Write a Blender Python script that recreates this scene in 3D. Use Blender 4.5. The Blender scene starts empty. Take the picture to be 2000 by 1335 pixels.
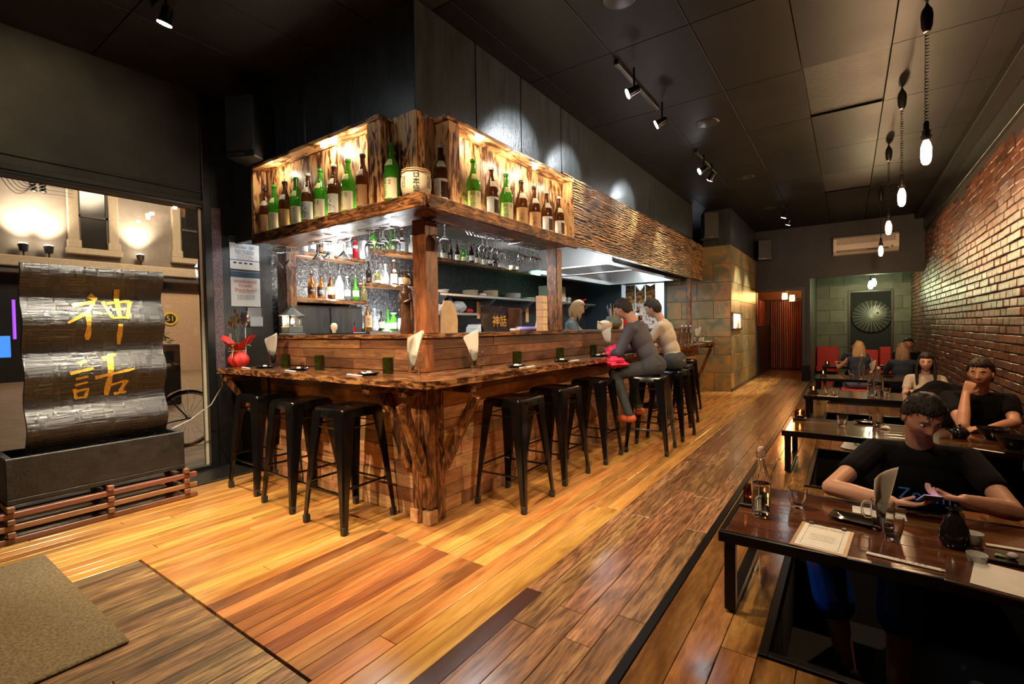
import bpy, bmesh, math, random
from mathutils import Vector, Matrix, Euler, noise
random.seed(7)
R = math.radians
PI = math.pi
scn = bpy.context.scene
COL = scn.collection

# ------------------------------------------------------------------ camera, world, exposure
cam_d = bpy.data.cameras.new('camera')
cam = bpy.data.objects.new('camera', cam_d)
COL.objects.link(cam)
scn.camera = cam
F_PX = 934.92
cam_d.sensor_fit = 'HORIZONTAL'
cam_d.sensor_width = 36.0
cam_d.lens = 36.0 * F_PX / 2000.0
cam_d.clip_start = 0.05
yaw, pit, rol = R(35.1629), R(-1.5195), R(-0.9888)
fw = Vector((-math.sin(yaw) * math.cos(pit), math.cos(yaw) * math.cos(pit), math.sin(pit)))
rt0 = Vector((math.cos(yaw), math.sin(yaw), 0))
up0 = rt0.cross(fw)
rt = rt0 * math.cos(rol) + up0 * math.sin(rol)
up = rt.cross(fw)
cam.matrix_world = Matrix(((rt.x, up.x, -fw.x, 0), (rt.y, up.y, -fw.y, 0), (rt.z, up.z, -fw.z, 1.25), (0, 0, 0, 1)))

world = bpy.data.worlds.new('night')
scn.world = world
world.use_nodes = True
world.node_tree.nodes['Background'].inputs[0].default_value = (0.05, 0.06, 0.10, 1)
world.node_tree.nodes['Background'].inputs[1].default_value = 0.12

vs = scn.view_settings
scn.display_settings.display_device = 'sRGB'
vs.view_transform = 'Standard'
vs.look = 'None'
vs.exposure = 0.45
vs.gamma = 1.0
vs.use_curve_mapping = False
cy = scn.cycles
cy.use_denoising = True
cy.max_bounces = 8
cy.diffuse_bounces = 4
cy.glossy_bounces = 4
cy.transmission_bounces = 8
cy.transparent_max_bounces = 8
cy.caustics_reflective = False
cy.caustics_refractive = False
cy.sample_clamp_indirect = 4.0

def light(kind, name, loc, power, color, aim=None, size=0.05, angle=60, blend=0.5, sx=None, sy=None):
    d = bpy.data.lights.new(name, kind)
    d.energy = power
    d.color = color
    if kind == 'SPOT':
        d.spot_size = R(angle); d.spot_blend = blend; d.shadow_soft_size = size
    elif kind == 'POINT':
        d.shadow_soft_size = size
    elif kind == 'AREA':
        d.shape = 'RECTANGLE'; d.size = sx; d.size_y = sy
    o = bpy.data.objects.new(name, d)
    COL.objects.link(o)
    o.location = loc
    if aim is not None:
        o.rotation_euler = (Vector(aim) - Vector(loc)).to_track_quat('-Z', 'Y').to_euler()
    return o

WARM = (1.0, 0.62, 0.32)
WARM2 = (1.0, 0.74, 0.46)
COOL = (0.86, 0.95, 1.0)
# track spots: (lamp position, aim point, power, colour, cone)
TRACK = [
    ((-3.57, 1.28, 3.22), (-4.25, 1.05, 1.2), 330, (1.0, 0.88, 0.68), 60),
    ((-3.05, 1.33, 3.22), (-3.1, 1.70, 0.0), 230, WARM2, 72),
    ((-2.10, 1.50, 3.22), (-2.15, 1.72, 0.0), 270, WARM2, 74),
    ((-1.53, 3.90, 3.20), (-2.4, 3.45, 2.75), 90, COOL, 46),
    ((-1.54, 4.66, 3.20), (-2.4, 4.35, 2.75), 90, COOL, 46),
    ((-1.56, 6.38, 3.20), (-2.4, 5.9, 2.75), 80, COOL, 46),
    ((-1.54, 6.86, 3.20), (-2.2, 7.3, 2.3), 90, COOL, 50),
    ((-1.00, 10.25, 3.22), (-1.8, 10.42, 1.0), 270, (1.0, 0.92, 0.72), 54),
    ((-1.00, 11.0, 3.22), (-1.8, 11.7, 1.1), 250, (1.0, 0.92, 0.72), 46),
]
for i, (p, a, w, c, ang) in enumerate(TRACK):
    light('SPOT', 'track_spot_light', p, w, c, a, 0.03, ang, 0.6)
# more track lamps and one added fill spot, overhead and behind the camera, out of frame
light('SPOT', 'track_spot_light', (-3.4, -0.9, 3.0), 430, WARM2, (-3.1, 2.1, 0.35), 0.04, 50, 0.6)
light('SPOT', 'track_spot_light', (-1.6, -0.9, 3.0), 240, WARM2, (-2.5, 2.2, 0.8), 0.04, 50, 0.6)
light('SPOT', 'track_spot_light', (-3.7, 0.2, 3.15), 35, WARM2, (-4.85, 0.95, 2.85), 0.04, 60, 0.9)
light('SPOT', 'track_spot_light', (-1.50, 2.30, 3.2), 210, WARM2, (-1.45, 3.0, 0), 0.04, 78, 0.7)
light('SPOT', 'track_spot_light', (0.3, 1.9, 3.3), 230, WARM2, (-2.28, 3.9, 0.35), 0.04, 56, 0.8)  # unseen spot, added to brighten the aisle-side bar cladding
light('SPOT', 'track_spot_light', (-1.50, 5.40, 3.3), 90, WARM2, (-1.45, 6.2, 0), 0.04, 80, 0.8)
light('SPOT', 'track_spot_light', (-1.20, 8.60, 3.3), 110, WARM2, (-1.2, 9.0, 0), 0.04, 80, 0.8)
light('SPOT', 'track_spot_light', (-0.30, 0.80, 3.3), 85, WARM2, (0.1, 2.3, 0.3), 0.04, 80, 0.8)

# ------------------------------------------------------------------ node helpers
def new_mat(name):
    m = bpy.data.materials.new(name)
    m.use_nodes = True
    nt = m.node_tree
    b = nt.nodes['Principled BSDF']
    return m, nt, b

def N(nt, kind, **kw):
    n = nt.nodes.new(kind)
    for k, v in kw.items():
        if isinstance(k, str) and hasattr(n, k):
            setattr(n, k, v)
    return n

def setin(n, **kw):
    for k, v in kw.items():
        n.inputs[k.replace('_', ' ')].default_value = v
    return n

def ramp(nt, stops, src=None):
    n = nt.nodes.new('ShaderNodeValToRGB')
    cr = n.color_ramp
    while len(cr.elements) < len(stops):
        cr.elements.new(0.5)
    for e, (p, c) in zip(cr.elements, stops):
        e.position = p
        e.color = (c[0], c[1], c[2], 1) if len(c) == 3 else c
    if src is not None:
        nt.links.new(src, n.inputs[0])
    return n

def coords(nt, scale=(1, 1, 1), rnd=7.0, rot=(0, 0, 0)):
    """object coordinates shifted by a different amount for every object"""
    tc = nt.nodes.new('ShaderNodeTexCoord')
    oi = nt.nodes.new('ShaderNodeObjectInfo')
    mul = nt.nodes.new('ShaderNodeMath'); mul.operation = 'MULTIPLY'; mul.inputs[1].default_value = rnd
    nt.links.new(oi.outputs['Random'], mul.inputs[0])
    add = nt.nodes.new('ShaderNodeVectorMath'); add.operation = 'ADD'
    nt.links.new(tc.outputs['Object'], add.inputs[0])
    nt.links.new(mul.outputs[0], add.inputs[1])
    mp = nt.nodes.new('ShaderNodeMapping')
    mp.inputs['Scale'].default_value = scale
    mp.inputs['Rotation'].default_value = rot
    nt.links.new(add.outputs[0], mp.inputs[0])
    return mp.outputs[0], oi.outputs['Random']

def mixc(nt, fac, a, b, mode='MIX'):
    n = nt.nodes.new('ShaderNodeMix'); n.data_type = 'RGBA'; n.blend_type = mode
    def put(s, v):
        if isinstance(v, (tuple, list)):
            n.inputs[s].default_value = (v[0], v[1], v[2], 1)
        else:
            nt.links.new(v, n.inputs[s])
    if isinstance(fac, (int, float)):
        n.inputs[0].default_value = fac
    else:
        nt.links.new(fac, n.inputs[0])
    put(6, a); put(7, b)
    return n.outputs[2]

def noise_n(nt, vec, scale, detail=3, rough=0.55, dist=0.0):
    n = nt.nodes.new('ShaderNodeTexNoise')
    n.inputs['Scale'].default_value = scale
    n.inputs['Detail'].default_value = detail
    n.inputs['Roughness'].default_value = rough
    n.inputs['Distortion'].default_value = dist
    nt.links.new(vec, n.inputs['Vector'])
    return n.outputs[0]

def bump(nt, b, h, strength, dist=0.01):
    n = nt.nodes.new('ShaderNodeBump')
    n.inputs['Strength'].default_value = strength
    n.inputs['Distance'].default_value = dist
    nt.links.new(h, n.inputs['Height'])
    nt.links.new(n.outputs[0], b.inputs['Normal'])

def plain(name, col, rough=0.5, metal=0.0, var=0.12, bs=0.0, scale=20, spec=0.5, emit=None, es=0.0, coat=0.0):
    m, nt, b = new_mat(name)
    v, rnd = coords(nt)
    f = noise_n(nt, v, scale, 4)
    lo = tuple(c * (1 - var) for c in col); hi = tuple(min(1, c * (1 + var)) for c in col)
    r = ramp(nt, [(0.3, lo), (0.7, hi)], f)
    nt.links.new(r.outputs[0], b.inputs['Base Color'])
    b.inputs['Roughness'].default_value = rough
    b.inputs['Metallic'].default_value = metal
    b.inputs['Specular IOR Level'].default_value = spec
    b.inputs['Coat Weight'].default_value = coat
    if emit:
        b.inputs['Emission Color'].default_value = (*emit, 1)
        b.inputs['Emission Strength'].default_value = es
    if bs:
        bump(nt, b, f, bs, 0.004)
    return m

def wood(name, cols, axis='Y', stretch=14.0, scale=3.0, rough=0.35, pvar=0.35, grain=0.5, coat=0.0, knots=0.0, dark=(0.03, 0.012, 0.005), gs=55, bs=0.15, tint=None):
    """stretched grain plus per-plank colour; axis is the grain direction"""
    m, nt, b = new_mat(name)
    s = {'X': (1, stretch, stretch), 'Y': (stretch, 1, stretch), 'Z': (stretch, stretch, 1)}[axis]
    v, rnd = coords(nt, s, 37.0)
    big = noise_n(nt, v, scale * 0.35, 3, 0.5, 0.6)
    fine = noise_n(nt, v, gs / stretch, 5, 0.65, 0.3)
    n = len(cols)
    base = ramp(nt, [(i / max(1, n - 1) * 0.44 + 0.28, c) for i, c in enumerate(cols)], big)
    hsv = nt.nodes.new('ShaderNodeHueSaturation')
    mr = nt.nodes.new('ShaderNodeMapRange')
    mr.inputs[3].default_value = 1 - pvar; mr.inputs[4].default_value = 1 + pvar * 0.6
    nt.links.new(rnd, mr.inputs[0]); nt.links.new(mr.outputs[0], hsv.inputs['Value'])
    m2 = nt.nodes.new('ShaderNodeMath'); m2.operation = 'MULTIPLY'; m2.inputs[1].default_value = 13.7
    fr = nt.nodes.new('ShaderNodeMath'); fr.operation = 'FRACT'
    nt.links.new(rnd, m2.inputs[0]); nt.links.new(m2.outputs[0], fr.inputs[0])
    mh = nt.nodes.new('ShaderNodeMapRange'); mh.inputs[3].default_value = 0.482; mh.inputs[4].default_value = 0.508
    nt.links.new(fr.outputs[0], mh.inputs[0]); nt.links.new(mh.outputs[0], hsv.inputs['Hue'])
    nt.links.new(base.outputs[0], hsv.inputs['Color'])
    gr = ramp(nt, [(0.38, (0.0, 0.0, 0.0)), (0.62, (1, 1, 1))], fine)
    inv = nt.nodes.new('ShaderNodeMath'); inv.operation = 'MULTIPLY_ADD'
    inv.inputs[1].default_value = -grain; inv.inputs[2].default_value = grain
    nt.links.new(gr.outputs[0], inv.inputs[0])
    c = mixc(nt, inv.outputs[0], hsv.outputs[0], dark)
    if knots:
        vk, _ = coords(nt, {'X': (2.2, 7, 7), 'Y': (7, 2.2, 7), 'Z': (7, 7, 2.2)}[axis], 37.0)
        kn = noise_n(nt, vk, 1.2, 2, 0.5, 0.4)
        kr = ramp(nt, [(0.58, (0, 0, 0)), (0.72, (knots, knots, knots))], kn)
        c = mixc(nt, kr.outputs[0], c, dark)
    nt.links.new(c, b.inputs['Base Color'])
    b.inputs['Roughness'].default_value = rough
    b.inputs['Coat Weight'].default_value = coat
    b.inputs['Coat Roughness'].default_value = 0.12
    bump(nt, b, fine, bs, 0.003)
    return m

def burnt(name, light_c, mid_c, dark_c, axis='Z', scale=5.0, lo=0.38, hi=0.62, rough=0.4, stretch=3.5, coat=0.0):
    """torch-charred timber: pale figure broken by long soft-edged burns"""
    m, nt, b = new_mat(name)
    s = {'X': (1, stretch, stretch), 'Y': (stretch, 1, stretch), 'Z': (stretch, stretch, 1)}[axis]
    v, rnd = coords(nt, s, 23.0)
    f1 = noise_n(nt, v, scale, 3, 0.55, 1.4)
    s2 = {'X': (1, 10, 10), 'Y': (10, 1, 10), 'Z': (10, 10, 1)}[axis]
    v2, _ = coords(nt, s2, 23.0)
    f2 = noise_n(nt, v2, scale * 1.3, 4, 0.6, 0.7)
    mx = nt.nodes.new('ShaderNodeMath'); mx.operation = 'MULTIPLY_ADD'; mx.inputs[1].default_value = 0.35
    nt.links.new(f2, mx.inputs[0])
    m3 = nt.nodes.new('ShaderNodeMath'); m3.operation = 'MULTIPLY'; m3.inputs[1].default_value = 0.65
    nt.links.new(f1, m3.inputs[0]); nt.links.new(m3.outputs[0], mx.inputs[2])
    r = ramp(nt, [(lo, dark_c), ((lo + hi) / 2, mid_c), (hi, light_c)], mx.outputs[0])
    nt.links.new(r.outputs[0], b.inputs['Base Color'])
    b.inputs['Roughness'].default_value = rough
    b.inputs['Coat Weight'].default_value = coat
    b.inputs['Coat Roughness'].default_value = 0.15
    bump(nt, b, mx.outputs[0], 0.12, 0.003)
    return m

def glass(name, col=(1, 1, 1), rough=0.0, ior=1.45):
    m, nt, b = new_mat(name)
    b.inputs['Base Color'].default_value = (*col, 1)
    b.inputs['Roughness'].default_value = rough
    b.inputs['IOR'].default_value = ior
    b.inputs['Transmission Weight'].default_value = 1.0
    return m

def emitter(name, col, s):
    m, nt, b = new_mat(name)
    b.inputs['Base Color'].default_value = (*col, 1)
    b.inputs['Emission Color'].default_value = (*col, 1)
    b.inputs['Emission Strength'].default_value = s
    return m

# ------------------------------------------------------------------ materials
M = {}
M['floor'] = wood('floor_boards', [(0.30, 0.125, 0.025), (0.54, 0.28, 0.07), (0.66, 0.39, 0.12)], 'Y', 12, 3, 0.26, 0.27, 0.28, 0.25, 0.35, (0.08, 0.03, 0.008))
M['floor_red'] = wood('floor_boards_reddish', [(0.20, 0.065, 0.018), (0.42, 0.17, 0.055), (0.40, 0.24, 0.09)], 'Y', 11, 3, 0.28, 0.5, 0.3, 0.2, 0.6, (0.07, 0.025, 0.01))
M['floor_old'] = wood('floor_boards_weathered', [(0.10, 0.06, 0.022), (0.28, 0.17, 0.07), (0.42, 0.27, 0.11)], 'Y', 10, 3, 0.5, 0.3, 0.75, 0.0, 0.5, (0.02, 0.012, 0.006), gs=70, bs=0.6)
M['floor_brown'] = wood('floor_boards_brown', [(0.15, 0.075, 0.028), (0.30, 0.16, 0.065), (0.42, 0.25, 0.115)], 'Y', 11, 3, 0.26, 0.32, 0.8, 0.2, 0.15, (0.04, 0.018, 0.008), gs=60)
M['floor_dark'] = wood('floor_board_dark', [(0.03, 0.012, 0.005), (0.08, 0.03, 0.012)], 'Y', 9, 3, 0.3, 0.2, 0.5)
M['platform'] = wood('platform_boards', [(0.13, 0.05, 0.014), (0.27, 0.125, 0.038), (0.36, 0.19, 0.065)], 'Y', 7, 3, 0.14, 0.4, 0.4, 0.5, 0.9, (0.035, 0.012, 0.004))
M['cladding'] = wood('reclaimed_blocks', [(0.34, 0.15, 0.055), (0.58, 0.31, 0.14), (0.72, 0.43, 0.22)], 'Y', 6, 3, 0.5, 0.42, 0.4, 0.0, 0.6, (0.06, 0.025, 0.01))
M['cladding_x'] = wood('reclaimed_blocks_cross', [(0.34, 0.15, 0.055), (0.58, 0.31, 0.14), (0.72, 0.43, 0.22)], 'X', 6, 3, 0.5, 0.42, 0.4, 0.0, 0.6, (0.06, 0.025, 0.01))
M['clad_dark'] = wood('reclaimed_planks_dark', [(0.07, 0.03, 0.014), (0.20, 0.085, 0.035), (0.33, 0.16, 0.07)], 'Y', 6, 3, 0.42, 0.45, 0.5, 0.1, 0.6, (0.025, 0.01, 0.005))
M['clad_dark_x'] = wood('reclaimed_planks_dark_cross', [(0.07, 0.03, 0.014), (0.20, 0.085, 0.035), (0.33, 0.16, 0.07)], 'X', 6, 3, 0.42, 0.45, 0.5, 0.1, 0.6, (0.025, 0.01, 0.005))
M['counter'] = burnt('charred_counter', (0.36, 0.18, 0.065), (0.13, 0.05, 0.018), (0.03, 0.012, 0.006), 'Y', 5.5, 0.43, 0.585, 0.16, 4, 0.5)
M['counter_x'] = burnt('charred_counter_cross', (0.36, 0.18, 0.065), (0.13, 0.05, 0.018), (0.03, 0.012, 0.006), 'X', 5.5, 0.43, 0.585, 0.16, 4, 0.5)
M['post'] = burnt('charred_post', (0.27, 0.11, 0.035), (0.12, 0.042, 0.014), (0.025, 0.009, 0.004), 'Z', 7, 0.42, 0.58, 0.35)
M['post_red'] = burnt('charred_post_reddish', (0.30, 0.11, 0.04), (0.19, 0.062, 0.02), (0.06, 0.018, 0.007), 'Z', 5, 0.34, 0.64, 0.4)
M['beam_y'] = burnt('charred_beam', (0.30, 0.13, 0.045), (0.12, 0.045, 0.016), (0.025, 0.009, 0.004), 'Y', 6, 0.42, 0.58, 0.3)
M['beam_x'] = burnt('charred_beam_cross', (0.30, 0.13, 0.045), (0.12, 0.045, 0.016), (0.025, 0.009, 0.004), 'X', 6, 0.42, 0.58, 0.3)
M['box'] = burnt('torched_pine', (0.82, 0.50, 0.21), (0.50, 0.20, 0.06), (0.07, 0.02, 0.006), 'Z', 4.0, 0.44, 0.53, 0.4, 3.5)
M['box_y'] = burnt('torched_pine_long', (0.82, 0.50, 0.21), (0.50, 0.20, 0.06), (0.07, 0.02, 0.006), 'Y', 4.0, 0.44, 0.53, 0.4, 3.5)
M['box_x'] = burnt('torched_pine_cross', (0.82, 0.50, 0.21), (0.50, 0.20, 0.06), (0.07, 0.02, 0.006), 'X', 4.0, 0.44, 0.53, 0.4, 3.5)

def brushed_panel():
    m, nt, b = new_mat('brushed_charred_panel')
    v, rnd = coords(nt, (1, 0.55, 2.6), 9.0)
    w = nt.nodes.new('ShaderNodeTexWave')
    w.wave_type = 'BANDS'; w.bands_direction = 'Z'
    w.inputs['Scale'].default_value = 4.5
    w.inputs['Distortion'].default_value = 9.0
    w.inputs['Detail'].default_value = 3.0
    w.inputs['Detail Scale'].default_value = 1.1
    w.inputs['Detail Roughness'].default_value = 0.6
    nt.links.new(v, w.inputs['Vector'])
    v2, _ = coords(nt, (1, 1.2, 5), 9.0)
    blot = noise_n(nt, v2, 1.6, 4, 0.6, 0.8)
    r = ramp(nt, [(0.25, (0.025, 0.008, 0.004)), (0.45, (0.09, 0.03, 0.011)), (0.68, (0.42, 0.19, 0.06)), (0.92, (0.80, 0.50, 0.20))], w.outputs[0])
    rb = ramp(nt, [(0.38, (0.12, 0.10, 0.10)), (0.62, (1, 1, 1))], blot)
    c = mixc(nt, 0.8, r.outputs[0], rb.outputs[0], 'MULTIPLY')
    nt.links.new(c, b.inputs['Base Color'])
    b.inputs['Roughness'].default_value = 0.27
    bump(nt, b, w.outputs[0], 0.35, 0.006)
    return m
M['panel'] = brushed_panel()

def black_paint(name, col, rough, bs, scale, streak=True, spec=0.5):
    m, nt, b = new_mat(name)
    v, rnd = coords(nt, (6, 6, 1) if streak else (1, 1, 1), 5.0)
    f = noise_n(nt, v, scale, 5, 0.6, 0.4)
    f2 = noise_n(nt, v, scale * 6, 4)
    r = ramp(nt, [(0.3, tuple(c * 0.55 for c in col)), (0.7, tuple(c * 1.5 for c in col))], f)
    nt.links.new(r.outputs[0], b.inputs['Base Color'])
    rr = nt.nodes.new('ShaderNodeMapRange'); rr.inputs[3].default_value = rough * 0.8; rr.inputs[4].default_value = rough * 1.25
    nt.links.new(f, rr.inputs[0]); nt.links.new(rr.outputs[0], b.inputs['Roughness'])
    b.inputs['Specular IOR Level'].default_value = spec
    bump(nt, b, f2, bs, 0.004)
    return m
M['bulkhead'] = black_paint('satin_black_ply', (0.030, 0.034, 0.033), 0.30, 0.7, 3)
M['ceiling'] = black_paint('ceiling_panel_paint', (0.0065, 0.0056, 0.0048), 0.5, 0.2, 1.2, False, 0.22)
M['duct'] = black_paint('dark_open_panel', (0.011, 0.010, 0.009), 0.55, 1.0, 6, False)
M['plaster'] = black_paint('dark_plaster', (0.040, 0.038, 0.030), 0.6, 0.5, 1.5, False, 0.3)
M['plaster_far'] = black_paint('charcoal_plaster', (0.028, 0.027, 0.030), 0.5, 0.6, 2, False, 0.3)
M['rough_black'] = black_paint('rough_sprayed_black', (0.014, 0.013, 0.011), 0.30, 1.0, 14, False)
M['frame'] = plain('black_window_frame', (0.012, 0.012, 0.011), 0.35)
M['dark'] = plain('matt_black', (0.006, 0.006, 0.006), 0.8)
M['steel_black'] = plain('black_powder_steel', (0.010, 0.009, 0.009), 0.28, 0.6, 0.2)
M['stool'] = plain('gloss_black_sheet_steel', (0.003, 0.0028, 0.003), 0.16, 0.0, 0.2, spec=0.7)
M['stainless'] = plain('stainless_steel', (0.46, 0.46, 0.46), 0.3, 0.9, 0.1, scale=3)
M['chrome'] = plain('chrome', (0.75, 0.75, 0.75), 0.12, 1.0, 0.05)

def sparkle():
    m, nt, b = new_mat('sparkling_black_render')
    tc = nt.nodes.new('ShaderNodeTexCoord')
    f = noise_n(nt, tc.outputs['Object'], 42, 5, 0.75)
    r = ramp(nt, [(0.45, (0.008, 0.008, 0.009)), (0.62, (0.05, 0.047, 0.052)), (0.72, (0.35, 0.33, 0.36))], f)
    nt.links.new(r.outputs[0], b.inputs['Base Color'])
    b.inputs['Roughness'].default_value = 0.16
    bump(nt, b, f, 1.0, 0.03)
    return m
M['sparkle'] = sparkle()

def stone_tile(name, c1, c2, c3, rough=0.35):
    m, nt, b = new_mat(name)
    v, rnd = coords(nt, (1, 1, 1), 31.0)
    f = noise_n(nt, v, 2.6, 5, 0.6, 1.6)
    f2 = noise_n(nt, v, 14, 4, 0.6)
    r = ramp(nt, [(0.34, c1), (0.5, c2), (0.66, c3)], f)
    hsv = nt.nodes.new('ShaderNodeHueSaturation')
    mr = nt.nodes.new('ShaderNodeMapRange'); mr.inputs[3].default_value = 0.75; mr.inputs[4].default_value = 1.2
    nt.links.new(rnd, mr.inputs[0]); nt.links.new(mr.outputs[0], hsv.inputs['Value'])
    nt.links.new(r.outputs[0], hsv.inputs['Color'])
    nt.links.new(hsv.outputs[0], b.inputs['Base Color'])
    b.inputs['Roughness'].default_value = rough
    bump(nt, b, f2, 0.35, 0.006)
    return m
M['slate'] = stone_tile('rusty_slate_tile', (0.11, 0.12, 0.065), (0.23, 0.17, 0.075), (0.42, 0.20, 0.05))
M['slate_dark'] = stone_tile('grey_green_tile', (0.055, 0.06, 0.045), (0.08, 0.085, 0.06), (0.11, 0.10, 0.07), 0.4)
M['grout'] = plain('pale_grout', (0.20, 0.19, 0.15), 0.8)

def brick_mat():
    m, nt, b = new_mat('old_glossy_brick')
    v, rnd = coords(nt, (1, 1, 1), 31.0)
    f = noise_n(nt, v, 9, 5, 0.7)
    fb = noise_n(nt, v, 45, 4, 0.7)
    r = ramp(nt, [(0.30, (0.03, 0.013, 0.008)), (0.48, (0.10, 0.036, 0.018)), (0.68, (0.17, 0.065, 0.034))], f)
    hsv = nt.nodes.new('ShaderNodeHueSaturation')
    mr = nt.nodes.new('ShaderNodeMapRange'); mr.inputs[3].default_value = 0.6; mr.inputs[4].default_value = 1.25
    nt.links.new(rnd, mr.inputs[0]); nt.links.new(mr.outputs[0], hsv.inputs['Value'])
    nt.links.new(r.outputs[0], hsv.inputs['Color'])
    nt.links.new(hsv.outputs[0], b.inputs['Base Color'])
    b.inputs['Roughness'].default_value = 0.28
    bump(nt, b, fb, 1.0, 0.008)
    return m
M['brick'] = brick_mat()
M['mortar'] = plain('dark_mortar', (0.02, 0.013, 0.010), 0.7, bs=0.6, scale=40)

def table_mat():
    return wood('lacquered_table_planks', [(0.03, 0.011, 0.005), (0.12, 0.048, 0.018), (0.30, 0.14, 0.05)], 'X', 8, 2.6, 0.10, 0.25, 0.4, 0.6, 0.4, (0.02, 0.008, 0.004))
M['table'] = table_mat()
M['pale_wood'] = wood('plinth_cedar', [(0.22, 0.10, 0.05), (0.36, 0.17, 0.085)], 'Y', 10, 3, 0.45, 0.2, 0.3)
M['pale_wood_x'] = wood('plinth_cedar_cross', [(0.22, 0.10, 0.05), (0.36, 0.17, 0.085)], 'X', 10, 3, 0.45, 0.2, 0.3)

def wet_black():
    m, nt, b = new_mat('wet_black_ripple_board')
    v, rnd = coords(nt, (1, 1, 14), 0.0)
    f = noise_n(nt, v, 5.5, 5, 0.65, 0.5)
    v2, _ = coords(nt, (1, 5, 0.9), 0.0)
    f2 = noise_n(nt, v2, 3.5, 3, 0.5)
    c = ramp(nt, [(0.42, (0.004, 0.004, 0.004)), (0.56, (0.016, 0.015, 0.013))], f2)
    nt.links.new(c.outputs[0], b.inputs['Base Color'])
    r = ramp(nt, [(0.42, (0.34, 0.34, 0.34)), (0.6, (0.22, 0.22, 0.22))], f2)
    nt.links.new(r.outputs[0], b.inputs['Roughness'])
    b.inputs['Specular IOR Level'].default_value = 1.0
    bump(nt, b, f, 1.0, 0.008)
    return m
M['wet'] = wet_black()
M['concrete_black'] = black_paint('black_trough_render', (0.022, 0.022, 0.02), 0.42, 1.0, 9, False)
M['pier_light'] = plain('painted_lit_render', (0.16, 0.10, 0.10), 0.4, 0, 0.9, 1.0, 120)  # pink tone paints the light on the rough black pier into the colour
M['gold'] = plain('gold_brush_paint', (0.80, 0.50, 0.08), 0.35, 0.15, 0.3, scale=60)
M['mat'] = plain('coir_mat', (0.13, 0.095, 0.045), 0.95, 0, 0.5, 1.0, 90)
M['clear'] = glass('clear_glass')
M['pane'] = glass('window_glass', (0.97, 0.99, 0.98), 0, 1.5)
def bottle_glass(name, col, rough=0.04, tr=0.75):
    m, nt, b = new_mat(name)
    b.inputs['Base Color'].default_value = (*col, 1)
    b.inputs['Roughness'].default_value = rough
    b.inputs['Transmission Weight'].default_value = tr
    b.inputs['IOR'].default_value = 1.45
    return m
M['g_green'] = bottle_glass('green_bottle_glass', (0.10, 0.55, 0.03), tr=0.6)
M['g_brown'] = bottle_glass('brown_bottle_glass', (0.16, 0.05, 0.012), tr=0.5)
M['g_black'] = bottle_glass('near_black_bottle_glass', (0.02, 0.016, 0.012), tr=0.3)
M['g_dkgreen'] = bottle_glass('dark_olive_glass', (0.035, 0.045, 0.004), tr=0.6)
M['g_frost'] = bottle_glass('frosted_bottle', (0.85, 0.88, 0.88), 0.4, 0.5)
M['g_clear'] = bottle_glass('clear_spirit_bottle', (0.9, 0.95, 0.93), 0.02, 0.92)
M['g_amber'] = bottle_glass('amber_spirit', (0.75, 0.25, 0.03), 0.03, 0.85)
M['g_yellow'] = bottle_glass('pale_yellow_spirit', (0.85, 0.72, 0.25), 0.03, 0.85)
M['g_red'] = bottle_glass('red_liqueur', (0.75, 0.02, 0.04), 0.05, 0.6)
M['paper'] = plain('white_paper', (0.72, 0.70, 0.64), 0.7, var=0.05)
def napkin_mat():
    m, nt, b = new_mat('translucent_napkin')
    b.inputs['Base Color'].default_value = (0.78, 0.74, 0.66, 1); b.inputs['Roughness'].default_value = 0.9
    tr = nt.nodes.new('ShaderNodeBsdfTranslucent'); tr.inputs[0].default_value = (0.80, 0.74, 0.64, 1)
    mx = nt.nodes.new('ShaderNodeMixShader'); mx.inputs[0].default_value = 0.45
    nt.links.new(b.outputs[0], mx.inputs[1]); nt.links.new(tr.outputs[0], mx.inputs[2])
    nt.links.new(mx.outputs[0], nt.nodes['Material Output'].inputs['Surface'])
    return m
M['napkin'] = napkin_mat()
M['cream'] = plain('cream_label', (0.80, 0.70, 0.48), 0.65, var=0.06)
M['orange_label'] = plain('orange_label', (0.62, 0.34, 0.14), 0.6, var=0.12, scale=8)
M['yg_label'] = plain('yellow_green_label', (0.72, 0.78, 0.30), 0.6, var=0.08)
M['green_print'] = plain('green_print', (0.05, 0.20, 0.02), 0.6)
M['ink'] = plain('black_ink', (0.012, 0.01, 0.01), 0.6)
M['ink_red'] = plain('red_ink', (0.55, 0.03, 0.02), 0.6)
M['ink_blue'] = plain('blue_ink', (0.03, 0.12, 0.38), 0.6)
M['ink_navy'] = plain('navy_ink', (0.02, 0.06, 0.10), 0.6)
M['shirt_print'] = plain('blue_shirt_print', (0.02, 0.09, 0.30), 0.7)
M['red_wrap'] = plain('red_crepe_wrap', (0.72, 0.035, 0.022), 0.55, 0, 0.2, 0.5, 12)
M['raffia'] = plain('raffia', (0.72, 0.50, 0.26), 0.6)
M['leaf'] = plain('leaf', (0.05, 0.20, 0.03), 0.4)
M['stem'] = plain('stem', (0.10, 0.14, 0.04), 0.6)
M['petal'] = plain('yellow_orchid_petal', (0.75, 0.52, 0.14), 0.5, 0, 0.3, 0, 30)
M['petal_red'] = plain('red_orchid_petal', (0.55, 0.06, 0.05), 0.5)
M['ceramic_w'] = plain('white_glaze', (0.55, 0.53, 0.48), 0.2, var=0.05)
M['ceramic_b'] = plain('black_glaze', (0.010, 0.009, 0.008), 0.12, var=0.3)
M['brown_glaze'] = plain('brown_glaze', (0.07, 0.03, 0.015), 0.25, var=0.3)
M['stone'] = plain('lantern_stone', (0.12, 0.12, 0.095), 0.65, 0, 0.3, 0.6, 50)
M['cardboard'] = plain('kraft_cardboard', (0.42, 0.22, 0.10), 0.7)
M['pale_box'] = plain('pale_paulownia', (0.75, 0.58, 0.36), 0.6)
M['cork'] = plain('clipboard_board', (0.36, 0.22, 0.12), 0.5)
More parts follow.
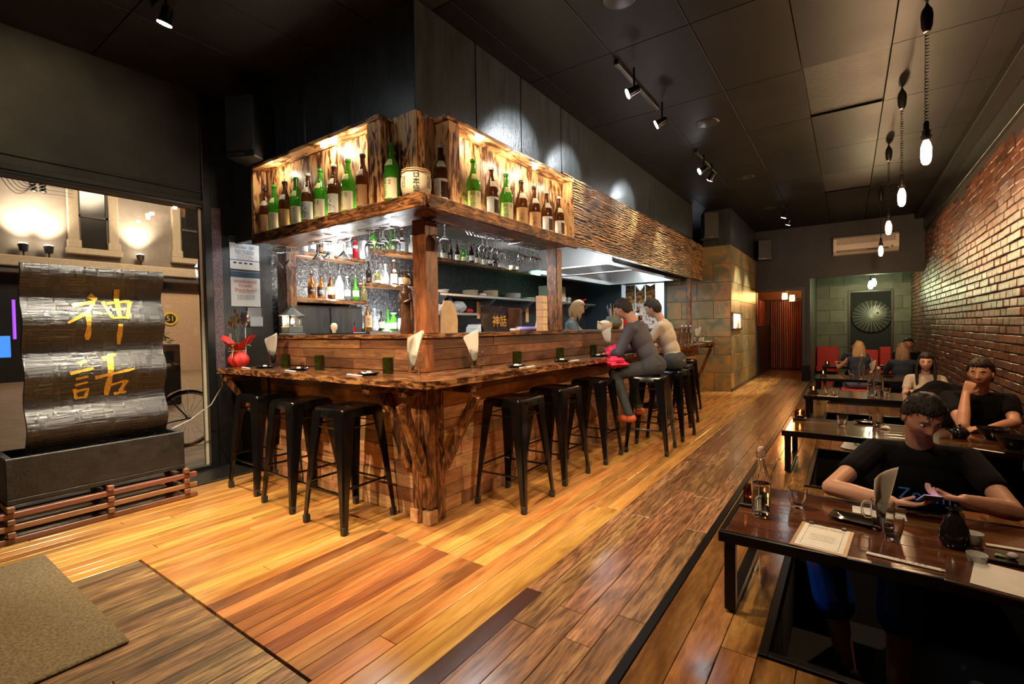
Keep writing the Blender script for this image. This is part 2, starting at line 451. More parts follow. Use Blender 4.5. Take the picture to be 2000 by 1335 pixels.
M['stucco'] = plain('street_stucco', (0.20, 0.17, 0.14), 0.8, 0, 0.12, 0.6, 3)
M['stone_trim'] = plain('carved_stone_trim', (0.42, 0.34, 0.24), 0.7)
M['beige'] = plain('beige_shop_wall', (0.50, 0.34, 0.22), 0.8)
M['pave'] = plain('pavement', (0.22, 0.15, 0.09), 0.6, 0, 0.2, 0.3, 4)
M['awning'] = plain('dark_awning', (0.06, 0.05, 0.045), 0.6)
M['skin'] = plain('skin', (0.52, 0.27, 0.17), 0.5, 0, 0.06, 0.1, 40)
M['skin_pale'] = plain('pale_skin', (0.60, 0.36, 0.25), 0.5, 0, 0.06, 0.1, 40)
M['hair_dark'] = plain('dark_brown_hair', (0.016, 0.009, 0.006), 0.7, 0, 0.5, 0.5, 60)
M['hair_blond'] = plain('blond_hair', (0.42, 0.26, 0.11), 0.45, 0, 0.4, 0.5, 60)
M['hair_brown'] = plain('light_brown_hair', (0.20, 0.11, 0.05), 0.45, 0, 0.4, 0.5, 60)
M['tee_black'] = plain('black_cotton', (0.005, 0.005, 0.006), 0.95, spec=0.12)
M['tee_navy'] = plain('navy_cotton', (0.015, 0.025, 0.045), 0.85)
M['tee_grey'] = plain('grey_cotton', (0.16, 0.20, 0.20), 0.85)
M['jacket'] = plain('slate_jacket', (0.050, 0.050, 0.075), 0.7)
M['light_top'] = plain('cream_top', (0.50, 0.44, 0.36), 0.85)
M['pink_top'] = plain('pale_pink_top', (0.60, 0.38, 0.33), 0.85)
M['denim'] = plain('blue_denim', (0.13, 0.16, 0.25), 0.85)
M['grey_trouser'] = plain('dark_grey_trousers', (0.035, 0.04, 0.045), 0.8)
M['blue_short'] = plain('bright_blue_satin', (0.01, 0.10, 0.62), 0.35)
M['pink'] = plain('hot_pink_knit', (0.75, 0.03, 0.10), 0.8)
M['shoe_orange'] = plain('orange_shoe', (0.50, 0.10, 0.03), 0.6)
M['shoe_dark'] = plain('dark_shoe', (0.02, 0.02, 0.03), 0.6)
M['eye'] = plain('eye_white', (0.6, 0.57, 0.52), 0.2)
M['iris'] = plain('dark_iris', (0.02, 0.01, 0.006), 0.15)
M['lips'] = plain('lips', (0.40, 0.12, 0.10), 0.45)
M['red_cushion'] = plain('red_vinyl', (0.42, 0.015, 0.012), 0.45)
M['tyre'] = plain('rubber', (0.02, 0.018, 0.015), 0.7)
M['bike_blue'] = plain('bike_blue', (0.02, 0.06, 0.14), 0.3, 0.3)
M['bike_red'] = plain('bike_red', (0.5, 0.05, 0.03), 0.3)
M['purple_pos'] = plain('lilac_plastic', (0.25, 0.22, 0.60), 0.4)
M['ac'] = plain('cream_plastic', (0.55, 0.48, 0.40), 0.45, var=0.03)
M['ext_red'] = plain('extinguisher_red', (0.60, 0.02, 0.02), 0.3)
M['bulb_glow'] = emitter('bulb_glow', (1.0, 0.66, 0.38), 28)
M['bulb_green'] = emitter('cool_bulb_glow', (0.92, 1.0, 0.55), 16)
M['led'] = emitter('led_glow', (1.0, 0.93, 0.8), 30)
M['spot_glow'] = emitter('spot_glow', (0.92, 0.98, 1.0), 60)
M['flame'] = emitter('flame', (1.0, 0.6, 0.25), 14)
M['street_lamp'] = emitter('street_lamp_glow', (1.0, 0.86, 0.66), 30)
M['shade_orange'] = emitter('orange_lamp_shade', (1.0, 0.42, 0.12), 9)
M['screen_blue'] = emitter('blue_screen', (0.05, 0.25, 0.9), 0.8)
M['neon'] = emitter('violet_neon', (0.25, 0.05, 0.9), 1.5)
# ------------------------------------------------------------------ geometry helpers
class MB:
    """collects shapes, links them as ONE mesh object"""
    def __init__(s):
        s.v = []; s.f = []; s.mi = []; s.cur = 0
    def add(s, vs_, fs_):
        o = len(s.v)
        s.v += [tuple(p) for p in vs_]
        s.f += [tuple(i + o for i in f) for f in fs_]
        s.mi += [s.cur] * len(fs_)
        return s
    def box(s, a, b, c=0.0, T=None):
        """box between corners a and b with chamfer c"""
        x0, x1 = sorted((a[0], b[0])); y0, y1 = sorted((a[1], b[1])); z0, z1 = sorted((a[2], b[2]))
        if c <= 0:
            vs_ = [(x, y, z) for z in (z0, z1) for y in (y0, y1) for x in (x0, x1)]
            fs_ = [(0, 2, 3, 1), (4, 5, 7, 6), (0, 1, 5, 4), (2, 6, 7, 3), (0, 4, 6, 2), (1, 3, 7, 5)]
        else:
            c = min(c, (x1 - x0) / 2.01, (y1 - y0) / 2.01, (z1 - z0) / 2.01)
            vs_ = []; idx = {}
            X = (x0, x1); Y = (y0, y1); Z = (z0, z1)
            for i in (0, 1):
                for j in (0, 1):
                    for k in (0, 1):
                        ix = X[i] + (c if i == 0 else -c); iy = Y[j] + (c if j == 0 else -c); iz = Z[k] + (c if k == 0 else -c)
                        for a_, p in enumerate(((X[i], iy, iz), (ix, Y[j], iz), (ix, iy, Z[k]))):
                            idx[i, j, k, a_] = len(vs_); vs_.append(p)
            fs_ = []
            cen = Vector(((x0 + x1) / 2, (y0 + y1) / 2, (z0 + z1) / 2))
            def put(f):
                ps = [Vector(vs_[q]) for q in f]
                n = (ps[1] - ps[0]).cross(ps[2] - ps[0])
                m = sum(ps, Vector()) / len(ps) - cen
                fs_.append(tuple(f) if n.dot(m) > 0 else tuple(reversed(f)))
            for i in (0, 1):
                put([idx[i, 0, 0, 0], idx[i, 1, 0, 0], idx[i, 1, 1, 0], idx[i, 0, 1, 0]])
                put([idx[0, i, 0, 1], idx[1, i, 0, 1], idx[1, i, 1, 1], idx[0, i, 1, 1]])
                put([idx[0, 0, i, 2], idx[1, 0, i, 2], idx[1, 1, i, 2], idx[0, 1, i, 2]])
                for j in (0, 1):
                    put([idx[i, j, 0, 0], idx[i, j, 0, 1], idx[i, j, 1, 1], idx[i, j, 1, 0]])
                    put([idx[i, 0, j, 0], idx[i, 0, j, 2], idx[i, 1, j, 2], idx[i, 1, j, 0]])
                    put([idx[0, i, j, 1], idx[0, i, j, 2], idx[1, i, j, 2], idx[1, i, j, 1]])
                    for k in (0, 1):
                        put([idx[i, j, k, 0], idx[i, j, k, 1], idx[i, j, k, 2]])
        if T is not None:
            vs_ = [T @ Vector(p) for p in vs_]
        return s.add(vs_, fs_)
    def tube(s, pts, r, n=8, cap=True):
        pts = [Vector(p) for p in pts]
        rs = r if isinstance(r, (list, tuple)) else [r] * len(pts)
        t0 = (pts[1] - pts[0]).normalized()
        u = t0.orthogonal().normalized()
        vs_ = []; fs_ = []
        for i, p in enumerate(pts):
            if i == 0: t = t0
            elif i == len(pts) - 1: t = (pts[-1] - pts[-2]).normalized()
            else: t = ((pts[i + 1] - p).normalized() + (p - pts[i - 1]).normalized())
            if t.length < 1e-6: t = t0
            t.normalize()
            u = (u - t * u.dot(t))
            if u.length < 1e-6: u = t.orthogonal()
            u.normalize(); w = t.cross(u)
            for k in range(n):
                a = 2 * PI * k / n
                vs_.append(p + (u * math.cos(a) + w * math.sin(a)) * rs[i])
        for i in range(len(pts) - 1):
            for k in range(n):
                k2 = (k + 1) % n
                fs_.append((i * n + k, i * n + k2, (i + 1) * n + k2, (i + 1) * n + k))
        if cap:
            fs_.append(tuple(reversed(range(n))))
            fs_.append(tuple((len(pts) - 1) * n + k for k in range(n)))
        return s.add(vs_, fs_)
    def lathe(s, prof, c=(0, 0, 0), n=16, sx=1.0, sy=1.0, rip=None, a0=0.0, a1=2 * PI, T=None):
        """prof: (radius, z) pairs; closed ends where radius is 0"""
        vs_ = []; fs_ = []; rings = []
        full = abs(a1 - a0 - 2 * PI) < 1e-6
        m = n if full else n + 1
        for r, z in prof:
            if r <= 1e-6:
                rings.append([len(vs_)]); vs_.append((c[0], c[1], c[2] + z))
            else:
                ring = []
                for k in range(m):
                    a = a0 + (a1 - a0) * k / n
                    q = r * (rip(a, z) if rip else 1)
                    ring.append(len(vs_)); vs_.append((c[0] + q * math.cos(a) * sx, c[1] + q * math.sin(a) * sy, c[2] + z))
                rings.append(ring)
        for A, B in zip(rings[:-1], rings[1:]):
            for k in range(m if full else m - 1):
                k2 = (k + 1) % m
                if len(A) == 1 and len(B) == 1: break
                if len(A) == 1: fs_.append((A[0], B[k2], B[k]))
                elif len(B) == 1: fs_.append((A[k], A[k2], B[0]))
                else: fs_.append((A[k], A[k2], B[k2], B[k]))
        if T is not None: vs_ = [T @ Vector(p) for p in vs_]
        return s.add(vs_, fs_)
    def prism(s, poly, z0, z1, T=None):
        n = len(poly)
        vs_ = [(x, y, z0) for x, y in poly] + [(x, y, z1) for x, y in poly]
        area = sum(poly[i][0] * poly[(i + 1) % n][1] - poly[(i + 1) % n][0] * poly[i][1] for i in range(n))
        fs_ = [tuple(reversed(range(n))), tuple(range(n, 2 * n))]
        fs_ += [(i, (i + 1) % n, n + (i + 1) % n, n + i) for i in range(n)]
        if area < 0: fs_ = [tuple(reversed(f)) for f in fs_]
        if T is not None: vs_ = [T @ Vector(p) for p in vs_]
        return s.add(vs_, fs_)
    def ball(s, c, r, n=10, m=7, T=None):
        rr = r if isinstance(r, (list, tuple)) else (r, r, r)
        vs_ = [(0, 0, -1)]; 
        for j in range(1, m):
            ph = -PI / 2 + PI * j / m
            for k in range(n):
                a = 2 * PI * k / n
                vs_.append((math.cos(ph) * math.cos(a), math.cos(ph) * math.sin(a), math.sin(ph)))
        vs_.append((0, 0, 1))
        fs_ = [(0, 1 + (k + 1) % n, 1 + k) for k in range(n)]
        for j in range(m - 2):
            for k in range(n):
                k2 = (k + 1) % n
                a = 1 + j * n
                fs_.append((a + k, a + k2, a + n + k2, a + n + k))
        L = len(vs_) - 1
        fs_ += [(L, L - n + k, L - n + (k + 1) % n) for k in range(n)]
        vs_ = [Vector((p[0] * rr[0], p[1] * rr[1], p[2] * rr[2])) for p in vs_]
        if T is not None: vs_ = [T @ p for p in vs_]
        vs_ = [p + Vector(c) for p in vs_]
        return s.add(vs_, fs_)
    def grid(s, fn, nu, nv, closed_u=False):
        """surface from fn(i/nu, j/nv)"""
        vs_ = [fn(i / nu, j / nv) for j in range(nv + 1) for i in range(nu + (0 if closed_u else 1))]
        w = nu if closed_u else nu + 1
        fs_ = []
        for j in range(nv):
            for i in range(nu):
                i2 = (i + 1) % w
                fs_.append((j * w + i, j * w + i2, (j + 1) * w + i2, (j + 1) * w + i))
        return s.add(vs_, fs_)
    def mesh(s, name, mats, smooth=None):
        me = bpy.data.meshes.new(name)
        me.from_pydata(s.v, [], s.f)
        if not isinstance(mats, (list, tuple)): mats = [mats]
        for m in mats: me.materials.append(m)
        if len(mats) > 1: me.polygons.foreach_set('material_index', s.mi)
        if smooth is not None:
            me.polygons.foreach_set('use_smooth', [True] * len(me.polygons))
            me.set_sharp_from_angle(angle=R(smooth))
        me.update()
        return me
    def obj(s, name, mats, parent=None, smooth=None, origin=None):
        """link as one object; origin None puts it at the middle of the shape"""
        if origin is None:
            xs = [p[0] for p in s.v]; ys = [p[1] for p in s.v]; zs = [p[2] for p in s.v]
            origin = ((min(xs) + max(xs)) / 2, (min(ys) + max(ys)) / 2, (min(zs) + max(zs)) / 2)
        ox, oy, oz = origin
        s.v = [(p[0] - ox, p[1] - oy, p[2] - oz) for p in s.v]
        o = bpy.data.objects.new(name, s.mesh(name, mats, smooth))
        COL.objects.link(o)
        if parent is not None:
            o.parent = parent
            px, py, pz = PW.get(parent.name, (0, 0, 0))
            o.location = (ox - px, oy - py, oz - pz)
        else:
            o.location = origin
        PW[o.name] = (ox, oy, oz)
        return o

PW = {}   # world position of unrotated parents

def tag(o, label=None, cat=None, group=None, kind=None):
    if label: o['label'] = label
    if cat: o['category'] = cat
    if group: o['group'] = group
    if kind: o['kind'] = kind
    return o

def thing(name, label, cat, loc=(0, 0, 0), group=None):
    o = bpy.data.objects.new(name, None)
    COL.objects.link(o)
    o.empty_display_size = 0.05
    o.location = loc
    PW[o.name] = tuple(loc)
    return tag(o, label, cat, group)

def struct(name, mb, mat, smooth=None):
    return tag(mb.obj(name, mat, None, smooth), kind='structure')

def struct_empty(name, loc=(0, 0, 0)):
    o = bpy.data.objects.new(name, None)
    COL.objects.link(o); o.location = loc; PW[o.name] = tuple(loc)
    return tag(o, kind='structure')

def dup(root, loc, rz=None, label=None, group=None, scale=None):
    r = root.copy(); COL.objects.link(r)
    r.location = loc
    if rz is not None: r.rotation_euler = (0, 0, rz)
    if scale: r.scale = (scale,) * 3
    if label: r['label'] = label
    if group: r['group'] = group
    for ch in list(root.children):
        c = ch.copy(); COL.objects.link(c); c.parent = r
        for g in list(ch.children):
            d = g.copy(); COL.objects.link(d); d.parent = c
    return r

ORD = ['first', 'second', 'third', 'fourth', 'fifth', 'sixth', 'seventh', 'eighth', 'ninth', 'tenth', 'eleventh', 'twelfth']

def text_mesh(body, size, mat, name='lettering', bend=None, thick=0.0):
    """lettering as a flat mesh in the XZ plane facing -Y, centred; bend = cylinder radius"""
    cu = bpy.data.curves.new(name, 'FONT')
    cu.body = body; cu.size = size; cu.align_x = 'CENTER'; cu.align_y = 'CENTER'; cu.resolution_u = 2
    cu.space_line = 0.95
    o = bpy.data.objects.new(name, cu)
    COL.objects.link(o)
    dg = bpy.context.evaluated_depsgraph_get()
    me = bpy.data.meshes.new_from_object(o.evaluated_get(dg))
    bpy.data.objects.remove(o)
    for v in me.vertices:
        x, y = v.co.x, v.co.y
        if bend:
            v.co = (math.sin(x / bend) * bend, -math.cos(x / bend) * bend, y)
        else:
            v.co = (x, 0, y)
    me.materials.clear(); me.materials.append(mat)
    me.name = name
    return me

def place(me, name, parent, loc, rz=0.0, rx=0.0, ry=0.0):
    """child object with a location relative to its parent"""
    o = bpy.data.objects.new(name, me)
    COL.objects.link(o); o.parent = parent; o.location = loc; o.rotation_euler = (rx, ry, rz)
    return o
# ------------------------------------------------------------------ the room shell
BX = -2.35     # bulkhead face towards the aisle
BY = 2.27      # bulkhead face towards the shopfront
CZ = 3.45      # ceiling height
WX = -4.85     # left (street) wall
EX = 1.25      # brick wall
FY = 12.7      # far wall

floor = struct_empty('floor')
sub = MB()
PITS = [(y0, y0 + 1.32) for y0 in (2.00, 4.30, 6.68, 9.02, 11.2)]
PX0, PX1 = -0.26, 1.22
sub.box((-4.85, -1.2, -0.06), (PX0, 15.3, -0.024))
ys = [-1.2] + [v for p in PITS for v in p] + [15.3]
for a, b in zip(ys[::2], ys[1::2]):
    sub.box((PX0, a, -0.06), (EX, b, -0.024))
sub.box((PX1, -1.2, -0.06), (EX, 15.3, -0.0245))
sub.obj('subfloor', M['dark'], floor)

def rows(x0, x1, w, y0, y1, mat, lmin, lmax, cuts=()):
    n = max(1, round((x1 - x0) / w)); w = (x1 - x0) / n
    for i in range(n):
        a = x0 + i * w; b = a + w
        y = y0
        first = True
        while y < y1 - 0.01:
            L = random.uniform(lmin, lmax) * (0.35 + 0.65 * random.random() if first else 1)
            if y > 5: L *= 2.2
            first = False
            e = min(y1, y + L)
            if y1 - e < 0.35: e = y1
            g = 0.0013
            bm = MB().box((a + g, y + g, -0.022), (b - g, e - g, random.uniform(-0.0012, 0.0)), 0.0016)
            bm.obj('floorboard', mat, floor)
            y = e

rows(-4.80, -3.24, 0.086, -0.9, 2.22, M['floor'], 1.6, 3.0)
rows(-3.24, -1.58, 0.086, 1.955, 2.6, M['floor'], 0.9, 2.0)
rows(-3.24, -2.42, 0.086, 0.955, 1.955, M['floor'], 0.9, 2.0)
rows(-2.42, -1.58, 0.084, 0.955, 1.955, M['floor_red'], 1.4, 2.0)
rows(-3.24, -1.58, 0.075, -0.9, 0.945, M['floor_old'], 1.4, 2.6)
rows(-2.42, -1.58, 0.085, 2.6, 12.6, M['floor'], 2.0, 3.2)
rows(-1.58, -1.275, 0.10, -0.9, 12.6, M['floor'], 2.0, 3.4)
MB().box((-1.274, 1.12, -0.022), (-1.19, 1.90, -0.001), 0.0016).obj('floorboard', M['floor_dark'], floor)
MB().box((-1.274, -0.9, -0.022), (-1.19, 1.118, 0.0), 0.0016).obj('floorboard', M['floor_brown'], floor)
MB().box((-1.274, 1.902, -0.022), (-1.19, 6.5, 0.0), 0.0016).obj('floorboard', M['floor_brown'], floor)
MB().box((-1.274, 6.502, -0.022), (-1.19, 12.6, 0.0), 0.0016).obj('floorboard', M['floor_brown'], floor)
rows(-1.19, -0.70, 0.122, -0.9, 12.6, M['floor_brown'], 0.9, 2.2)
rows(-1.95, -0.88, 0.12, 12.6, 15.2, M['floor_brown'], 3, 4)
MB().box((-0.70, -0.9, -0.02), (-0.662, 12.7, 0.002), 0.001).obj('edge_strip', M['steel_black'], floor)
rows(-0.66, PX0 - 0.022, 0.127, -0.9, 12.7, M['platform'], 3, 4.5)
for a, b in zip(ys[::2], ys[1::2]):
    a2 = a if a > 0 else -0.9
    rows(PX0 - 0.022, EX, 0.128, a2 + 0.022, b - 0.022 if b < 15 else 15.2, M['platform'], 3, 4)

# foot wells under the low tables
for (a, b) in PITS:
    w = MB()
    w.box((PX0, a, -0.50), (PX1, b, -0.46))
    w.box((PX0 - 0.02, a, -0.5), (PX0, b, -0.06)); w.box((PX1, a, -0.5), (PX1 + 0.02, b, -0.06))
    w.box((PX0, a - 0.02, -0.5), (PX1, a, -0.06)); w.box((PX0, b, -0.5), (PX1, b + 0.02, -0.06))
    w.obj('foot_well', M['dark'], floor)
    f = MB()
    f.box((PX0 - 0.02, a - 0.02, -0.06), (PX0 + 0.012, b + 0.02, 0.012), 0.002)
    f.box((PX0 + 0.012, a - 0.02, -0.06), (PX1, a + 0.012, 0.012), 0.002)
    f.box((PX0 + 0.012, b - 0.012, -0.06), (PX1, b + 0.02, 0.012), 0.002)
    f.obj('well_frame', M['steel_black'], floor)

# black sill slab by the shop window
MB().box((-4.83, 1.62, 0.0), (-4.40, 2.24, 0.012), 0.004).obj('window_sill_slab', M['rough_black'], floor)

# ---- left wall with the shop window
wl = struct_empty('wall_left', (WX, 3, 0))
MB().box((WX - 0.25, -1.2, 2.46), (WX, 2.04, CZ + 0.1)).obj('plaster_panel', M['plaster'], wl)
MB().box((WX - 0.25, -1.2, 2.43), (WX + 0.03, 2.04, 2.47), 0.004).obj('window_head', M['plaster'], wl)
MB().box((WX - 0.25, -1.2, 2.54), (WX + 0.015, 2.04, 2.56), 0.004).obj('head_moulding', M['plaster'], wl)
MB().box((WX - 0.25, 2.04, 0), (WX, 2.62, CZ + 0.1)).obj('render_pier', M['rough_black'], wl)
MB().box((WX - 0.25, 2.62, 0), (WX, 16, CZ + 0.1)).obj('render_face', M['sparkle'], wl)
MB().box((WX, 2.06, 0.9), (WX + 0.006, 2.145, 2.43), 0.002).obj('painted_light_strip', M['pier_light'], wl)  # added strip: light falling on the pier face, painted as colour
win = struct_empty('window_1', (WX, 1, 1.2))
MB().box((WX - 0.10, 1.985, 0.0), (WX + 0.035, 2.05, CZ), 0.004).obj('window_jamb', M['frame'], win)
MB().box((WX - 0.10, -1.2, 0.0), (WX + 0.03, 1.985, 0.045), 0.004).obj('window_sill', M['frame'], win)
MB().box((WX - 0.10, -1.2, 2.405), (WX + 0.02, 1.985, 2.43), 0.004).obj('window_rail', M['frame'], win)
MB().box((WX - 0.035, 1.962, 0.045), (WX - 0.012, 1.985, 2.405), 0.002).obj('glazing_bead', M['cream'], win)
MB().box((WX - 0.05, -1.2, 0.045), (WX - 0.042, 1.962, 2.405)).obj('pane', M['pane'], win)

# ---- walls behind the camera's left and right, near end
struct('wall_near', MB().box((-4.85, -1.4, 0), (EX, -1.2, CZ + 0.1)), M['plaster'])

# ---- bulkhead above the bar
bh = struct_empty('wall_bulkhead', (BX, 5, 3))
js = [BY, (-2.350,2.912,2.999)[1], (-2.350,3.532,3.009)[1], (-2.350,4.248,3.144)[1], 9.15]
for a, b in zip(js[:-1], js[1:]):
    MB().box((BX - 0.05, a + 0.004, 2.12), (BX, b - 0.004, CZ), 0.003).obj('ply_panel', M['bulkhead'], bh)
jx = [BX - 0.002, -3.0, -3.62, -4.24, WX]
for a, b in zip(jx[:-1], jx[1:]):
    MB().box((a - 0.003, BY, 2.12), (b + 0.003, BY + 0.05, CZ), 0.003).obj('ply_panel', M['bulkhead'], bh)
MB().box((BX - 0.03, BY + 0.06, 2.14), (BX - 0.052, 9.15, CZ)).obj('backing', M['dark'], bh)
MB().box((BX - 0.4, 9.15, 2.3), (BX - 0.35, 9.74, CZ)).obj('recess_back', M['bulkhead'], bh)
MB().box((WX, BY + 0.05, 2.62), (BX - 0.06, 9.7, 2.66)).obj('soffit', M['dark'], bh)
MB().tube([(BX + 0.012, 2.6, 2.72), (BX + 0.012, 6, 2.80), (BX + 0.012, 9.1, 2.84)], 0.006, 5).obj('surface_cable', M['dark'], bh)

# ---- kitchen end wall and the tiled block
we = struct_empty('wall_kitchen_end', (-3.5, 9.8, 1.2))
w = MB()
w.box((WX, 9.80, 0), (-4.04, 9.88, 2.62)); w.box((-4.04, 9.80, 2.18), (-3.04, 9.88, 2.62)); w.box((-3.06, 9.80, 0), (-2.36, 9.9, 2.62))
w.obj('painted_wall', plain('blue_black_paint', (0.020, 0.035, 0.045), 0.35), we)
w = MB()
for a, b in (((-4.06, 9.77, 0), (-4.0, 9.80, 2.22)), ((-3.08, 9.77, 0), (-3.02, 9.80, 2.22)), ((-4.0, 9.77, 2.16), (-3.08, 9.80, 2.22))):
    w.box(a, b, 0.004)
w.obj('door_frame', plain('teal_frame_paint', (0.03, 0.055, 0.06), 0.35), we)
MB().box((-4.8, 11.6, 0), (-2.3, 11.7, 2.8)).obj('back_kitchen_wall', plain('white_kitchen_wall', (0.75, 0.78, 0.8), 0.6), we)
MB().box((-3.42, 11.2, 0.3), (-3.15, 11.5, 1.75), 0.02).obj('back_kitchen_cabinet', M['stainless'], we)
light('AREA', 'back_kitchen_light', (-3.5, 10.8, 2.75), 42, (0.85, 0.95, 1.0), (-3.5, 10.8, 0), sx=1.2, sy=0.5)

tb = struct_empty('wall_tiled', (-1.83, 11, 1.4))
MB().box((-2.31, 9.79, 0), (-1.84, 12.66, 2.765)).obj('tile_bed', M['grout'], tb)
MB().box((-3.02, 9.785, 0), (-2.31, 9.81, 2.4)).obj('tile_bed', M['grout'], tb)
zr = [i * 0.3465 for i in range(9)]
for i in range(8):
    off = 0 if i % 2 else 0.30
    xs_ = sorted({-1.83, -3.02} | {round(-1.83 - off - k * 0.60 + (0.6 if off else 0), 3) for k in range(0, 4)})
    xs_ = [x for x in xs_ if -3.021 <= x <= -1.829]
    for a, b in zip(xs_[:-1], xs_[1:]):
        if b < -2.30 and zr[i] > 2.1: continue
        if b - a < 0.05: continue
        MB().box((a + 0.003, 9.762 - random.uniform(0, 0.003), zr[i] + 0.003), (b - 0.003, 9.788, zr[i + 1] - 0.003), 0.002).obj('tile', M['slate'], tb)
    yy = 9.762
    first = True
    while yy < 12.67:
        L = 0.6 if not first else (0.6 if i % 2 else 0.3)
        first = False
        e = min(12.675, yy + L)
        if not (zr[i] < 1.2 < zr[i + 1] and False):
            MB().box((-1.84, yy + 0.003, zr[i] + 0.003), (-1.815 + random.uniform(0, 0.003), e - 0.003, zr[i + 1] - 0.003), 0.002).obj('tile', M['slate'], tb)
        yy = e
MB().box((-2.31, 9.765, 2.775), (-1.82, 12.67, CZ)).obj('upper_boxing', M['bulkhead'], tb)
MB().box((-1.82, 9.76, 0), (-1.80, 12.68, 0.06), 0.004).obj('skirting', M['frame'], tb)

# small lit alcove cut in the tiled face
al = thing('display_alcove', 'small timber framed glowing alcove set in the rusty tiled wall', 'alcove', (-1.81, 10.25, 1.18))
c = (-1.800,9.769,1.474); d = (-1.800,10.649,1.198)
y0, y1, z0, z1 = c[1], d[1], d[2], c[2]
f = MB(); t = 0.03
f.box((-1.815, y0 - t, z0 - t), (-1.775, y0, z1 + t), 0.003); f.box((-1.815, y1, z0 - t), (-1.775, y1 + t, z1 + t), 0.003)
f.box((-1.815, y0, z1), (-1.775, y1, z1 + t), 0.003); f.box((-1.815, y0, z0 - t), (-1.775, y1, z0), 0.003)
f.obj('frame', M['post'], al)
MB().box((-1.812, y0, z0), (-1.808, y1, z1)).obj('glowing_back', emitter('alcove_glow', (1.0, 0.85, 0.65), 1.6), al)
MB().lathe([(0, 0), (0.03, 0), (0.045, 0.06), (0.03, 0.12), (0.018, 0.17), (0, 0.17)], (-1.785, (y0 + y1) / 2, z0), 12).obj('small_vase', M['ceramic_w'], al, 40)

# ---- far wall with two openings
wf = struct_empty('wall_far', (0, FY, 2))
w = MB()
w.box((-2.31, FY, 2.06), (-0.72, FY + 0.15, CZ))
w.box((-0.72, FY, 2.29), (EX, FY + 0.15, CZ))
w.box((-0.86, FY, 0), (-0.72, FY + 0.15, 2.06))
w.box((-2.31, FY, 0), (-1.80, FY + 0.15, 2.06))
w.obj('plaster_face', M['plaster_far'], wf)
w = MB()
w.box((-1.80, FY - 0.02, 2.02), (-0.80, FY, 2.10), 0.004); w.box((-0.88, FY - 0.02, 0), (-0.80, FY, 2.03), 0.004)
w.obj('door_architrave', M['frame'], wf)
MB().box((-0.72, FY - 0.004, 2.284), (EX, FY + 0.15, 2.296)).obj('lintel_edge', M['duct'], wf)
MB().box((-0.86, 12.3, 0.0), (-0.70, FY - 0.02, 0.34), 0.004).obj('step_box', M['steel_black'], wf)

# corridor beyond the doorway
wc = struct_empty('wall_corridor', (-1.5, 14, 1))
w = MB(); w.box((-2.12, FY + 0.15, 0), (-2.06, 15.25, 2.6)); w.box((-0.86, FY + 0.15, 0), (-0.80, 15.25, 2.6)); w.box((-2.12, 15.2, 0), (-0.8, 15.3, 2.6)); w.box((-2.12, FY + .15, 2.5), (-0.8, 15.3, 2.6))
w.obj('corridor_wall', plain('warm_corridor_paint', (0.22, 0.12, 0.07), 0.6), wc)
MB().box((-2.05, 13.0, 0), (-1.80, 15.1, 1.25), 0.01).obj('dark_cabinet', M['frame'], wc)
dr = struct_empty('door_1', (-1.4, 15.1, 1))
MB().box((-2.05, 15.12, 0.0), (-0.87, 15.15, 1.95)).obj('door_backing', plain('door_shadow_board', (0.05, 0.015, 0.008), 0.6), dr)
for k in range(17):
    x = -1.76 + k * 0.0525
    MB().tube([(x, 15.08, 0.05), (x, 15.08, 1.9)], 0.017, 7).obj('bamboo_slat', plain_bamboo if k else (plain_bamboo := wood('red_brown_bamboo', [(0.14, 0.03, 0.012), (0.34, 0.10, 0.04)], 'Z', 6, 3, 0.3, 0.4, 0.3)), dr)
for z in (0.12, 0.6, 1.1, 1.6, 1.88):
    MB().box((-1.80, 15.095, z), (-0.88, 15.11, z + 0.03)).obj('door_rail', M['frame'], dr)
for k in range(6):
    y = 13.2 + k * 0.3
    MB().box((-2.04, y, 1.25), (-1.9, y + 0.14, 1.9), 0.01).obj('upper_slat', plain_bamboo, wc)

# niche behind the far wall
wn = struct_empty('wall_niche', (0.3, 15, 1))
MB().box((-0.86, 15.22, 0), (EX, 15.32, 2.6)).obj('tile_bed', M['grout'], wn)
MB().box((-0.86, FY + 0.15, 0), (-0.722, 15.2, 2.6)).obj('side_face', M['slate_dark'], wn)
MB().box((-0.86, FY + 0.15, 2.5), (EX, 15.3, 2.6)).obj('niche_ceiling', M['plaster_far'], wn)
for i in range(8):
    z = i * 0.32
    x = -0.72; first = True
    while x < EX - 0.01:
        L = 0.6 if not first else (0.6 if i % 2 else 0.3)
        first = False
        e = min(EX - 0.005, x + L)
        segs = [(x, e)]
        if z < 2.05: segs = [(x, min(e, 0.0)), (max(x, 0.88), e)]
        for a, b in segs:
            if b - a > 0.02:
                MB().box((a + 0.003, 15.19, z + 0.003), (b - 0.003, 15.22, z + 0.317), 0.002).obj('tile', M['slate_dark'], wn)
        x = e
MB().box((0.0, 15.18, 0), (0.88, 15.21, 2.07)).obj('dark_recess', M['dark'], wn)
w = MB(); w.box((-0.02, 15.15, 0), (0.03, 15.19, 2.09), 0.003); w.box((0.85, 15.15, 0), (0.90, 15.19, 2.09), 0.003); w.box((0.03, 15.15, 2.04), (0.85, 15.19, 2.09), 0.003)
w.obj('recess_frame', M['frame'], wn)
light('POINT', 'niche_pendant_light', (0.45, 13.9, 1.95), 34, (0.9, 1.0, 0.55), size=0.06)
light('POINT', 'corridor_lamp_light', (-1.28, 14.1, 2.0), 26, (1.0, 0.42, 0.12), size=0.1)

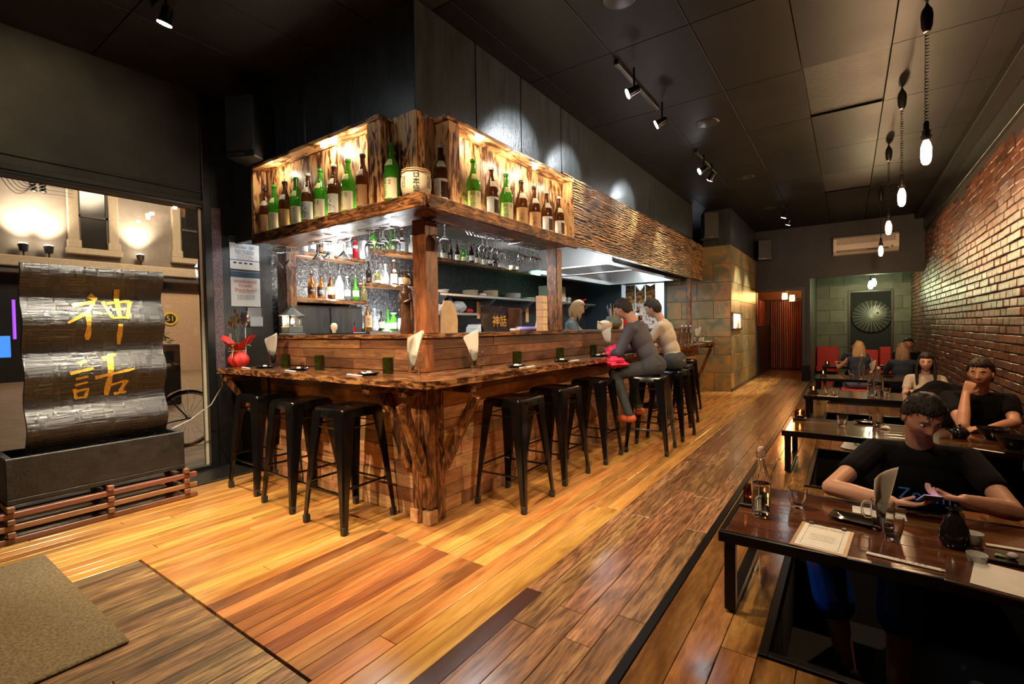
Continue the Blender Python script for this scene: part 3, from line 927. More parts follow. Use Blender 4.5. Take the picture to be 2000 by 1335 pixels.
# ---- brick wall
wr = struct_empty('wall_right', (EX, 7, 1.5))
MB().box((EX + 0.012, 0.6, 0), (EX + 0.2, 15.3, 3.12)).obj('mortar_bed', M['mortar'], wr)
MB().box((EX + 0.012, -1.2, 0), (EX + 0.2, 0.6, CZ)).obj('plaster_return', M['plaster'], wr)
MB().box((EX - 0.03, -1.2, 3.10), (EX + 0.2, FY, CZ + 0.1), 0.004).obj('black_beam', M['rough_black'], wr)
MB().box((EX - 0.17, -1.2, 3.34), (EX - 0.03, FY, CZ), 0.004).obj('beam_casing', M['ceiling'], wr)
bms = []
for k in range(5):
    b = MB().box((-0.055, -0.1125, -0.036), (0.0, 0.1125, 0.036), 0.005)
    b.v = [(p[0] + random.uniform(-1, 1) * 0.002, p[1] + random.uniform(-1, 1) * 0.0035, p[2] + random.uniform(-1, 1) * 0.003) for p in b.v]
    bms.append((b, b.mesh('brick', M['brick'])))
spots_ = []
for i in range(36):
    z = 0.043 + i * 0.086
    k = 0; y = 0.6 + (0.12 if i % 2 else 0)
    while y < 15.2:
        if z < 3.05 - 0.10 * (0.5 + 0.5 * math.sin(y * 2.3)) * (1 if i > 33 else 0):
            spots_.append((y + random.uniform(-1, 1) * 0.003, z + random.uniform(-1, 1) * 0.002, i))
        y += 0.2375
vis = sorted([s_ for s_ in spots_ if s_[0] > 2.55 and s_[1] > 0.75], key=lambda s_: (s_[0] ** 2 + (s_[1] - 1.25) ** 2 * 0.4))
near = set(vis[:296])
mass = MB()
for s_ in spots_:
    bm_, me_ = random.choice(bms)
    dx = random.uniform(-0.004, 0.006)
    if s_ in near:
        o = bpy.data.objects.new('brick', me_); COL.objects.link(o); o.parent = wr
        o.location = (0.045 + dx, s_[0] - 7, s_[1] - 1.5); o.rotation_euler = (random.uniform(-.006, .006), random.uniform(-.03, .03), random.uniform(-.012, .012))
    else:
        t_ = Matrix.Translation((EX + 0.045 + dx, s_[0], s_[1])) @ Euler((0, random.uniform(-.03, .03), random.uniform(-.012, .012))).to_matrix().to_4x4()
        mass.add([t_ @ Vector(p) for p in bm_.v], bm_.f)
def brick_mass_mat():
    m, nt, b = new_mat('old_glossy_brick_field')
    g = nt.nodes.new('ShaderNodeNewGeometry')
    tc = nt.nodes.new('ShaderNodeTexCoord')
    f = noise_n(nt, tc.outputs['Object'], 9, 5, 0.7)
    fb = noise_n(nt, tc.outputs['Object'], 45, 4, 0.7)
    r = ramp(nt, [(0.30, (0.03, 0.013, 0.008)), (0.48, (0.10, 0.036, 0.018)), (0.68, (0.17, 0.065, 0.034))], f)
    hsv = nt.nodes.new('ShaderNodeHueSaturation')
    mr = nt.nodes.new('ShaderNodeMapRange'); mr.inputs[3].default_value = 0.6; mr.inputs[4].default_value = 1.25
    nt.links.new(g.outputs['Random Per Island'], mr.inputs[0]); nt.links.new(mr.outputs[0], hsv.inputs['Value'])
    nt.links.new(r.outputs[0], hsv.inputs['Color']); nt.links.new(hsv.outputs[0], b.inputs['Base Color'])
    b.inputs['Roughness'].default_value = 0.28
    bump(nt, b, fb, 1.0, 0.008)
    return m
tag(mass.obj('brick_courses', brick_mass_mat(), wr), kind='stuff')

# ---- ceiling
ce = struct_empty('ceiling', (-1, 6, CZ))
MB().box((-4.85, -1.2, CZ + 0.03), (EX, 15.3, CZ + 0.12)).obj('ceiling_void', M['dark'], ce)
gx = [-4.85, -4.0, -3.40, -2.79, -2.18, -1.567, -0.955, -0.335, 0.275, 0.885, EX]
gy = [-1.2, 0.03, 1.24, 2.45, 3.67, 4.90, 6.08, 7.30, 8.52, 9.72, 10.93, 12.13, FY]
for i in range(len(gx) - 1):
    for j in range(len(gy) - 1):
        if gx[i + 1] < -2.4 and gy[j] > 2.4: continue
        vent = i == 6 + 0 and j in (5, 8)
        vent = (abs(gx[i] + 0.335) < 0.01 and j in (5, 8))
        z = CZ + (0.022 if vent else 0.0)
        MB().box((gx[i] + 0.003, gy[j] + 0.003, z), (gx[i + 1] - 0.003, gy[j + 1] - 0.003, z + 0.008), 0.002).obj('ceiling_panel', M['duct'] if vent or (i < 4 and j < 3) else M['ceiling'], ce)
for (x, y) in ((-1.26, 3.10), (-1.26, 5.54), (-1.26, 7.93), (-1.24, 10.29)):
    MB().lathe([(0, -0.012), (0.10, -0.012), (0.115, -0.006), (0.12, 0.0), (0, 0.0)], (x, y, CZ), 20).obj('ceiling_speaker', M['frame'], ce, 40)
# ------------------------------------------------------------------ street beyond the glass
SX = -20.0
sw = struct_empty('wall_street', (SX, 4, 3))
MB().box((SX - 0.3, -8, 3.5), (SX, 16, 9.5)).obj('upper_stucco', M['stucco'], sw)
MB().box((SX - 0.3, -8, -0.05), (SX, 5.3, 3.5)).obj('dark_shopfront', M['frame'], sw)
MB().box((SX - 0.3, 5.3, -0.05), (SX + 0.02, 16, 2.75)).obj('shop_wall', M['beige'], sw)
MB().box((SX - 0.3, 5.3, 2.75), (SX, 16, 3.5)).obj('dark_fascia', M['awning'], sw)
MB().box((SX, -8, 3.30), (SX + 0.55, 16, 3.62), 0.03).obj('parapet', M['stone_trim'], sw)
MB().box((SX, -8, 3.12), (SX + 0.45, 16, 3.30), 0.01).obj('parapet_soffit', M['awning'], sw)
struct('street_ground', MB().box((SX - 1, -8, -0.12), (WX - 0.26, 16, -0.05)), M['pave'])
def street_window(yc, name_label):
    t = thing('street_window', name_label, 'window', (SX + 0.05, yc, 4.6))
    hw = 0.50
    f = MB()
    for s in (-1, 1):
        f.box((SX, yc + s * hw - 0.13, 4.2), (SX + 0.14, yc + s * hw + 0.13, 6.5), 0.015)
        f.box((SX, yc + s * hw - 0.18, 6.2), (SX + 0.2, yc + s * hw + 0.18, 6.75), 0.02)
        f.box((SX, yc + s * hw - 0.17, 4.05), (SX + 0.18, yc + s * hw + 0.17, 4.3), 0.02)
    f.obj('pilaster', M['stone_trim'], t)
    f = MB(); f.box((SX, yc - 0.78, 6.72), (SX + 0.28, yc + 0.78, 6.86), 0.02); f.box((SX, yc - 0.7, 3.85), (SX + 0.25, yc + 0.7, 4.05), 0.02)
    f.obj('sill_and_cornice', M['stone_trim'], t)
    arc = [(SX + 0.08, yc - 0.37 + 0.74 * k / 8, 6.05 + 0.12 * math.sin(PI * k / 8)) for k in range(9)]
    MB().tube(arc, 0.05, 6).obj('arched_head', M['stone_trim'], t, 40)
    MB().box((SX, yc - 0.37, 4.1), (SX + 0.03, yc + 0.37, 6.15)).obj('sash_pane', plain('dark_sash_glass', (0.02, 0.018, 0.016), 0.15), t)
    f = MB(); f.box((SX + 0.03, yc - 0.37, 5.05), (SX + 0.07, yc + 0.37, 5.13)); f.box((SX + 0.03, yc - 0.37, 4.1), (SX + 0.07, yc - 0.32, 6.1)); f.box((SX + 0.03, yc + 0.32, 4.1), (SX + 0.07, yc + 0.37, 6.1))
    f.obj('sash_frame', M['awning'], t)
street_window((-20.000,4.971,5.003)[1], 'arched street window with carved stone pilasters between the wall uplights')
street_window((-20.000,7.789,5.213)[1], 'arched street window seen close to the right edge of the shop glass')
for i, (px, lab) in enumerate(((46, 'leftmost glowing uplight on the building across the street'), (96, 'second uplight from the left on the building across the street'), (275, 'uplight right of the carved stone window across the street'))):
    p = ((-19.700,3.297,3.776), (-19.700,3.844,3.751), (-19.700,6.126,3.743))[i]
    t = thing('wall_uplight', lab, 'light', (p[0], p[1], 3.62), 'uplights across the street')
    m = MB(); m.tube([(p[0], p[1], 3.62), (p[0], p[1], 3.78)], 0.025, 6); m.tube([(p[0], p[1], 3.78), (p[0] - 0.03, p[1], 3.98)], [0.09, 0.12], 10)
    m.obj('lamp_body', M['frame'], t)
    MB().ball((p[0] - 0.03, p[1], 3.99), (0.11, 0.11, 0.05), 10, 6).obj('lens', M['street_lamp'], t, 60)
    light('SPOT', 'street_uplight', (p[0] - 0.03, p[1], 4.06), 800, (1.0, 0.80, 0.58), (p[0] - 0.30, p[1], 5.4), 0.1, 100, 1.0)
light('AREA', 'street_glow', (-15, 6, 7), 500, (1.0, 0.75, 0.5), (-17, 7, 0), sx=2, sy=2)
light('AREA', 'street_glow', (-8.0, 4.5, 4.5), 110, (1.0, 0.78, 0.55), (-7, 3.4, 0), sx=1, sy=1)
p = (-19.970,7.017,1.843)
t = thing('round_sign', 'small round yellow sign on the beige wall across the street', 'sign', p)
MB().tube([(p[0], p[1], p[2]), (p[0] + 0.03, p[1], p[2])], 0.24, 20).obj('disc', plain('yellow_sign', (0.75, 0.5, 0.05), 0.5), t, 40)
MB().tube([(p[0] + 0.03, p[1], p[2]), (p[0] + 0.035, p[1], p[2])], 0.17, 20).obj('disc_centre', M['ink'], t)
o = place(text_mesh('51', 0.26, plain('yellow_sign_print', (0.8, 0.6, 0.1), 0.5)), 'lettering', t, (0.04, 0, 0), PI / 2)
# purple neon and blue screen at far left of the shopfront
p = (-18.000,2.784,2.052)
m = MB().tube([(-18.000,2.780,2.254), (-18.000,2.776,1.216)], 0.035, 6)
tag(m.obj('neon_tube', M['neon']), 'violet neon tube in the dark shopfront across the street', 'light')
p = (-18.000,2.546,1.022)
tag(MB().box((p[0], p[1] - 0.3, p[2] - 0.28), (p[0] + 0.05, p[1] + 0.14, p[2] + 0.28), 0.01).obj('shop_screen', M['screen_blue']), 'small blue lit screen in the dark shopfront at the left edge', 'screen')
# planter outside
p = (-25.584,8.704,-0.050)
px, py = -10.6, (-10.600,3.609,0.808)[1]
t = thing('street_planter', 'tall dark planter box with a green shrub outside the glass', 'planter', (px, py, -0.05))
pb = (-10.600,3.618,1.080)[2]
MB().box((px - 0.3, py - 0.28, -0.05), (px + 0.3, py + 0.16, pb), 0.02).obj('box', M['frame'], t)
m = MB()
for k in range(60):
    a = random.uniform(0, 2 * PI); r_ = random.uniform(0, 0.2); h = random.uniform(0.02, 0.3)
    c = Vector((px + r_ * math.cos(a), py - 0.06 + r_ * math.sin(a), pb + h))
    d = Vector((random.uniform(-1, 1), random.uniform(-1, 1), random.uniform(-.3, 1))).normalized() * 0.07
    e = d.orthogonal().normalized() * 0.018
    m.add([c - d, c + e, c + d, c - e], [(0, 1, 2, 3)])
tag(m.obj('foliage', M['leaf'], t), kind='stuff')
m = MB()
for k in range(5):
    m.tube([(px + 0.04 * k - .08, py - .06, pb - 0.05), (px + 0.06 * k - .12, py - .06, pb + 0.15)], 0.006, 4)
m.obj('stems', M['stem'], t)
# overhead wires
t = thing('power_line_bracket', 'insulator bracket and drooping wires high on the street building', 'wires', (-19.800,3.560,5.783))
m = MB()
for a, b in (((-19.800,3.534,6.002), (-19.800,3.587,5.609)), ((-19.800,3.775,5.986), (-19.800,3.786,5.623))):
    for k in range(5):
        c = Vector(a).lerp(Vector(b), k / 4)
        m.ball(c, (0.09, 0.09, 0.05), 8, 5)
    m.tube([a, b], 0.03, 6)
m.obj('insulators', M['frame'], t, 50)
m = MB()
for k in range(5):
    a = Vector((-19.800,3.217,6.071)); b = Vector((-19.800,3.570,5.755))
    pts = [a.lerp(b, q / 8) + Vector((0, -0.1 * k * (1 - q / 8), -0.35 * (0.3 + k * 0.25) * math.sin(PI * q / 8))) for q in range(9)]
    m.tube(pts, 0.012, 4)
for k in range(3):
    m.tube([Vector((-19.800,3.792,5.807)) + Vector((0, 0, -0.12 * k)), Vector((-19.800,4.501,5.814)) + Vector((0, 0, -0.1 * k))], 0.01, 4)
m.obj('wires', M['frame'], t)

# bicycle leaning outside, seen through the lower right of the glass
def bicycle():
    t = thing('bicycle', 'blue and red bicycle parked outside behind the shop glass', 'bicycle', (-6.3, 2.25, -0.05))
    X = -6.3
    def P3(y, z): return (X, y, z)
    rc = (2.36, 0.28); fc = (1.36, 0.28)
    for (cy_, cz_), nm in ((rc, 'wheel'), (fc, 'wheel')):
        m = MB()
        ring = [(X, cy_ + 0.315 * math.cos(2 * PI * k / 36), cz_ + 0.315 * math.sin(2 * PI * k / 36)) for k in range(37)]
        m.tube(ring, 0.017, 6, False)
        w_ = m.obj('wheel', M['tyre'], t, 50)
        m = MB()
        ring = [(X, cy_ + 0.29 * math.cos(2 * PI * k / 36), cz_ + 0.29 * math.sin(2 * PI * k / 36)) for k in range(37)]
        m.tube(ring, 0.008, 5, False)
        for k in range(20):
            a = 2 * PI * k / 20
            m.tube([(X, cy_, cz_), (X, cy_ + 0.29 * math.cos(a), cz_ + 0.29 * math.sin(a))], 0.0018, 3)
        m.tube([(X - 0.04, cy_, cz_), (X + 0.04, cy_, cz_)], 0.02, 8)
        m.obj('spokes_and_hub', M['chrome'], w_)
    bb = P3(1.93, 0.24); st = P3(2.03, 0.72); hd = P3(1.50, 0.70)
    m = MB(); m.tube([bb, st], 0.016, 8); m.tube([bb, hd], 0.018, 8); m.tube([st, hd], 0.015, 8)
    m.tube([bb, P3(*rc)], 0.01, 6); m.tube([st, P3(*rc)], 0.009, 6); m.tube([hd, P3(*fc)], 0.013, 6)
    m.obj('frame', M['bike_blue'], t, 40)
    MB().tube([st, P3(2.07, 0.90)], 0.013, 8).obj('seat_post', M['bike_red'], t)
    m = MB(); m.grid(lambda u, v: (X + (u - 0.5) * (0.05 + 0.11 * v * v), 1.93 + v * 0.26, 0.915 - 0.02 * (2 * u - 1) ** 2 + 0.015 * v), 6, 6)
    m.grid(lambda u, v: (X + (0.5 - u) * (0.05 + 0.11 * v * v), 1.93 + v * 0.26, 0.885 + 0.015 * v), 6, 6)
    m.obj('saddle', M['tyre'], t, 60)
    m = MB()
    m.grid(lambda u, v: (X + (u - 0.5) * 0.05, 2.36 + 0.345 * math.cos(0.2 + v * 2.2), 0.28 + 0.345 * math.sin(0.2 + v * 2.2)), 2, 12)
    m.obj('mudguard', M['bike_red'], t, 60)
    m = MB(); m.tube([(X + 0.03, 1.93, 0.24), (X + 0.06, 1.93, 0.24)], 0.09, 18); m.tube([(X + 0.07, 1.93, 0.24), (X + 0.07, 2.0, 0.09)], 0.01, 6); m.box((X + 0.07, 1.96, 0.07), (X + 0.15, 2.04, 0.10), 0.005)
    m.obj('crank', M['steel_black'], t)
    m = MB(); m.tube([hd, P3(1.46, 0.88)], 0.012, 8); m.tube([(X - 0.22, 1.46, 0.88), (X + 0.22, 1.46, 0.88)], 0.012, 8)
    m.obj('handlebar', M['steel_black'], t)
bicycle()

# ------------------------------------------------------------------ water feature at the window
wf_ = thing('water_feature', 'black rippled water wall with gold brushed characters in a black trough', 'fountain', (-4.35, 1.05, 0.0))
# rippled board : faces +x, z 0.5 -> 1.72
FY0, FY1 = 0.685, 1.445
def ripple(z): return 0.034 * math.sin((z - 1.433) / 0.342 * 2 * PI + PI)
def face_pt(y, z, off=0.0): return (-4.235 + ripple(z) + off, y, z)
m = MB()
NZ = 72
m.grid(lambda u, v: face_pt(FY0 + u * (FY1 - FY0), 0.36 + v * 1.36), 24, NZ)
bw = 0.035
m.grid(lambda u, v: (-4.235 - bw + ripple(0.36 + v * 1.36), FY1 - u * (FY1 - FY0), 0.36 + v * 1.36), 4, NZ)
for yy, s in ((FY0, 0), (FY1, 1)):
    m.grid(lambda u, v: (-4.235 - (1 - u if s == 0 else u) * bw + ripple(0.36 + v * 1.36), yy, 0.36 + v * 1.36), 1, NZ)
m.grid(lambda u, v: (-4.235 - v * bw + ripple(1.72), FY0 + u * (FY1 - FY0), 1.72), 2, 1)
m.obj('rippled_board', M['wet'], wf_, 60)
# brushed characters, strokes as tapering polylines on the board; (u right, v up) in 0..1 of a character square
def strokes(list_, y0, z0, sy, sz, parent, name):
    m = MB()
    for st, wd in list_:
        n = len(st)
        pts = []
        for i in range(n - 1):
            for q in range(6):
                f = q / 6
                pts.append((st[i][0] + (st[i + 1][0] - st[i][0]) * f, st[i][1] + (st[i + 1][1] - st[i][1]) * f))
        pts.append(st[-1])
        L = []
        for i, (a, b) in enumerate(pts):
            if i == 0: dx, dy = pts[1][0] - a, pts[1][1] - b
            elif i == len(pts) - 1: dx, dy = a - pts[i - 1][0], b - pts[i - 1][1]
            else: dx, dy = pts[i + 1][0] - pts[i - 1][0], pts[i + 1][1] - pts[i - 1][1]
            d = math.hypot(dx, dy) or 1
            t_ = i / (len(pts) - 1)
            w_ = wd * (0.75 + 0.35 * abs(math.cos(PI * t_))) * (1 if t_ < 0.85 else 1 - (t_ - 0.85) * 3.0) * random.uniform(0.92, 1.08)
            nx, ny = -dy / d * w_ / 2, dx / d * w_ / 2
            for s in (-1, 1):
                L.append(face_pt(y0 + (a + s * nx) * sy, z0 + (b + s * ny) * sz, 0.0035))
        fs_ = [(2 * i, 2 * i + 1, 2 * i + 3, 2 * i + 2) for i in range(len(pts) - 1)]
        m.add(L, fs_)
    return m.obj(name, M['gold'], parent)
shen = [([(0.36, 0.95), (0.47, 0.86)], 0.10), ([(0.10, 0.74), (0.44, 0.83), (0.30, 0.62), (0.00, 0.42)], 0.06), ([(0.30, 0.62), (0.30, 0.10)], 0.085), ([(0.38, 0.62), (0.52, 0.60)], 0.06),
        ([(0.56, 0.84), (0.66, 0.52)], 0.06), ([(0.62, 0.80), (1.0, 0.86)], 0.055), ([(1.0, 0.86), (0.90, 0.50)], 0.07), ([(0.68, 0.68), (0.92, 0.70)], 0.05), ([(0.66, 0.52), (0.92, 0.53)], 0.045), ([(0.78, 1.08), (0.79, 0.0)], 0.085)]
hua = [([(0.16, 0.86), (0.28, 0.92)], 0.07), ([(0.02, 0.68), (0.36, 0.76)], 0.065), ([(0.10, 0.56), (0.28, 0.60)], 0.05), ([(0.10, 0.43), (0.28, 0.48)], 0.05),
       ([(0.10, 0.36), (0.13, 0.14)], 0.055), ([(0.12, 0.30), (0.30, 0.34), (0.26, 0.14)], 0.055), ([(0.12, 0.16), (0.28, 0.17)], 0.05),
       ([(0.52, 0.94), (0.74, 1.02)], 0.07), ([(0.38, 0.56), (1.0, 0.70)], 0.065), ([(0.64, 0.98), (0.58, 0.16)], 0.10), ([(0.60, 0.36), (0.88, 0.46)], 0.05), ([(0.88, 0.46), (0.80, 0.20)], 0.08), ([(0.70, 0.18), (0.90, 0.20)], 0.06)]
a = (-4.240,0.896,1.191); b = (-4.240,1.251,1.573)
strokes(shen, a[1], a[2], b[1] - a[1], (b[2] - a[2]) / 1.06, wf_, 'gold_character')
a = (-4.240,0.890,0.783); b = (-4.240,1.245,1.115)
strokes(hua, a[1], a[2] , b[1] - a[1], (b[2] - a[2]) / 1.0, wf_, 'gold_character')
# trough
TX0, TX1, TY0, TY1, TZ0, TZ1 = -4.52, -4.155, 0.575, 1.525, 0.235, 0.515
m = MB(); tk = 0.035
m.box((TX0, TY0, TZ0), (TX1, TY1, TZ0 + 0.03), 0.003)
m.box((TX1 - tk, TY0, TZ0 + 0.03), (TX1, TY1, TZ1), 0.004); m.box((TX0, TY0, TZ0 + 0.03), (TX0 + tk, TY1, TZ1), 0.004)
m.box((TX0 + tk, TY0, TZ0 + 0.03), (TX1 - tk, TY0 + tk, TZ1), 0.004); m.box((TX0 + tk, TY1 - tk, TZ0 + 0.03), (TX1 - tk, TY1, TZ1), 0.004)
m.obj('trough', M['concrete_black'], wf_)
MB().box((TX0 + tk, TY0 + tk, TZ0 + 0.03), (TX1 - tk, TY1 - tk, TZ0 + 0.15)).obj('water', plain('still_dark_water', (0.01, 0.012, 0.012), 0.04), wf_)
# slatted cedar plinth under it
pt = thing('slatted_plinth', 'stacked cedar slat plinth under the black water trough', 'plinth', (-4.35, 1.05, 0))
hh = 0.034
for k in range(6):
    z = 0.002 + k * 0.0385
    if k % 2 == 0:
        for x in (-4.50, -4.175):
            MB().box((x, 0.50, z), (x + 0.035, 1.60, z + hh), 0.003).obj('slat', M['pale_wood'], pt)
    else:
        for y in (0.57, 1.05, 1.51):
            MB().box((-4.53, y, z), (-4.125, y + 0.035, z + hh), 0.003).obj('slat', M['pale_wood_x'], pt)

# door mat
tag(MB().box((-3.75, 0.05, 0.001), (-2.395, 0.66, 0.016), 0.006).obj('door_mat', M['mat']), 'worn brown coir door mat on the floorboards at lower left', 'mat')
# ------------------------------------------------------------------ the bar
bar = thing('bar_counter', 'L-shaped bar base clad in reclaimed timber blocks with charred posts', 'bar', (-2.28, 2.23, 0))
FX, FYB = -2.28, 2.23
MB().box((-2.9, FYB + 0.03, 0.0), (FX - 0.03, 9.2, 0.90)).obj('carcass', M['dark'], bar)
MB().box((-4.80, FYB + 0.03, 0.0), (-2.9, 2.88, 0.90)).obj('carcass', M['dark'], bar)
random.seed(21)
def block_rows(a0, a1, z0, z1, rh, lens, mat, along, face, deep=0.022, start=None):
    n = round((z1 - z0) / rh); h = (z1 - z0) / n
    for i in range(n):
        za = z0 + i * h
        a = a0; first = True
        while a < a1 - 0.01:
            lo, hi = lens(i / n, a)
            L = random.uniform(lo, hi) * (random.uniform(0.4, 1) if first else 1); first = False
            e = min(a1, a + L)
            if a1 - e < 0.12: e = a1
            pr = random.uniform(0, 0.008)
            if along == 'Y':
                b = MB().box((face - deep, a + 0.001, za + 0.0012), (face + pr, e - 0.001, za + h - 0.0012), 0.0025)
            else:
                b = MB().box((a + 0.001, face - pr, za + 0.0012), (e - 0.001, face + deep, za + h - 0.0012), 0.0025)
            b.obj('timber_block', mat, bar)
            a = e
block_rows(FYB + 0.12, 9.2, 0.0, 0.905, 0.0905, lambda t, a: ((0.22, 0.5) if t < 0.5 else (0.5, 1.1)) if a < 5 else (1.0, 2.0), M['cladding'], 'Y', FX)
block_rows(-4.30, FX - 0.12, 0.0, 0.905, 0.0905, lambda t, a: (0.18, 0.42) if t < 0.5 else (0.5, 1.0), M['cladding_x'], 'X', FYB)
# upper screen wall behind the counter
UX, UY = -2.43, 2.41
MB().box((UX - 0.10, UY + 0.02, 0.95), (UX - 0.02, 9.2, 1.195)).obj('screen_core', M['dark'], bar)
MB().box((-4.42, UY + 0.02, 0.95), (UX - 0.1, UY + 0.10, 1.195)).obj('screen_core', M['dark'], bar)
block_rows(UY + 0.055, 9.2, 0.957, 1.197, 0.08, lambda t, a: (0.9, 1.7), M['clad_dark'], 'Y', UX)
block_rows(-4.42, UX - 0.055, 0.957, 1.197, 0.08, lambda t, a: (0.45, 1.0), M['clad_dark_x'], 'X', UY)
MB().box((UX - 0.06, UY - 0.008, 0.957), (UX + 0.008, UY + 0.06, 1.197), 0.003).obj('corner_board', M['post_red'], bar)
# corner posts and braces
for a, b in (((-2.35, 2.165, 0.0), (-2.262, 2.235, 0.90)), ((-2.258, 2.165, 0.10), (-2.19, 2.235, 0.90)), ((-2.27, 2.24, 0.0), (-2.20, 2.33, 0.90))):
    MB().box(a, b, 0.008).obj('corner_post', M['post'], bar)
for a, b in (((-2.36, 2.15, 0.0), (-2.29, 2.23, 0.09)), ((-2.25, 2.155, 0.0), (-2.18, 2.23, 0.09))):
    MB().box(a, b, 0.004).obj('post_foot', M['cladding'], bar)
def brace(p0, p1, w, mat, nm='brace'):
    """square timber between two points"""
    p0, p1 = Vector(p0), Vector(p1)
    d = p1 - p0
    q = d.to_track_quat('Z', 'Y')
    T = Matrix.Translation(p0) @ q.to_matrix().to_4x4()
    return MB().box((-w / 2, -w / 2, 0), (w / 2, w / 2, d.length), 0.006, T).obj(nm, mat, bar)
brace((-2.235, 2.17, 0.33), (-2.235, 1.99, 0.80), 0.06, M['post'])
brace((-2.42, 2.21, 0.33), (-2.62, 2.19, 0.82), 0.06, M['post'])
brace((-2.215, 2.33, 0.33), (-2.00, 2.42, 0.82), 0.06, M['post'])
brace((-4.28, 2.20, 0.45), (-4.42, 1.98, 0.84), 0.05, M['post'])
brace((-2.26, 9.12, 0.30), (-2.03, 9.12, 0.86), 0.05, M['post'])
MB().box((-2.62, 1.99, 0.84), (-2.55, 2.23, 0.912), 0.008).obj('bearer', M['beam_y'], bar)
MB().box((-2.27, 1.99, 0.84), (-2.20, 2.23, 0.912), 0.008).obj('bearer', M['beam_y'], bar)
MB().box((-2.28, 2.36, 0.84), (-2.00, 2.43, 0.912), 0.008).obj('bearer', M['beam_x'], bar)
MB().box((-4.47, 1.94, 0.84), (-4.40, 2.23, 0.912), 0.008).obj('bearer', M['beam_y'], bar)
MB().box((-2.28, 9.09, 0.86), (-2.0, 9.15, 0.912), 0.006).obj('bearer', M['beam_x'], bar)
for y in (4.6, 6.9):
    MB().box((-2.28, y, 0.84), (-2.02, y + 0.07, 0.912), 0.008).obj('bearer', M['beam_x'], bar)
MB().box((-2.80, 2.20, 0.86), (-2.36, 2.23, 0.912), 0.004).obj('apron', M['beam_x'], bar)
MB().box((FX, 2.34, 0.86), (FX + 0.025, 9.2, 0.912), 0.004).obj('apron', M['beam_y'], bar)
MB().box((-4.30, 2.195, 0.0), (-4.20, 2.235, 0.905), 0.006).obj('end_board', M['post'], bar)

# counter slab with a live edge
def wob(t, s): return 0.012 * noise.noise(Vector((t * 2.3, s, 0.3))) + 0.006 * noise.noise(Vector((t * 8, s, 1.3)))
ct = thing('countertop', 'charred live-edge slab countertop wrapping round the bar corner', 'countertop', (-2.2, 2.2, 0.93))
poly = [(-1.955 + wob(y, 1.0), y) for y in [1.995 + k * 0.15 for k in range(49)]]
poly = [(-1.985, 1.955)] + poly + [(-1.95, 9.32), (-2.43, 9.32), (-2.43, 2.41)]
m = MB().prism(poly, 0.912, 0.956)
m.obj('slab', M['counter'], ct)
poly = [(-4.50, 2.41), (-4.50, 1.93), (-4.46, 1.90)] + [(x, 1.935 + wob(x, 4.0)) for x in [-4.4 + k * 0.15 for k in range(17)]] + [(-1.985, 1.955), (-2.43, 2.41)]
MB().prism(poly, 0.912, 0.955).obj('slab', M['counter_x'], ct)

# upper ledge
ld = thing('bar_ledge', 'charred upper ledge running along the top of the bar screen', 'ledge', (-2.45, 2.45, 1.2))
MB().prism([(-2.40, 2.38), (-2.40, 9.25), (-2.78, 9.25), (-2.78, 2.76)], 1.198, 1.228).obj('ledge_board', M['beam_y'], ld)
MB().prism([(-2.40, 2.38), (-2.78, 2.76), (-4.44, 2.76), (-4.44, 2.38)], 1.198, 1.2279).obj('ledge_board', M['beam_x'], ld)
MB().box((-2.9, 2.9, 1.165), (-2.75, 9.2, 1.196), 0.003).obj('bench_strip', M['stainless'], ld)

# posts holding the canopy
po = thing('canopy_post', 'thick reddish charred post at the corner of the bar', 'post', (-2.51, 2.49, 1.228))
MB().box((-2.575, 2.425, 1.228), (-2.445, 2.555, 2.045), 0.006).obj('shaft', M['post_red'], po)
po = thing('canopy_post', 'dark charred post further along the bar near the stacked boxes', 'post', (-2.48, 4.4, 1.228))
q = (-2.480,4.297,1.678)
MB().box((-2.54, q[1] - 0.055, 1.228), (-2.42, q[1] + 0.055, 2.06), 0.006).obj('shaft', M['post'], po)
po = thing('canopy_post', 'slim charred post at the far end of the canopy beside the tiled wall', 'post', (-2.42, 8.9, 1.0))
MB().box((-2.44, 9.02, 0.956), (-2.36, 9.10, 2.12), 0.006).obj('shaft', M['post'], po)
po = thing('canopy_post', 'charred post against the black wall at the left end of the bar', 'post', (-4.5, 2.6, 1.228))
MB().box((-4.62, 2.55, 1.228), (-4.46, 2.66, 2.10), 0.006).obj('shaft', M['post'], po)

# overhead canopy shelf carrying the display cases
cn = thing('overhead_shelf', 'thick charred plank shelf over the bar holding the lit cases', 'shelf', (-2.3, 2.2, 2.08))
SZ0, SZ1 = 2.055, 2.105
MB().prism([(-2.185, 2.145), (-2.185, 4.22), (-2.60, 4.22), (-2.60, 2.56)], SZ0, SZ1).obj('shelf_board', M['beam_y'], cn)
MB().prism([(-2.185, 2.145), (-2.60, 2.56), (-4.26, 2.56), (-4.26, 2.145)], SZ0, SZ1 - 0.0005).obj('shelf_board', M['beam_x'], cn)
MB().box((-2.20, 2.20, SZ0 - 0.03), (-2.165, 4.22, SZ1 + 0.012), 0.006).obj('fascia', M['beam_y'], cn)
MB().box((-4.26, 2.13, SZ0 - 0.03), (-2.165, 2.165, SZ1 + 0.012), 0.006).obj('fascia', M['beam_x'], cn)

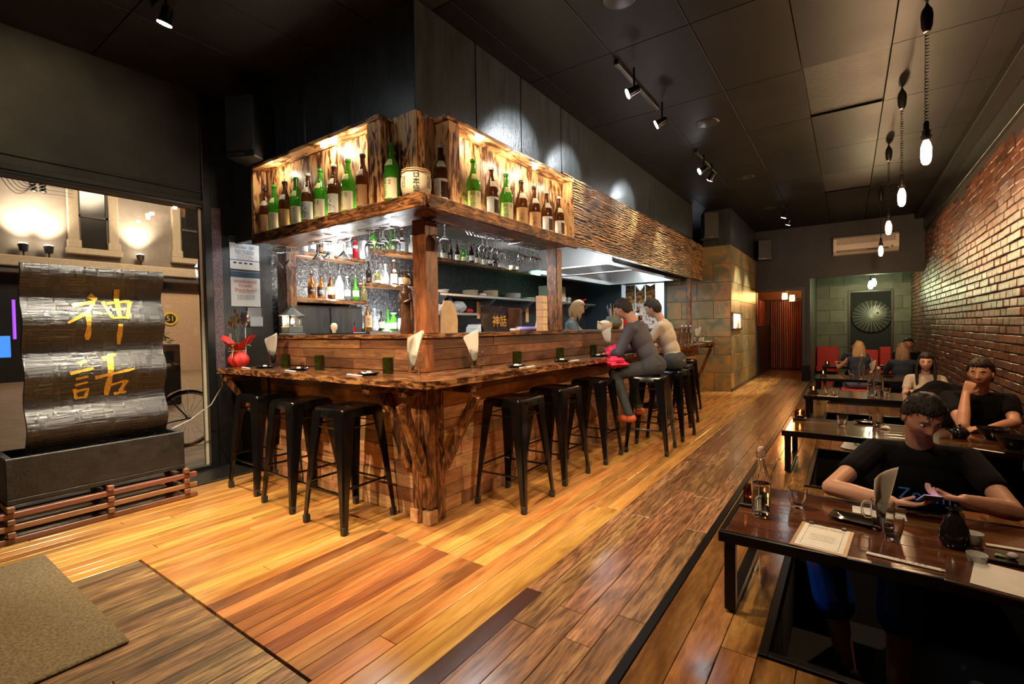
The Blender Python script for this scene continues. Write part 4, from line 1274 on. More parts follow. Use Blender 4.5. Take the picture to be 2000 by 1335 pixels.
# lit display cases
TZ = 2.665
def case(name, label, parts):
    t = thing(name, label, 'display case', parts[0][1])
    for nm, a, b, mt in parts:
        MB().box(a, b, 0.004).obj(nm, M[mt], t)
    return t
case('display_case', 'lit torched pine case of bottles on the left arm of the canopy', [
    ('back_board', (-4.22, 2.245, 2.107), (-2.69, 2.262, TZ), 'box'),
    ('top_board', (-4.22, 2.13, TZ), (-2.55, 2.262, TZ + 0.03), 'box_x'),
    ('side_board', (-4.24, 2.13, 2.107), (-4.20, 2.262, TZ), 'box'),
    ('side_board', (-2.69, 2.14, 2.107), (-2.545, 2.262, TZ - 0.002), 'box')])
case('display_case', 'lit torched pine case of bottles on the aisle side of the canopy', [
    ('back_board', (-2.342, 2.53, 2.107), (-2.325, 4.16, TZ), 'box'),
    ('top_board', (-2.342, 2.40, TZ), (-2.19, 4.20, TZ + 0.03), 'box_y'),
    ('side_board', (-2.342, 4.155, 2.107), (-2.19, 4.195, TZ), 'box'),
    ('side_board', (-2.342, 2.42, 2.107), (-2.195, 2.53, TZ - 0.002), 'box')])
case('corner_backing', 'torched pine corner backing behind the small sake barrel', [
    ('back_board', (-2.545, 2.246, 2.107), (-2.33, 2.264, TZ + 0.04), 'box'),
    ('back_board', (-2.343, 2.264, 2.107), (-2.326, 2.42, TZ + 0.04), 'box')])
# brushed charred panels beyond
ys2 = [4.21, 4.85, (-2.320,6.775,2.260)[1], 9.0, 9.74]
cp = thing('charred_fascia', 'long brushed charred timber fascia above the open kitchen', 'fascia', (BX, 6, 2.4))
for k, (a, b) in enumerate(zip(ys2[:-1], ys2[1:])):
    z = 2.11
    n = 5
    for i in range(n):
        za = z + i * (2.80 - z) / n; zb = z + (i + 1) * (2.80 - z) / n
        MB().box((-2.345, a + 0.002, za + 0.0008), (-2.315 + random.uniform(0, 0.0015), b - 0.002, zb - 0.0008), 0.002).obj('plank', M['panel'], cp)
# puck lamps inside the cases
def puck(p, label, down=True):
    t = thing('puck_light', label, 'light', p, 'puck lamps in the display cases')
    MB().tube([(p[0], p[1], p[2]), (p[0], p[1], p[2] - 0.028)], 0.024, 12).obj('lamp_body', M['led'], t, 40)
pk = [((-3.22, 2.165, TZ), 'left of the twin puck lamps glowing in the left display case'), ((-3.10, 2.165, TZ), 'right of the twin puck lamps glowing in the left display case'),
      ((-2.225, 2.78, TZ), 'nearer puck lamp glowing in the aisle side display case'), ((-2.225, 3.55, TZ), 'further puck lamp glowing in the aisle side display case')]
for p, l in pk: puck(p, l)
for x in (-3.9, -3.15, -2.85):
    light('POINT', 'case_lamp', (x, 2.15, TZ - 0.055), 1.5, (1.0, 0.86, 0.62), size=0.02)
for y in (2.78, 3.2, 3.55, 4.0):
    light('POINT', 'case_lamp', (-2.205, y, TZ - 0.055), 1.3, (1.0, 0.86, 0.62), size=0.02)
light('AREA', 'case_strip', (-3.45, 2.236, 2.118), 4.5, (1.0, 0.88, 0.66), (-3.45, 2.236, 3), sx=1.4, sy=0.012)
light('AREA', 'case_strip', (-2.318, 3.35, 2.118), 4.5, (1.0, 0.88, 0.66), (-2.318, 3.35, 3), sx=0.012, sy=1.5)
light('POINT', 'corner_lamp', (-2.36, 2.20, 2.14), 0.8, (1.0, 0.88, 0.66), size=0.02)

# ------------------------------------------------------------------ bottles
def bottle_proto(name, H, Rb, glass_m, neck=0.16, shoulder=0.62, capm=None, label=None, lab=None, neck_label=None, wrap=1.0, txt=None, tsize=0.05, txtm=None, pour=False, prof=None, split=None):
    """bottle thing with parts body, cap, label, neck_label, lettering; origin at base, front faces -Y"""
    t = bpy.data.objects.new(name, None); COL.objects.link(t); PW[t.name] = (0, 0, 0)
    nr = Rb * neck * 2
    sh = H * shoulder
    P_ = prof or [(0, 0.004), (Rb * 0.7, 0), (Rb * 0.97, 0.004), (Rb, 0.012), (Rb, sh * 0.86), (Rb * 0.96, sh * 0.93), (Rb * 0.80, sh * 1.04), (Rb * 0.52, sh * 1.16), (nr * 1.15, sh * 1.30), (nr, sh * 1.36), (nr, H * 0.93), (nr * 1.2, H * 0.935), (nr * 1.2, H * 0.955), (0, H * 0.956)]
    MB().lathe(P_, (0, 0, 0), 18).obj('body', M[glass_m], t, 50, (0, 0, 0))
    MB().lathe([(0, H * 0.945), (nr * 1.3, H * 0.945), (nr * 1.35, H * 0.99), (nr * 1.1, H), (0, H)], (0, 0, 0), 14).obj('cap', M[capm or 'frame'], t, 50, (0, 0, 0))
    if pour:
        m = MB(); m.tube([(0, 0, H), (0, 0, H + 0.03), (0.008, -0.008, H + 0.065)], [0.008, 0.005, 0.003], 8)
        m.obj('pourer', M['chrome'], t, 50, (0, 0, 0))
    if label:
        z0, z1 = lab or (0.06 * H, 0.40 * H)
        aw = wrap * PI / 2
        if split:      # label of two tones side by side
            MB().lathe([(Rb + 0.0008, z0), (Rb + 0.0008, z1)], (0, 0, 0), 8, a0=-PI / 2 - aw, a1=-PI / 2 - 0.05).obj('label', M[split], t, 60, (0, 0, 0))
            MB().lathe([(Rb + 0.0008, z0), (Rb + 0.0008, z1)], (0, 0, 0), 10, a0=-PI / 2 - 0.05, a1=-PI / 2 + aw).obj('label', M[label], t, 60, (0, 0, 0))
        else:
            MB().lathe([(Rb + 0.0008, z0), (Rb + 0.0008, z1)], (0, 0, 0), 14, a0=-PI / 2 - aw, a1=-PI / 2 + aw).obj('label', M[label], t, 60, (0, 0, 0))
        if txt:
            for (body, sz, a_, z_, mm) in txt:
                o = place(text_mesh(body, sz, M[mm], bend=Rb + 0.0018), 'lettering', t, (0, 0, z_), a_)
    if neck_label:
        zs = sh * 1.06; r0 = Rb * 0.80; 
        MB().lathe([(Rb * 0.925, sh * 0.97), (Rb * 0.80 + 0.002, sh * 1.045), (Rb * 0.545, sh * 1.155)], (0, 0, 0), 8, a0=-PI / 2 - 0.75, a1=-PI / 2 + 0.75).obj('neck_label', M[neck_label], t, 60, (0, 0, 0))
    return t
B = {}
B['green'] = bottle_proto('sake_bottle', 0.395, 0.052, 'g_green', capm='g_green', label='cream', split='yg_label', neck_label='yg_label', wrap=0.82,
    txt=[('蔵\nの\n詩', 0.044, -0.52, 0.092, 'green_print'), ('純\n米', 0.018, 0.34, 0.125, 'green_print')], lab=(0.02, 0.155))
B['orange'] = bottle_proto('sake_bottle', 0.395, 0.052, 'g_brown', capm='frame', label='orange_label', neck_label='cream', wrap=0.85, txt=[('山\n水', 0.040, -0.35, 0.085, 'ink')], lab=(0.02, 0.16))
B['ink'] = bottle_proto('sake_bottle', 0.395, 0.052, 'g_brown', capm='paper', label='paper', neck_label='cream', wrap=0.85, txt=[('名\n倉', 0.062, -0.12, 0.095, 'ink'), ('山', 0.022, 0.62, 0.07, 'ink_red')], lab=(0.025, 0.165))
B['otoko'] = bottle_proto('sake_bottle', 0.395, 0.052, 'g_brown', capm='frame', label='orange_label', neck_label='cream', wrap=0.8, txt=[('男\n山', 0.052, -0.4, 0.095, 'ink')], lab=(0.02, 0.17))
B['dark'] = bottle_proto('sake_bottle', 0.395, 0.052, 'g_brown', capm='paper', label='paper', neck_label='cream', wrap=0.85, txt=[('し\nろ', 0.058, 0.18, 0.09, 'ink')], lab=(0.02, 0.16))
m = MB().lathe([(0.0532, 0.035), (0.0532, 0.14)], (0, 0, 0), 8, a0=-PI / 2 - 0.15, a1=-PI / 2 + 1.0)
m.obj('label_panel', M['brown_glaze'], B['dark'], 60, (0, 0, 0))
used = set()
DESC = {'green': 'green sake bottle', 'orange': 'orange labelled brown sake bottle', 'ink': 'brown sake bottle with bold characters', 'otoko': 'tall orange labelled sake bottle', 'dark': 'white and brown labelled sake bottle'}
def put_bottle(k, loc, rz, label, group):
    p = B[k]
    if k not in used:
        used.add(k); p.location = loc; p.rotation_euler = (0, 0, rz)
        tag(p, label, 'bottle', group); return p
    o = dup(p, loc, rz, label, group); o['category'] = 'bottle'; return o
left = [('orange', (-4.146,2.200,2.188)), ('green', (-3.977,2.200,2.165)), ('orange', (-3.813,2.200,2.185)), ('green', (-3.648,2.200,2.161)), ('ink', (-3.482,2.200,2.177)),
        ('green', (-3.313,2.200,2.152)), ('ink', (-3.141,2.200,2.164)), ('green', (-2.972,2.200,2.156)), ('otoko', (-2.806,2.200,2.148))]
cnt = {}
for i, (k, p) in enumerate(left):
    x = max(-4.12, p[0])
    put_bottle(k, (x, 2.192, 2.1062), R(12) + random.uniform(-.12, .12), '%s, %s from the left in the left lit case' % (DESC[k], ORD[i]), 'sake bottles in the left lit case')
put_bottle('green', ((-2.495,2.190,2.163)[0], 2.185, 2.1062), R(10), 'green glass sake bottle standing left of the small barrel at the canopy corner', 'sake bottles beside the barrel')
put_bottle('dark', (-2.262, (-2.262,2.409,2.170)[1], 2.1062), R(50), 'brown sake bottle standing right of the small barrel at the canopy corner', 'sake bottles beside the barrel')
right = [('green', 924.7), ('dark', 960), ('green', 988.5), ('orange', 1018), ('orange', 1043.5), ('dark', 1067.4), ('dark', 1091)]
ry = [(-2.265,2.752,2.170)[1], (-2.265,2.972,2.215)[1], (-2.265,3.166,2.254)[1], (-2.265,3.385,2.298)[1], (-2.265,3.589,2.249)[1], (-2.265,3.797,2.241)[1], (-2.265,4.020,2.231)[1]]
for i, ((k, _), y) in enumerate(zip(right, ry)):
    put_bottle(k, (-2.262, y, 2.1062), R(62) + random.uniform(-.15, .15), '%s, %s from the left in the aisle side case' % (DESC[k], ORD[i]), 'sake bottles in the aisle side case')
# barrel
bp = (-2.30, 2.215, 2.106)
t = thing('sake_barrel', 'small cream sake barrel with three black characters on the canopy corner', 'barrel', bp)
MB().lathe([(0, 0), (0.070, 0), (0.088, 0.02), (0.098, 0.07), (0.097, 0.12), (0.088, 0.17), (0.082, 0.178), (0, 0.178)], bp, 28).obj('body', M['cream'], t, 50)
for z, r_ in ((0.012, 0.082), (0.158, 0.093), (0.172, 0.089)):
    ring = [(bp[0] + r_ * math.cos(2 * PI * k / 28), bp[1] + r_ * math.sin(2 * PI * k / 28), bp[2] + z + 0.003 * math.sin(k * 2.1)) for k in range(29)]
    MB().tube(ring, 0.005, 6, False).obj('rope_band', M['raffia'] if z > .1 else M['clad_dark'], t, 50)
place(text_mesh('日\n本\n盛', 0.048, M['ink'], bend=0.0995), 'lettering', t, (0, 0, 0.085), R(46))
for a_ in (-0.15, 1.75):
    place(text_mesh('清酒\n上撰\n美味\n特選', 0.020, M['ink'], bend=0.0995), 'lettering', t, (0, 0, 0.09), a_)

# ------------------------------------------------------------------ shelves on the back wall
def shelf(label, a, b, mat='beam_y', lit=True, pw=9):
    t = thing('wall_shelf', label, 'shelf', ((a[0] + b[0]) / 2, (a[1] + b[1]) / 2, a[2]), 'plank shelves on the black wall')
    MB().box(a, b, 0.004).obj('shelf_board', M[mat], t)
    MB().box((b[0], a[1], a[2] - 0.012), (b[0] + 0.012, b[1], b[2] + 0.004), 0.003).obj('front_lip', M[mat], t)
    if lit:
        MB().box((WX + 0.012, a[1] + 0.03, b[2]), (WX + 0.026, b[1] - 0.03, b[2] + 0.008)).obj('led_strip', M['led'], t)
        light('AREA', 'shelf_strip', (WX + 0.045, (a[1] + b[1]) / 2, b[2] + 0.015), pw * 4, (0.98, 0.95, 0.9), (WX + 0.12, (a[1] + b[1]) / 2, b[2] + 0.5), sx=0.02, sy=(b[1] - a[1]) * 0.95)
        L_ = bpy.data.lights[-1]
    return t
S1 = (2.70, 3.60, 2.055); S2 = (2.72, 3.62, 1.575); S3 = (3.66, 4.42, 1.825); S4 = (3.64, 4.22, 1.255); S5 = (3.70, 9.3, 2.215)
shelf('short lit shelf of white and clear bottles, topmost at the left', (WX, S1[0], S1[2]), (-4.62, S1[1], S1[2] + 0.035), pw=14)
shelf('short lit shelf of spirit bottles above the dark cupboard at the left', (WX, S2[0], S2[2]), (-4.62, S2[1], S2[2] + 0.035), pw=14)
shelf('short lit shelf of sake bottles behind the wooden figurine', (WX, S3[0], S3[2] - 0.035), (-4.62, S3[1], S3[2]), pw=9)
shelf('long charred shelf of bottles and cups running above the kitchen', (WX, S5[0], S5[2]), (-4.60, S5[1], S5[2] + 0.035), pw=22)
t = thing('low_cabinet', 'low steel fridge cabinet carrying five lit bottles at its back', 'cabinet', (-4.6, 3.9, 1.0))
MB().box((WX, S4[0], 0.3), (-4.60, S4[1] + 0.2, S4[2]), 0.006).obj('body', M['stainless'], t)
MB().box((-4.598, S4[0] + .02, 0.35), (-4.59, S4[1] + 0.18, S4[2] - 0.04), 0.003).obj('door', M['frame'], t)
light('AREA', 'shelf_strip', (WX + 0.04, 3.95, S4[2] + 0.02), 35, (0.95, 0.97, 1.0), (WX + 0.12, 3.95, 1.9), sx=0.02, sy=0.6)
t = thing('dark_cupboard', 'black cupboard under the spirit shelf behind the bar', 'cupboard', (-4.7, 3.1, 1.0))
MB().box((WX, 2.72, 0.4), (-4.66, 3.58, 1.54), 0.004).obj('body', M['frame'], t)
MB().box((-4.66, 2.74, 0.42), (-4.648, 3.14, 1.52), 0.003).obj('door', M['bulkhead'], t)
MB().box((-4.66, 3.16, 0.42), (-4.648, 3.56, 1.52), 0.003).obj('door', M['bulkhead'], t)

# small bottle kinds
SB = {}
def sb(k, *a, **kw):
    SB[k] = bottle_proto(*a, **kw)
sb('whisky', 'spirit_bottle', 0.27, 0.043, 'g_amber', capm='frame', label='brown_glaze', lab=(0.05, 0.13), pour=True, shoulder=0.66, txt=[('No.7', 0.022, 0, 0.09, 'paper')])
sb('whisky2', 'spirit_bottle', 0.25, 0.045, 'g_amber', capm='frame', label='ink', lab=(0.03, 0.13), pour=True, shoulder=0.60, txt=[('OLD\nNo.7', 0.022, 0, 0.08, 'cream')])
sb('bourbon', 'spirit_bottle', 0.28, 0.037, 'g_brown', capm='frame', label='orange_label', lab=(0.06, 0.14), pour=True, shoulder=0.60)
sb('frosted', 'spirit_bottle', 0.29, 0.046, 'g_frost', capm='chrome', label='paper', lab=(0.07, 0.15), wrap=0.5, pour=True, shoulder=0.72, txt=[('VODKA', 0.018, 0, 0.12, 'ink'), ('PREMIUM', 0.010, 0, 0.10, 'ink')])
sb('gin', 'spirit_bottle', 0.28, 0.038, 'g_clear', capm='paper', label='paper', lab=(0.05, 0.12), pour=True, shoulder=0.66, wrap=0.7)
sb('greengin', 'spirit_bottle', 0.26, 0.037, 'g_green', capm='g_green', label='yg_label', lab=(0.05, 0.12), pour=True, shoulder=0.60)
sb('tequila', 'spirit_bottle', 0.25, 0.036, 'g_yellow', capm='frame', pour=True, shoulder=0.55)
sb('clear', 'spirit_bottle', 0.28, 0.043, 'g_clear', capm='paper', label='paper', lab=(0.05, 0.17), shoulder=0.68, wrap=0.9)
sb('flav', 'spirit_bottle', 0.28, 0.043, 'g_frost', capm='frame', label='yg_label', lab=(0.09, 0.15), shoulder=0.68, wrap=0.6)
sb('red', 'spirit_bottle', 0.25, 0.035, 'g_red', capm='g_red', shoulder=0.66, label='paper', lab=(0.13, 0.16), wrap=0.6)
sb('umeshu', 'sake_bottle', 0.34, 0.048, 'g_amber', capm='frame', label='orange_label', lab=(0.05, 0.2), txt=[('梅\n酒', 0.05, 0.2, 0.12, 'ink')])
sb('white', 'sake_bottle', 0.29, 0.040, 'g_frost', capm='paper', label='paper', lab=(0.03, 0.10), shoulder=0.52)
sb('dkgreen', 'sake_bottle', 0.27, 0.038, 'g_dkgreen', capm='frame', label='cream', lab=(0.04, 0.12), shoulder=0.5, txt=[('大', 0.04, 0, 0.08, 'ink')])
sb('lightgreen', 'sake_bottle', 0.28, 0.038, 'g_green', capm='g_green', label='yg_label', lab=(0.04, 0.10), shoulder=0.5)
sb('black', 'sake_bottle', 0.31, 0.040, 'g_black', capm='frame', label='cream', lab=(0.03, 0.12), shoulder=0.52, txt=[('吟', 0.04, 0, 0.08, 'ink')])
sb('blackplain', 'sake_bottle', 0.31, 0.037, 'g_black', capm='frame', shoulder=0.52, label='brown_glaze', lab=(0.03, 0.08))
sb('browntall', 'sake_bottle', 0.36, 0.045, 'g_brown', capm='cream', label='paper', lab=(0.03, 0.16), shoulder=0.55, neck_label='paper', txt=[('秋\n味', 0.05, 0.1, 0.1, 'ink_blue')])
sb('amberflask', 'spirit_bottle', 0.19, 0.046, 'g_yellow', capm='paper', shoulder=0.70, label='cream', lab=(0.02, 0.05))
sb('jar', 'glass_jar', 0.24, 0.038, 'g_green', capm='paper', neck=0.36, shoulder=0.74, label='yg_label', lab=(0.03, 0.11))
sb('wine', 'wine_bottle', 0.30, 0.037, 'g_black', capm='g_red', shoulder=0.6, label='paper', lab=(0.06, 0.13))
sb('sauce', 'sauce_bottle', 0.24, 0.045, 'g_black', capm='ext_red', neck=0.30, shoulder=0.66)
used2 = set()
SD = {'whisky': 'square-shouldered whisky bottle with steel pourer', 'whisky2': 'squat black-labelled whiskey bottle with pourer', 'bourbon': 'brown bourbon bottle with orange label', 'frosted': 'frosted white vodka bottle with pourer',
      'gin': 'clear gin bottle with small white label', 'greengin': 'green gin bottle with pourer', 'tequila': 'pale yellow tequila bottle with pourer', 'clear': 'clear spirit bottle with white label', 'flav': 'frosted bottle with yellow-green label',
      'red': 'bright red liqueur bottle', 'umeshu': 'amber plum wine bottle with orange label', 'white': 'milky white sake bottle', 'dkgreen': 'dark olive sake bottle with cream label', 'lightgreen': 'bright green slim sake bottle',
      'black': 'black sake bottle with cream label', 'blackplain': 'slim near-black sake bottle', 'browntall': 'tall brown sake bottle with white label', 'amberflask': 'short flask of pale amber liquor', 'jar': 'green capped glass jar', 'wine': 'dark wine bottle with red cap',
      'sauce': 'dark sauce bottle with red cap'}
def put_small(k, loc, rz, where, group, sc=None):
    lab = SD[k] + ' ' + where
    p = SB[k]
    if k not in used2:
        used2.add(k); p.location = loc; p.rotation_euler = (0, 0, rz)
        if sc: p.scale = (sc,) * 3
        return tag(p, lab, 'bottle', group)
    o = dup(p, loc, rz, lab, group, sc); o['category'] = 'bottle'; return o
def rowb(kinds, y0, y1, x, z, where, group, sc=None, rz=None):
    n = len(kinds)
    for i, k in enumerate(kinds):
        y = y0 + (y1 - y0) * i / max(1, n - 1)
        put_small(k, (x + random.uniform(-.008, .008), y, z), R(62) + random.uniform(-.2, .2), where % ORD[i], group, sc)
YA = (-4.700,2.977,1.740)[1]; YB = (-4.700,3.639,1.751)[1]
rowb(['whisky', 'whisky2', 'bourbon', 'frosted', 'gin', 'greengin', 'tequila'], YA, YB, -4.70, S2[2] + 0.0355, ', %s on the middle lit shelf', 'spirit bottles on the middle lit shelf')
rowb(['clear', 'flav', 'clear', 'blackplain', 'clear', 'flav', 'flav', 'gin', 'red'], 2.80, 3.54, -4.70, S1[2] + 0.0355, ', %s along on the top left shelf', 'bottles on the top left shelf')
rowb(['blackplain', 'amberflask', 'white', 'browntall', 'black', 'blackplain'], 3.72, 4.36, -4.70, S3[2] + 0.0005, ', %s along on the shelf behind the figurine', 'bottles on the shelf behind the figurine', 0.9)
rowb(['umeshu', 'white', 'dkgreen', 'lightgreen', 'jar', 'white'], 3.69, 4.19, -4.70, S4[2] + 0.0005, ', %s along on the low steel cabinet', 'bottles on the low steel cabinet', 0.95)
K5 = ['lightgreen', 'white', 'lightgreen', 'browntall', 'white', 'browntall', 'blackplain', 'white', 'black', 'blackplain', 'black', 'lightgreen', 'wine', 'dkgreen', 'black', 'wine', 'blackplain']
for i, k in enumerate(K5):
    y = 3.80 + i * 0.155 + random.uniform(-.02, .02)
    put_small(k, (-4.72, y, S5[2] + 0.0355), R(60) + random.uniform(-.2, .2), ', number %s from the left on the long shelf' % (ORD[i] if i < 12 else ['thirteen', 'fourteen', 'fifteen', 'sixteen', 'seventeen'][i - 12]), 'bottles on the long kitchen shelf')
# pale stack of tin at the start of the long shelf
t = thing('steel_canister', 'large pale steel canister on the long shelf left of the hanging wine glasses', 'canister', (-4.70, 3.66, S5[2] + 0.036))
# cups further along the long shelf
cup = bpy.data.objects.new('tea_cup', MB().lathe([(0, 0.004), (0.022, 0), (0.028, 0.02), (0.036, 0.075), (0.033, 0.075), (0.026, 0.02), (0, 0.01)], (0, 0, 0), 12).mesh('tea_cup', M['ceramic_w'], 50))
COL.objects.link(cup)
rng_l = ['first', 'second', 'third', 'fourth', 'fifth', 'sixth', 'seventh', 'eighth', 'ninth', 'tenth', 'eleventh', 'twelfth']
for i in range(11):
    o = cup if i == 0 else cup.copy()
    if i: COL.objects.link(o)
    o.location = (-4.68, 6.65 + i * 0.20, S5[2] + 0.0355)
    tag(o, '%s small white cup from the left on the long charred shelf' % ORD[i], 'cup', 'white cups on the long charred shelf')
bpy.data.objects.remove(t)
cans = MB().lathe([(0, 0), (0.075, 0), (0.078, 0.01), (0.078, 0.20), (0.07, 0.22), (0.02, 0.235), (0, 0.235)], (-4.66, 3.62, S1[2] + 0.036), 20)
tag(cans.obj('steel_canister', M['stainless'], None, 40), 'pale steel canister at the right end of the top left shelf', 'canister')

# ------------------------------------------------------------------ glasses hanging under the canopy
mart = bpy.data.objects.new('martini_glass', MB().lathe([(0, 0.0), (0.034, 0.002), (0.034, 0.004), (0.004, 0.012), (0.0035, 0.085), (0.006, 0.09), (0.055, 0.155), (0.0535, 0.155), (0.004, 0.094), (0, 0.094)], (0, 0, 0), 18).mesh('martini_glass', M['clear'], 50))
wine = bpy.data.objects.new('wine_glass', MB().lathe([(0, 0.0), (0.034, 0.002), (0.034, 0.004), (0.004, 0.012), (0.0035, 0.075), (0.012, 0.085), (0.034, 0.105), (0.042, 0.135), (0.040, 0.165), (0.033, 0.195), (0.0322, 0.195), (0.039, 0.165), (0.041, 0.135), (0.033, 0.107), (0.011, 0.088), (0, 0.087)], (0, 0, 0), 18).mesh('wine_glass', M['clear'], 50))
for o in (mart, wine): COL.objects.link(o)
first_g = {'martini_glass': True, 'wine_glass': True}
def hang(proto, loc, label, group):
    if first_g[proto.name.split('.')[0]]:
        o = proto; first_g[proto.name.split('.')[0]] = False
    else:
        o = proto.copy(); COL.objects.link(o)
    o.location = loc; o.rotation_euler = (PI, 0, 0)
    tag(o, label, 'glass', group)
RZ = 2.018
def rack(label, x0, x1, y0, y1):
    """wire glass rack bolted under the canopy shelf"""
    t = thing('glass_rack', label, 'rack', ((x0 + x1) / 2, (y0 + y1) / 2, RZ), 'wire glass racks under the canopy')
    m = MB()
    z = RZ - 0.004
    if x1 - x0 > y1 - y0:
        for k in range(int((x1 - x0) / 0.045) + 1):
            x = x0 + k * 0.045
            m.tube([(x, y0, z), (x, y1, z), (x, y1 + 0.03, SZ0 - 0.002)], 0.0022, 5)
        m.tube([(x0, y0, z), (x1, y0, z)], 0.0028, 5); m.tube([(x0, y1, z), (x1, y1, z)], 0.0028, 5)
    else:
        for k in range(int((y1 - y0) / 0.045) + 1):
            y = y0 + k * 0.045
            m.tube([(x1, y, z), (x0, y, z), (x0 - 0.03, y, SZ0 - 0.002)], 0.0022, 5)
        m.tube([(x0, y0, z), (x0, y1, z)], 0.0028, 5); m.tube([(x1, y0, z), (x1, y1, z)], 0.0028, 5)
    m.obj('wires', M['chrome'], t)
gx1 = [(-4.373,2.450,1.902)[0], (-4.224,2.450,1.888)[0]]
for i, x in enumerate(gx1): hang(mart, (x, 2.42 + .03 * i, RZ), '%s of the two martini glasses hanging at the far left' % ('left', 'right')[i], 'hanging martini glasses')
rack('wire rack holding two martini glasses at the left end', gx1[0] - 0.06, gx1[1] + 0.12, 2.34, 2.50)
gx2 = [(-3.690,2.450,1.861)[0], (-3.587,2.450,1.864)[0], (-3.431,2.450,1.879)[0]]
for i, x in enumerate(gx2): hang(mart, (x, 2.40 + .035 * i, RZ), '%s of the three martini glasses hanging above the spirit shelf' % ('leftmost', 'middle', 'rightmost')[i], 'hanging martini glasses')
rack('wire rack holding three martini glasses above the spirit shelf', gx2[0] - 0.05, gx2[2] + 0.1, 2.34, 2.52)
gx3 = [(-2.973,2.420,1.868)[0], (-2.890,2.420,1.859)[0], (-2.815,2.420,1.851)[0], (-2.725,2.420,1.841)[0]]
for i, x in enumerate(gx3): hang(wine, (x, 2.37 + .03 * (i % 2), RZ), '%s of four wine glasses hanging left of the corner post' % ('leftmost', 'second', 'third', 'rightmost')[i], 'hanging wine glasses')
rack('wire rack of four wine glasses left of the corner post', gx3[0] - 0.05, gx3[3] + 0.06, 2.30, 2.46)
gy1 = [(-2.420,2.497,1.854)[1], (-2.420,2.603,1.849)[1]]
for i, y in enumerate(gy1): hang(wine, (-2.42, y, RZ), '%s of two wine glasses hanging just right of the corner post' % ('nearer', 'further')[i], 'hanging wine glasses')
rack('wire rack of two wine glasses right of the corner post', -2.50, -2.34, gy1[0] - 0.06, gy1[1] + 0.06)
gy2 = [(-2.420,3.047,1.844)[1], (-2.420,3.134,1.833)[1], (-2.420,3.218,1.842)[1], (-2.420,3.319,1.832)[1]]
for i, y in enumerate(gy2): hang(wine, (-2.42 - .02 * (i % 2), y, RZ), '%s of four wine glasses on the middle rack' % ('nearest', 'second', 'third', 'furthest')[i], 'hanging wine glasses')
rack('wire rack of four wine glasses midway along the canopy', -2.50, -2.34, gy2[0] - 0.08, gy2[3] + 0.06)
gy3 = [(-2.420,3.601,1.838)[1], (-2.420,3.711,1.849)[1], (-2.420,3.807,1.859)[1], (-2.420,3.916,1.846)[1]]
for i, y in enumerate(gy3): hang(wine, (-2.42 - .02 * (i % 2), y, RZ), '%s of four wine glasses on the rack by the far post' % ('nearest', 'second', 'third', 'furthest')[i], 'hanging wine glasses')
rack('wire rack of four wine glasses nearest the dark canopy post', -2.50, -2.34, gy3[0] - 0.08, gy3[3] + 0.06)
light('AREA', 'bar_under_light', (-3.2, 2.62, 2.04), 12, (0.95, 0.97, 1.0), (-3.6, 3.6, 1.4), sx=1.2, sy=0.05)
light('AREA', 'bar_inner_light', (-3.5, 3.6, 2.58), 60, (0.9, 0.96, 1.0), (-3.6, 3.8, 0.9), sx=1.5, sy=1.0)

# ------------------------------------------------------------------ kitchen
def simple(name, label, cat, mb, mat, smooth=None, group=None):
    return tag(mb.obj(name, mat, None, smooth), label, cat, group)
def steel_shelf(label, y0, y1, z, x1=-4.52):
    t = thing('steel_shelf', label, 'shelf', (-4.7, (y0 + y1) / 2, z), 'stainless kitchen shelves')
    MB().box((WX, y0, z - 0.035), (x1, y1, z), 0.003).obj('shelf_board', M['stainless'], t)
    k = y0 + 0.1
    while k < y1:
        MB().prism([(WX, z - 0.035), (x1 + 0.04, z - 0.035), (WX, z - 0.30), (WX, z - 0.26)][:3], k, k + 0.015, Matrix(((1, 0, 0, 0), (0, 0, 1, 0), (0, 1, 0, 0), (0, 0, 0, 1)))).obj('bracket', M['stainless'], t)
        k += 1.1
    return t
steel_shelf('long stainless shelf stacked with plates on the kitchen wall', 4.75, 9.6, 1.765)
steel_shelf('short lower stainless shelf with bags on the kitchen wall', 4.50, 5.55, 1.50)
steel_shelf('short high stainless shelf holding red-capped sauce bottles', 4.35, 4.80, 1.80, -4.5)
rowb(['sauce', 'sauce', 'sauce'], 4.42, 4.72, -4.66, 1.8005, ', %s on the steel shelf by the corner post', 'red-capped sauce bottles')
kb = thing('kitchen_bench', 'long stainless kitchen bench behind the bar', 'bench', (-4.5, 6.5, 0))
MB().box((WX, 4.7, 0.86), (-4.15, 9.7, 0.90), 0.004).obj('benchtop', M['stainless'], kb)
MB().box((WX, 4.72, 0.1), (-4.2, 9.68, 0.86)).obj('cabinet', M['stainless'], kb)
kb = thing('service_bench', 'stainless service bench just behind the bar screen', 'bench', (-2.95, 5, 0))
MB().box((-3.25, 2.95, 1.02), (-2.80, 9.2, 1.06), 0.004).obj('benchtop', M['stainless'], kb)
MB().box((-3.2, 2.97, 0.05), (-2.92, 9.18, 1.02)).obj('cabinet', M['stainless'], kb)
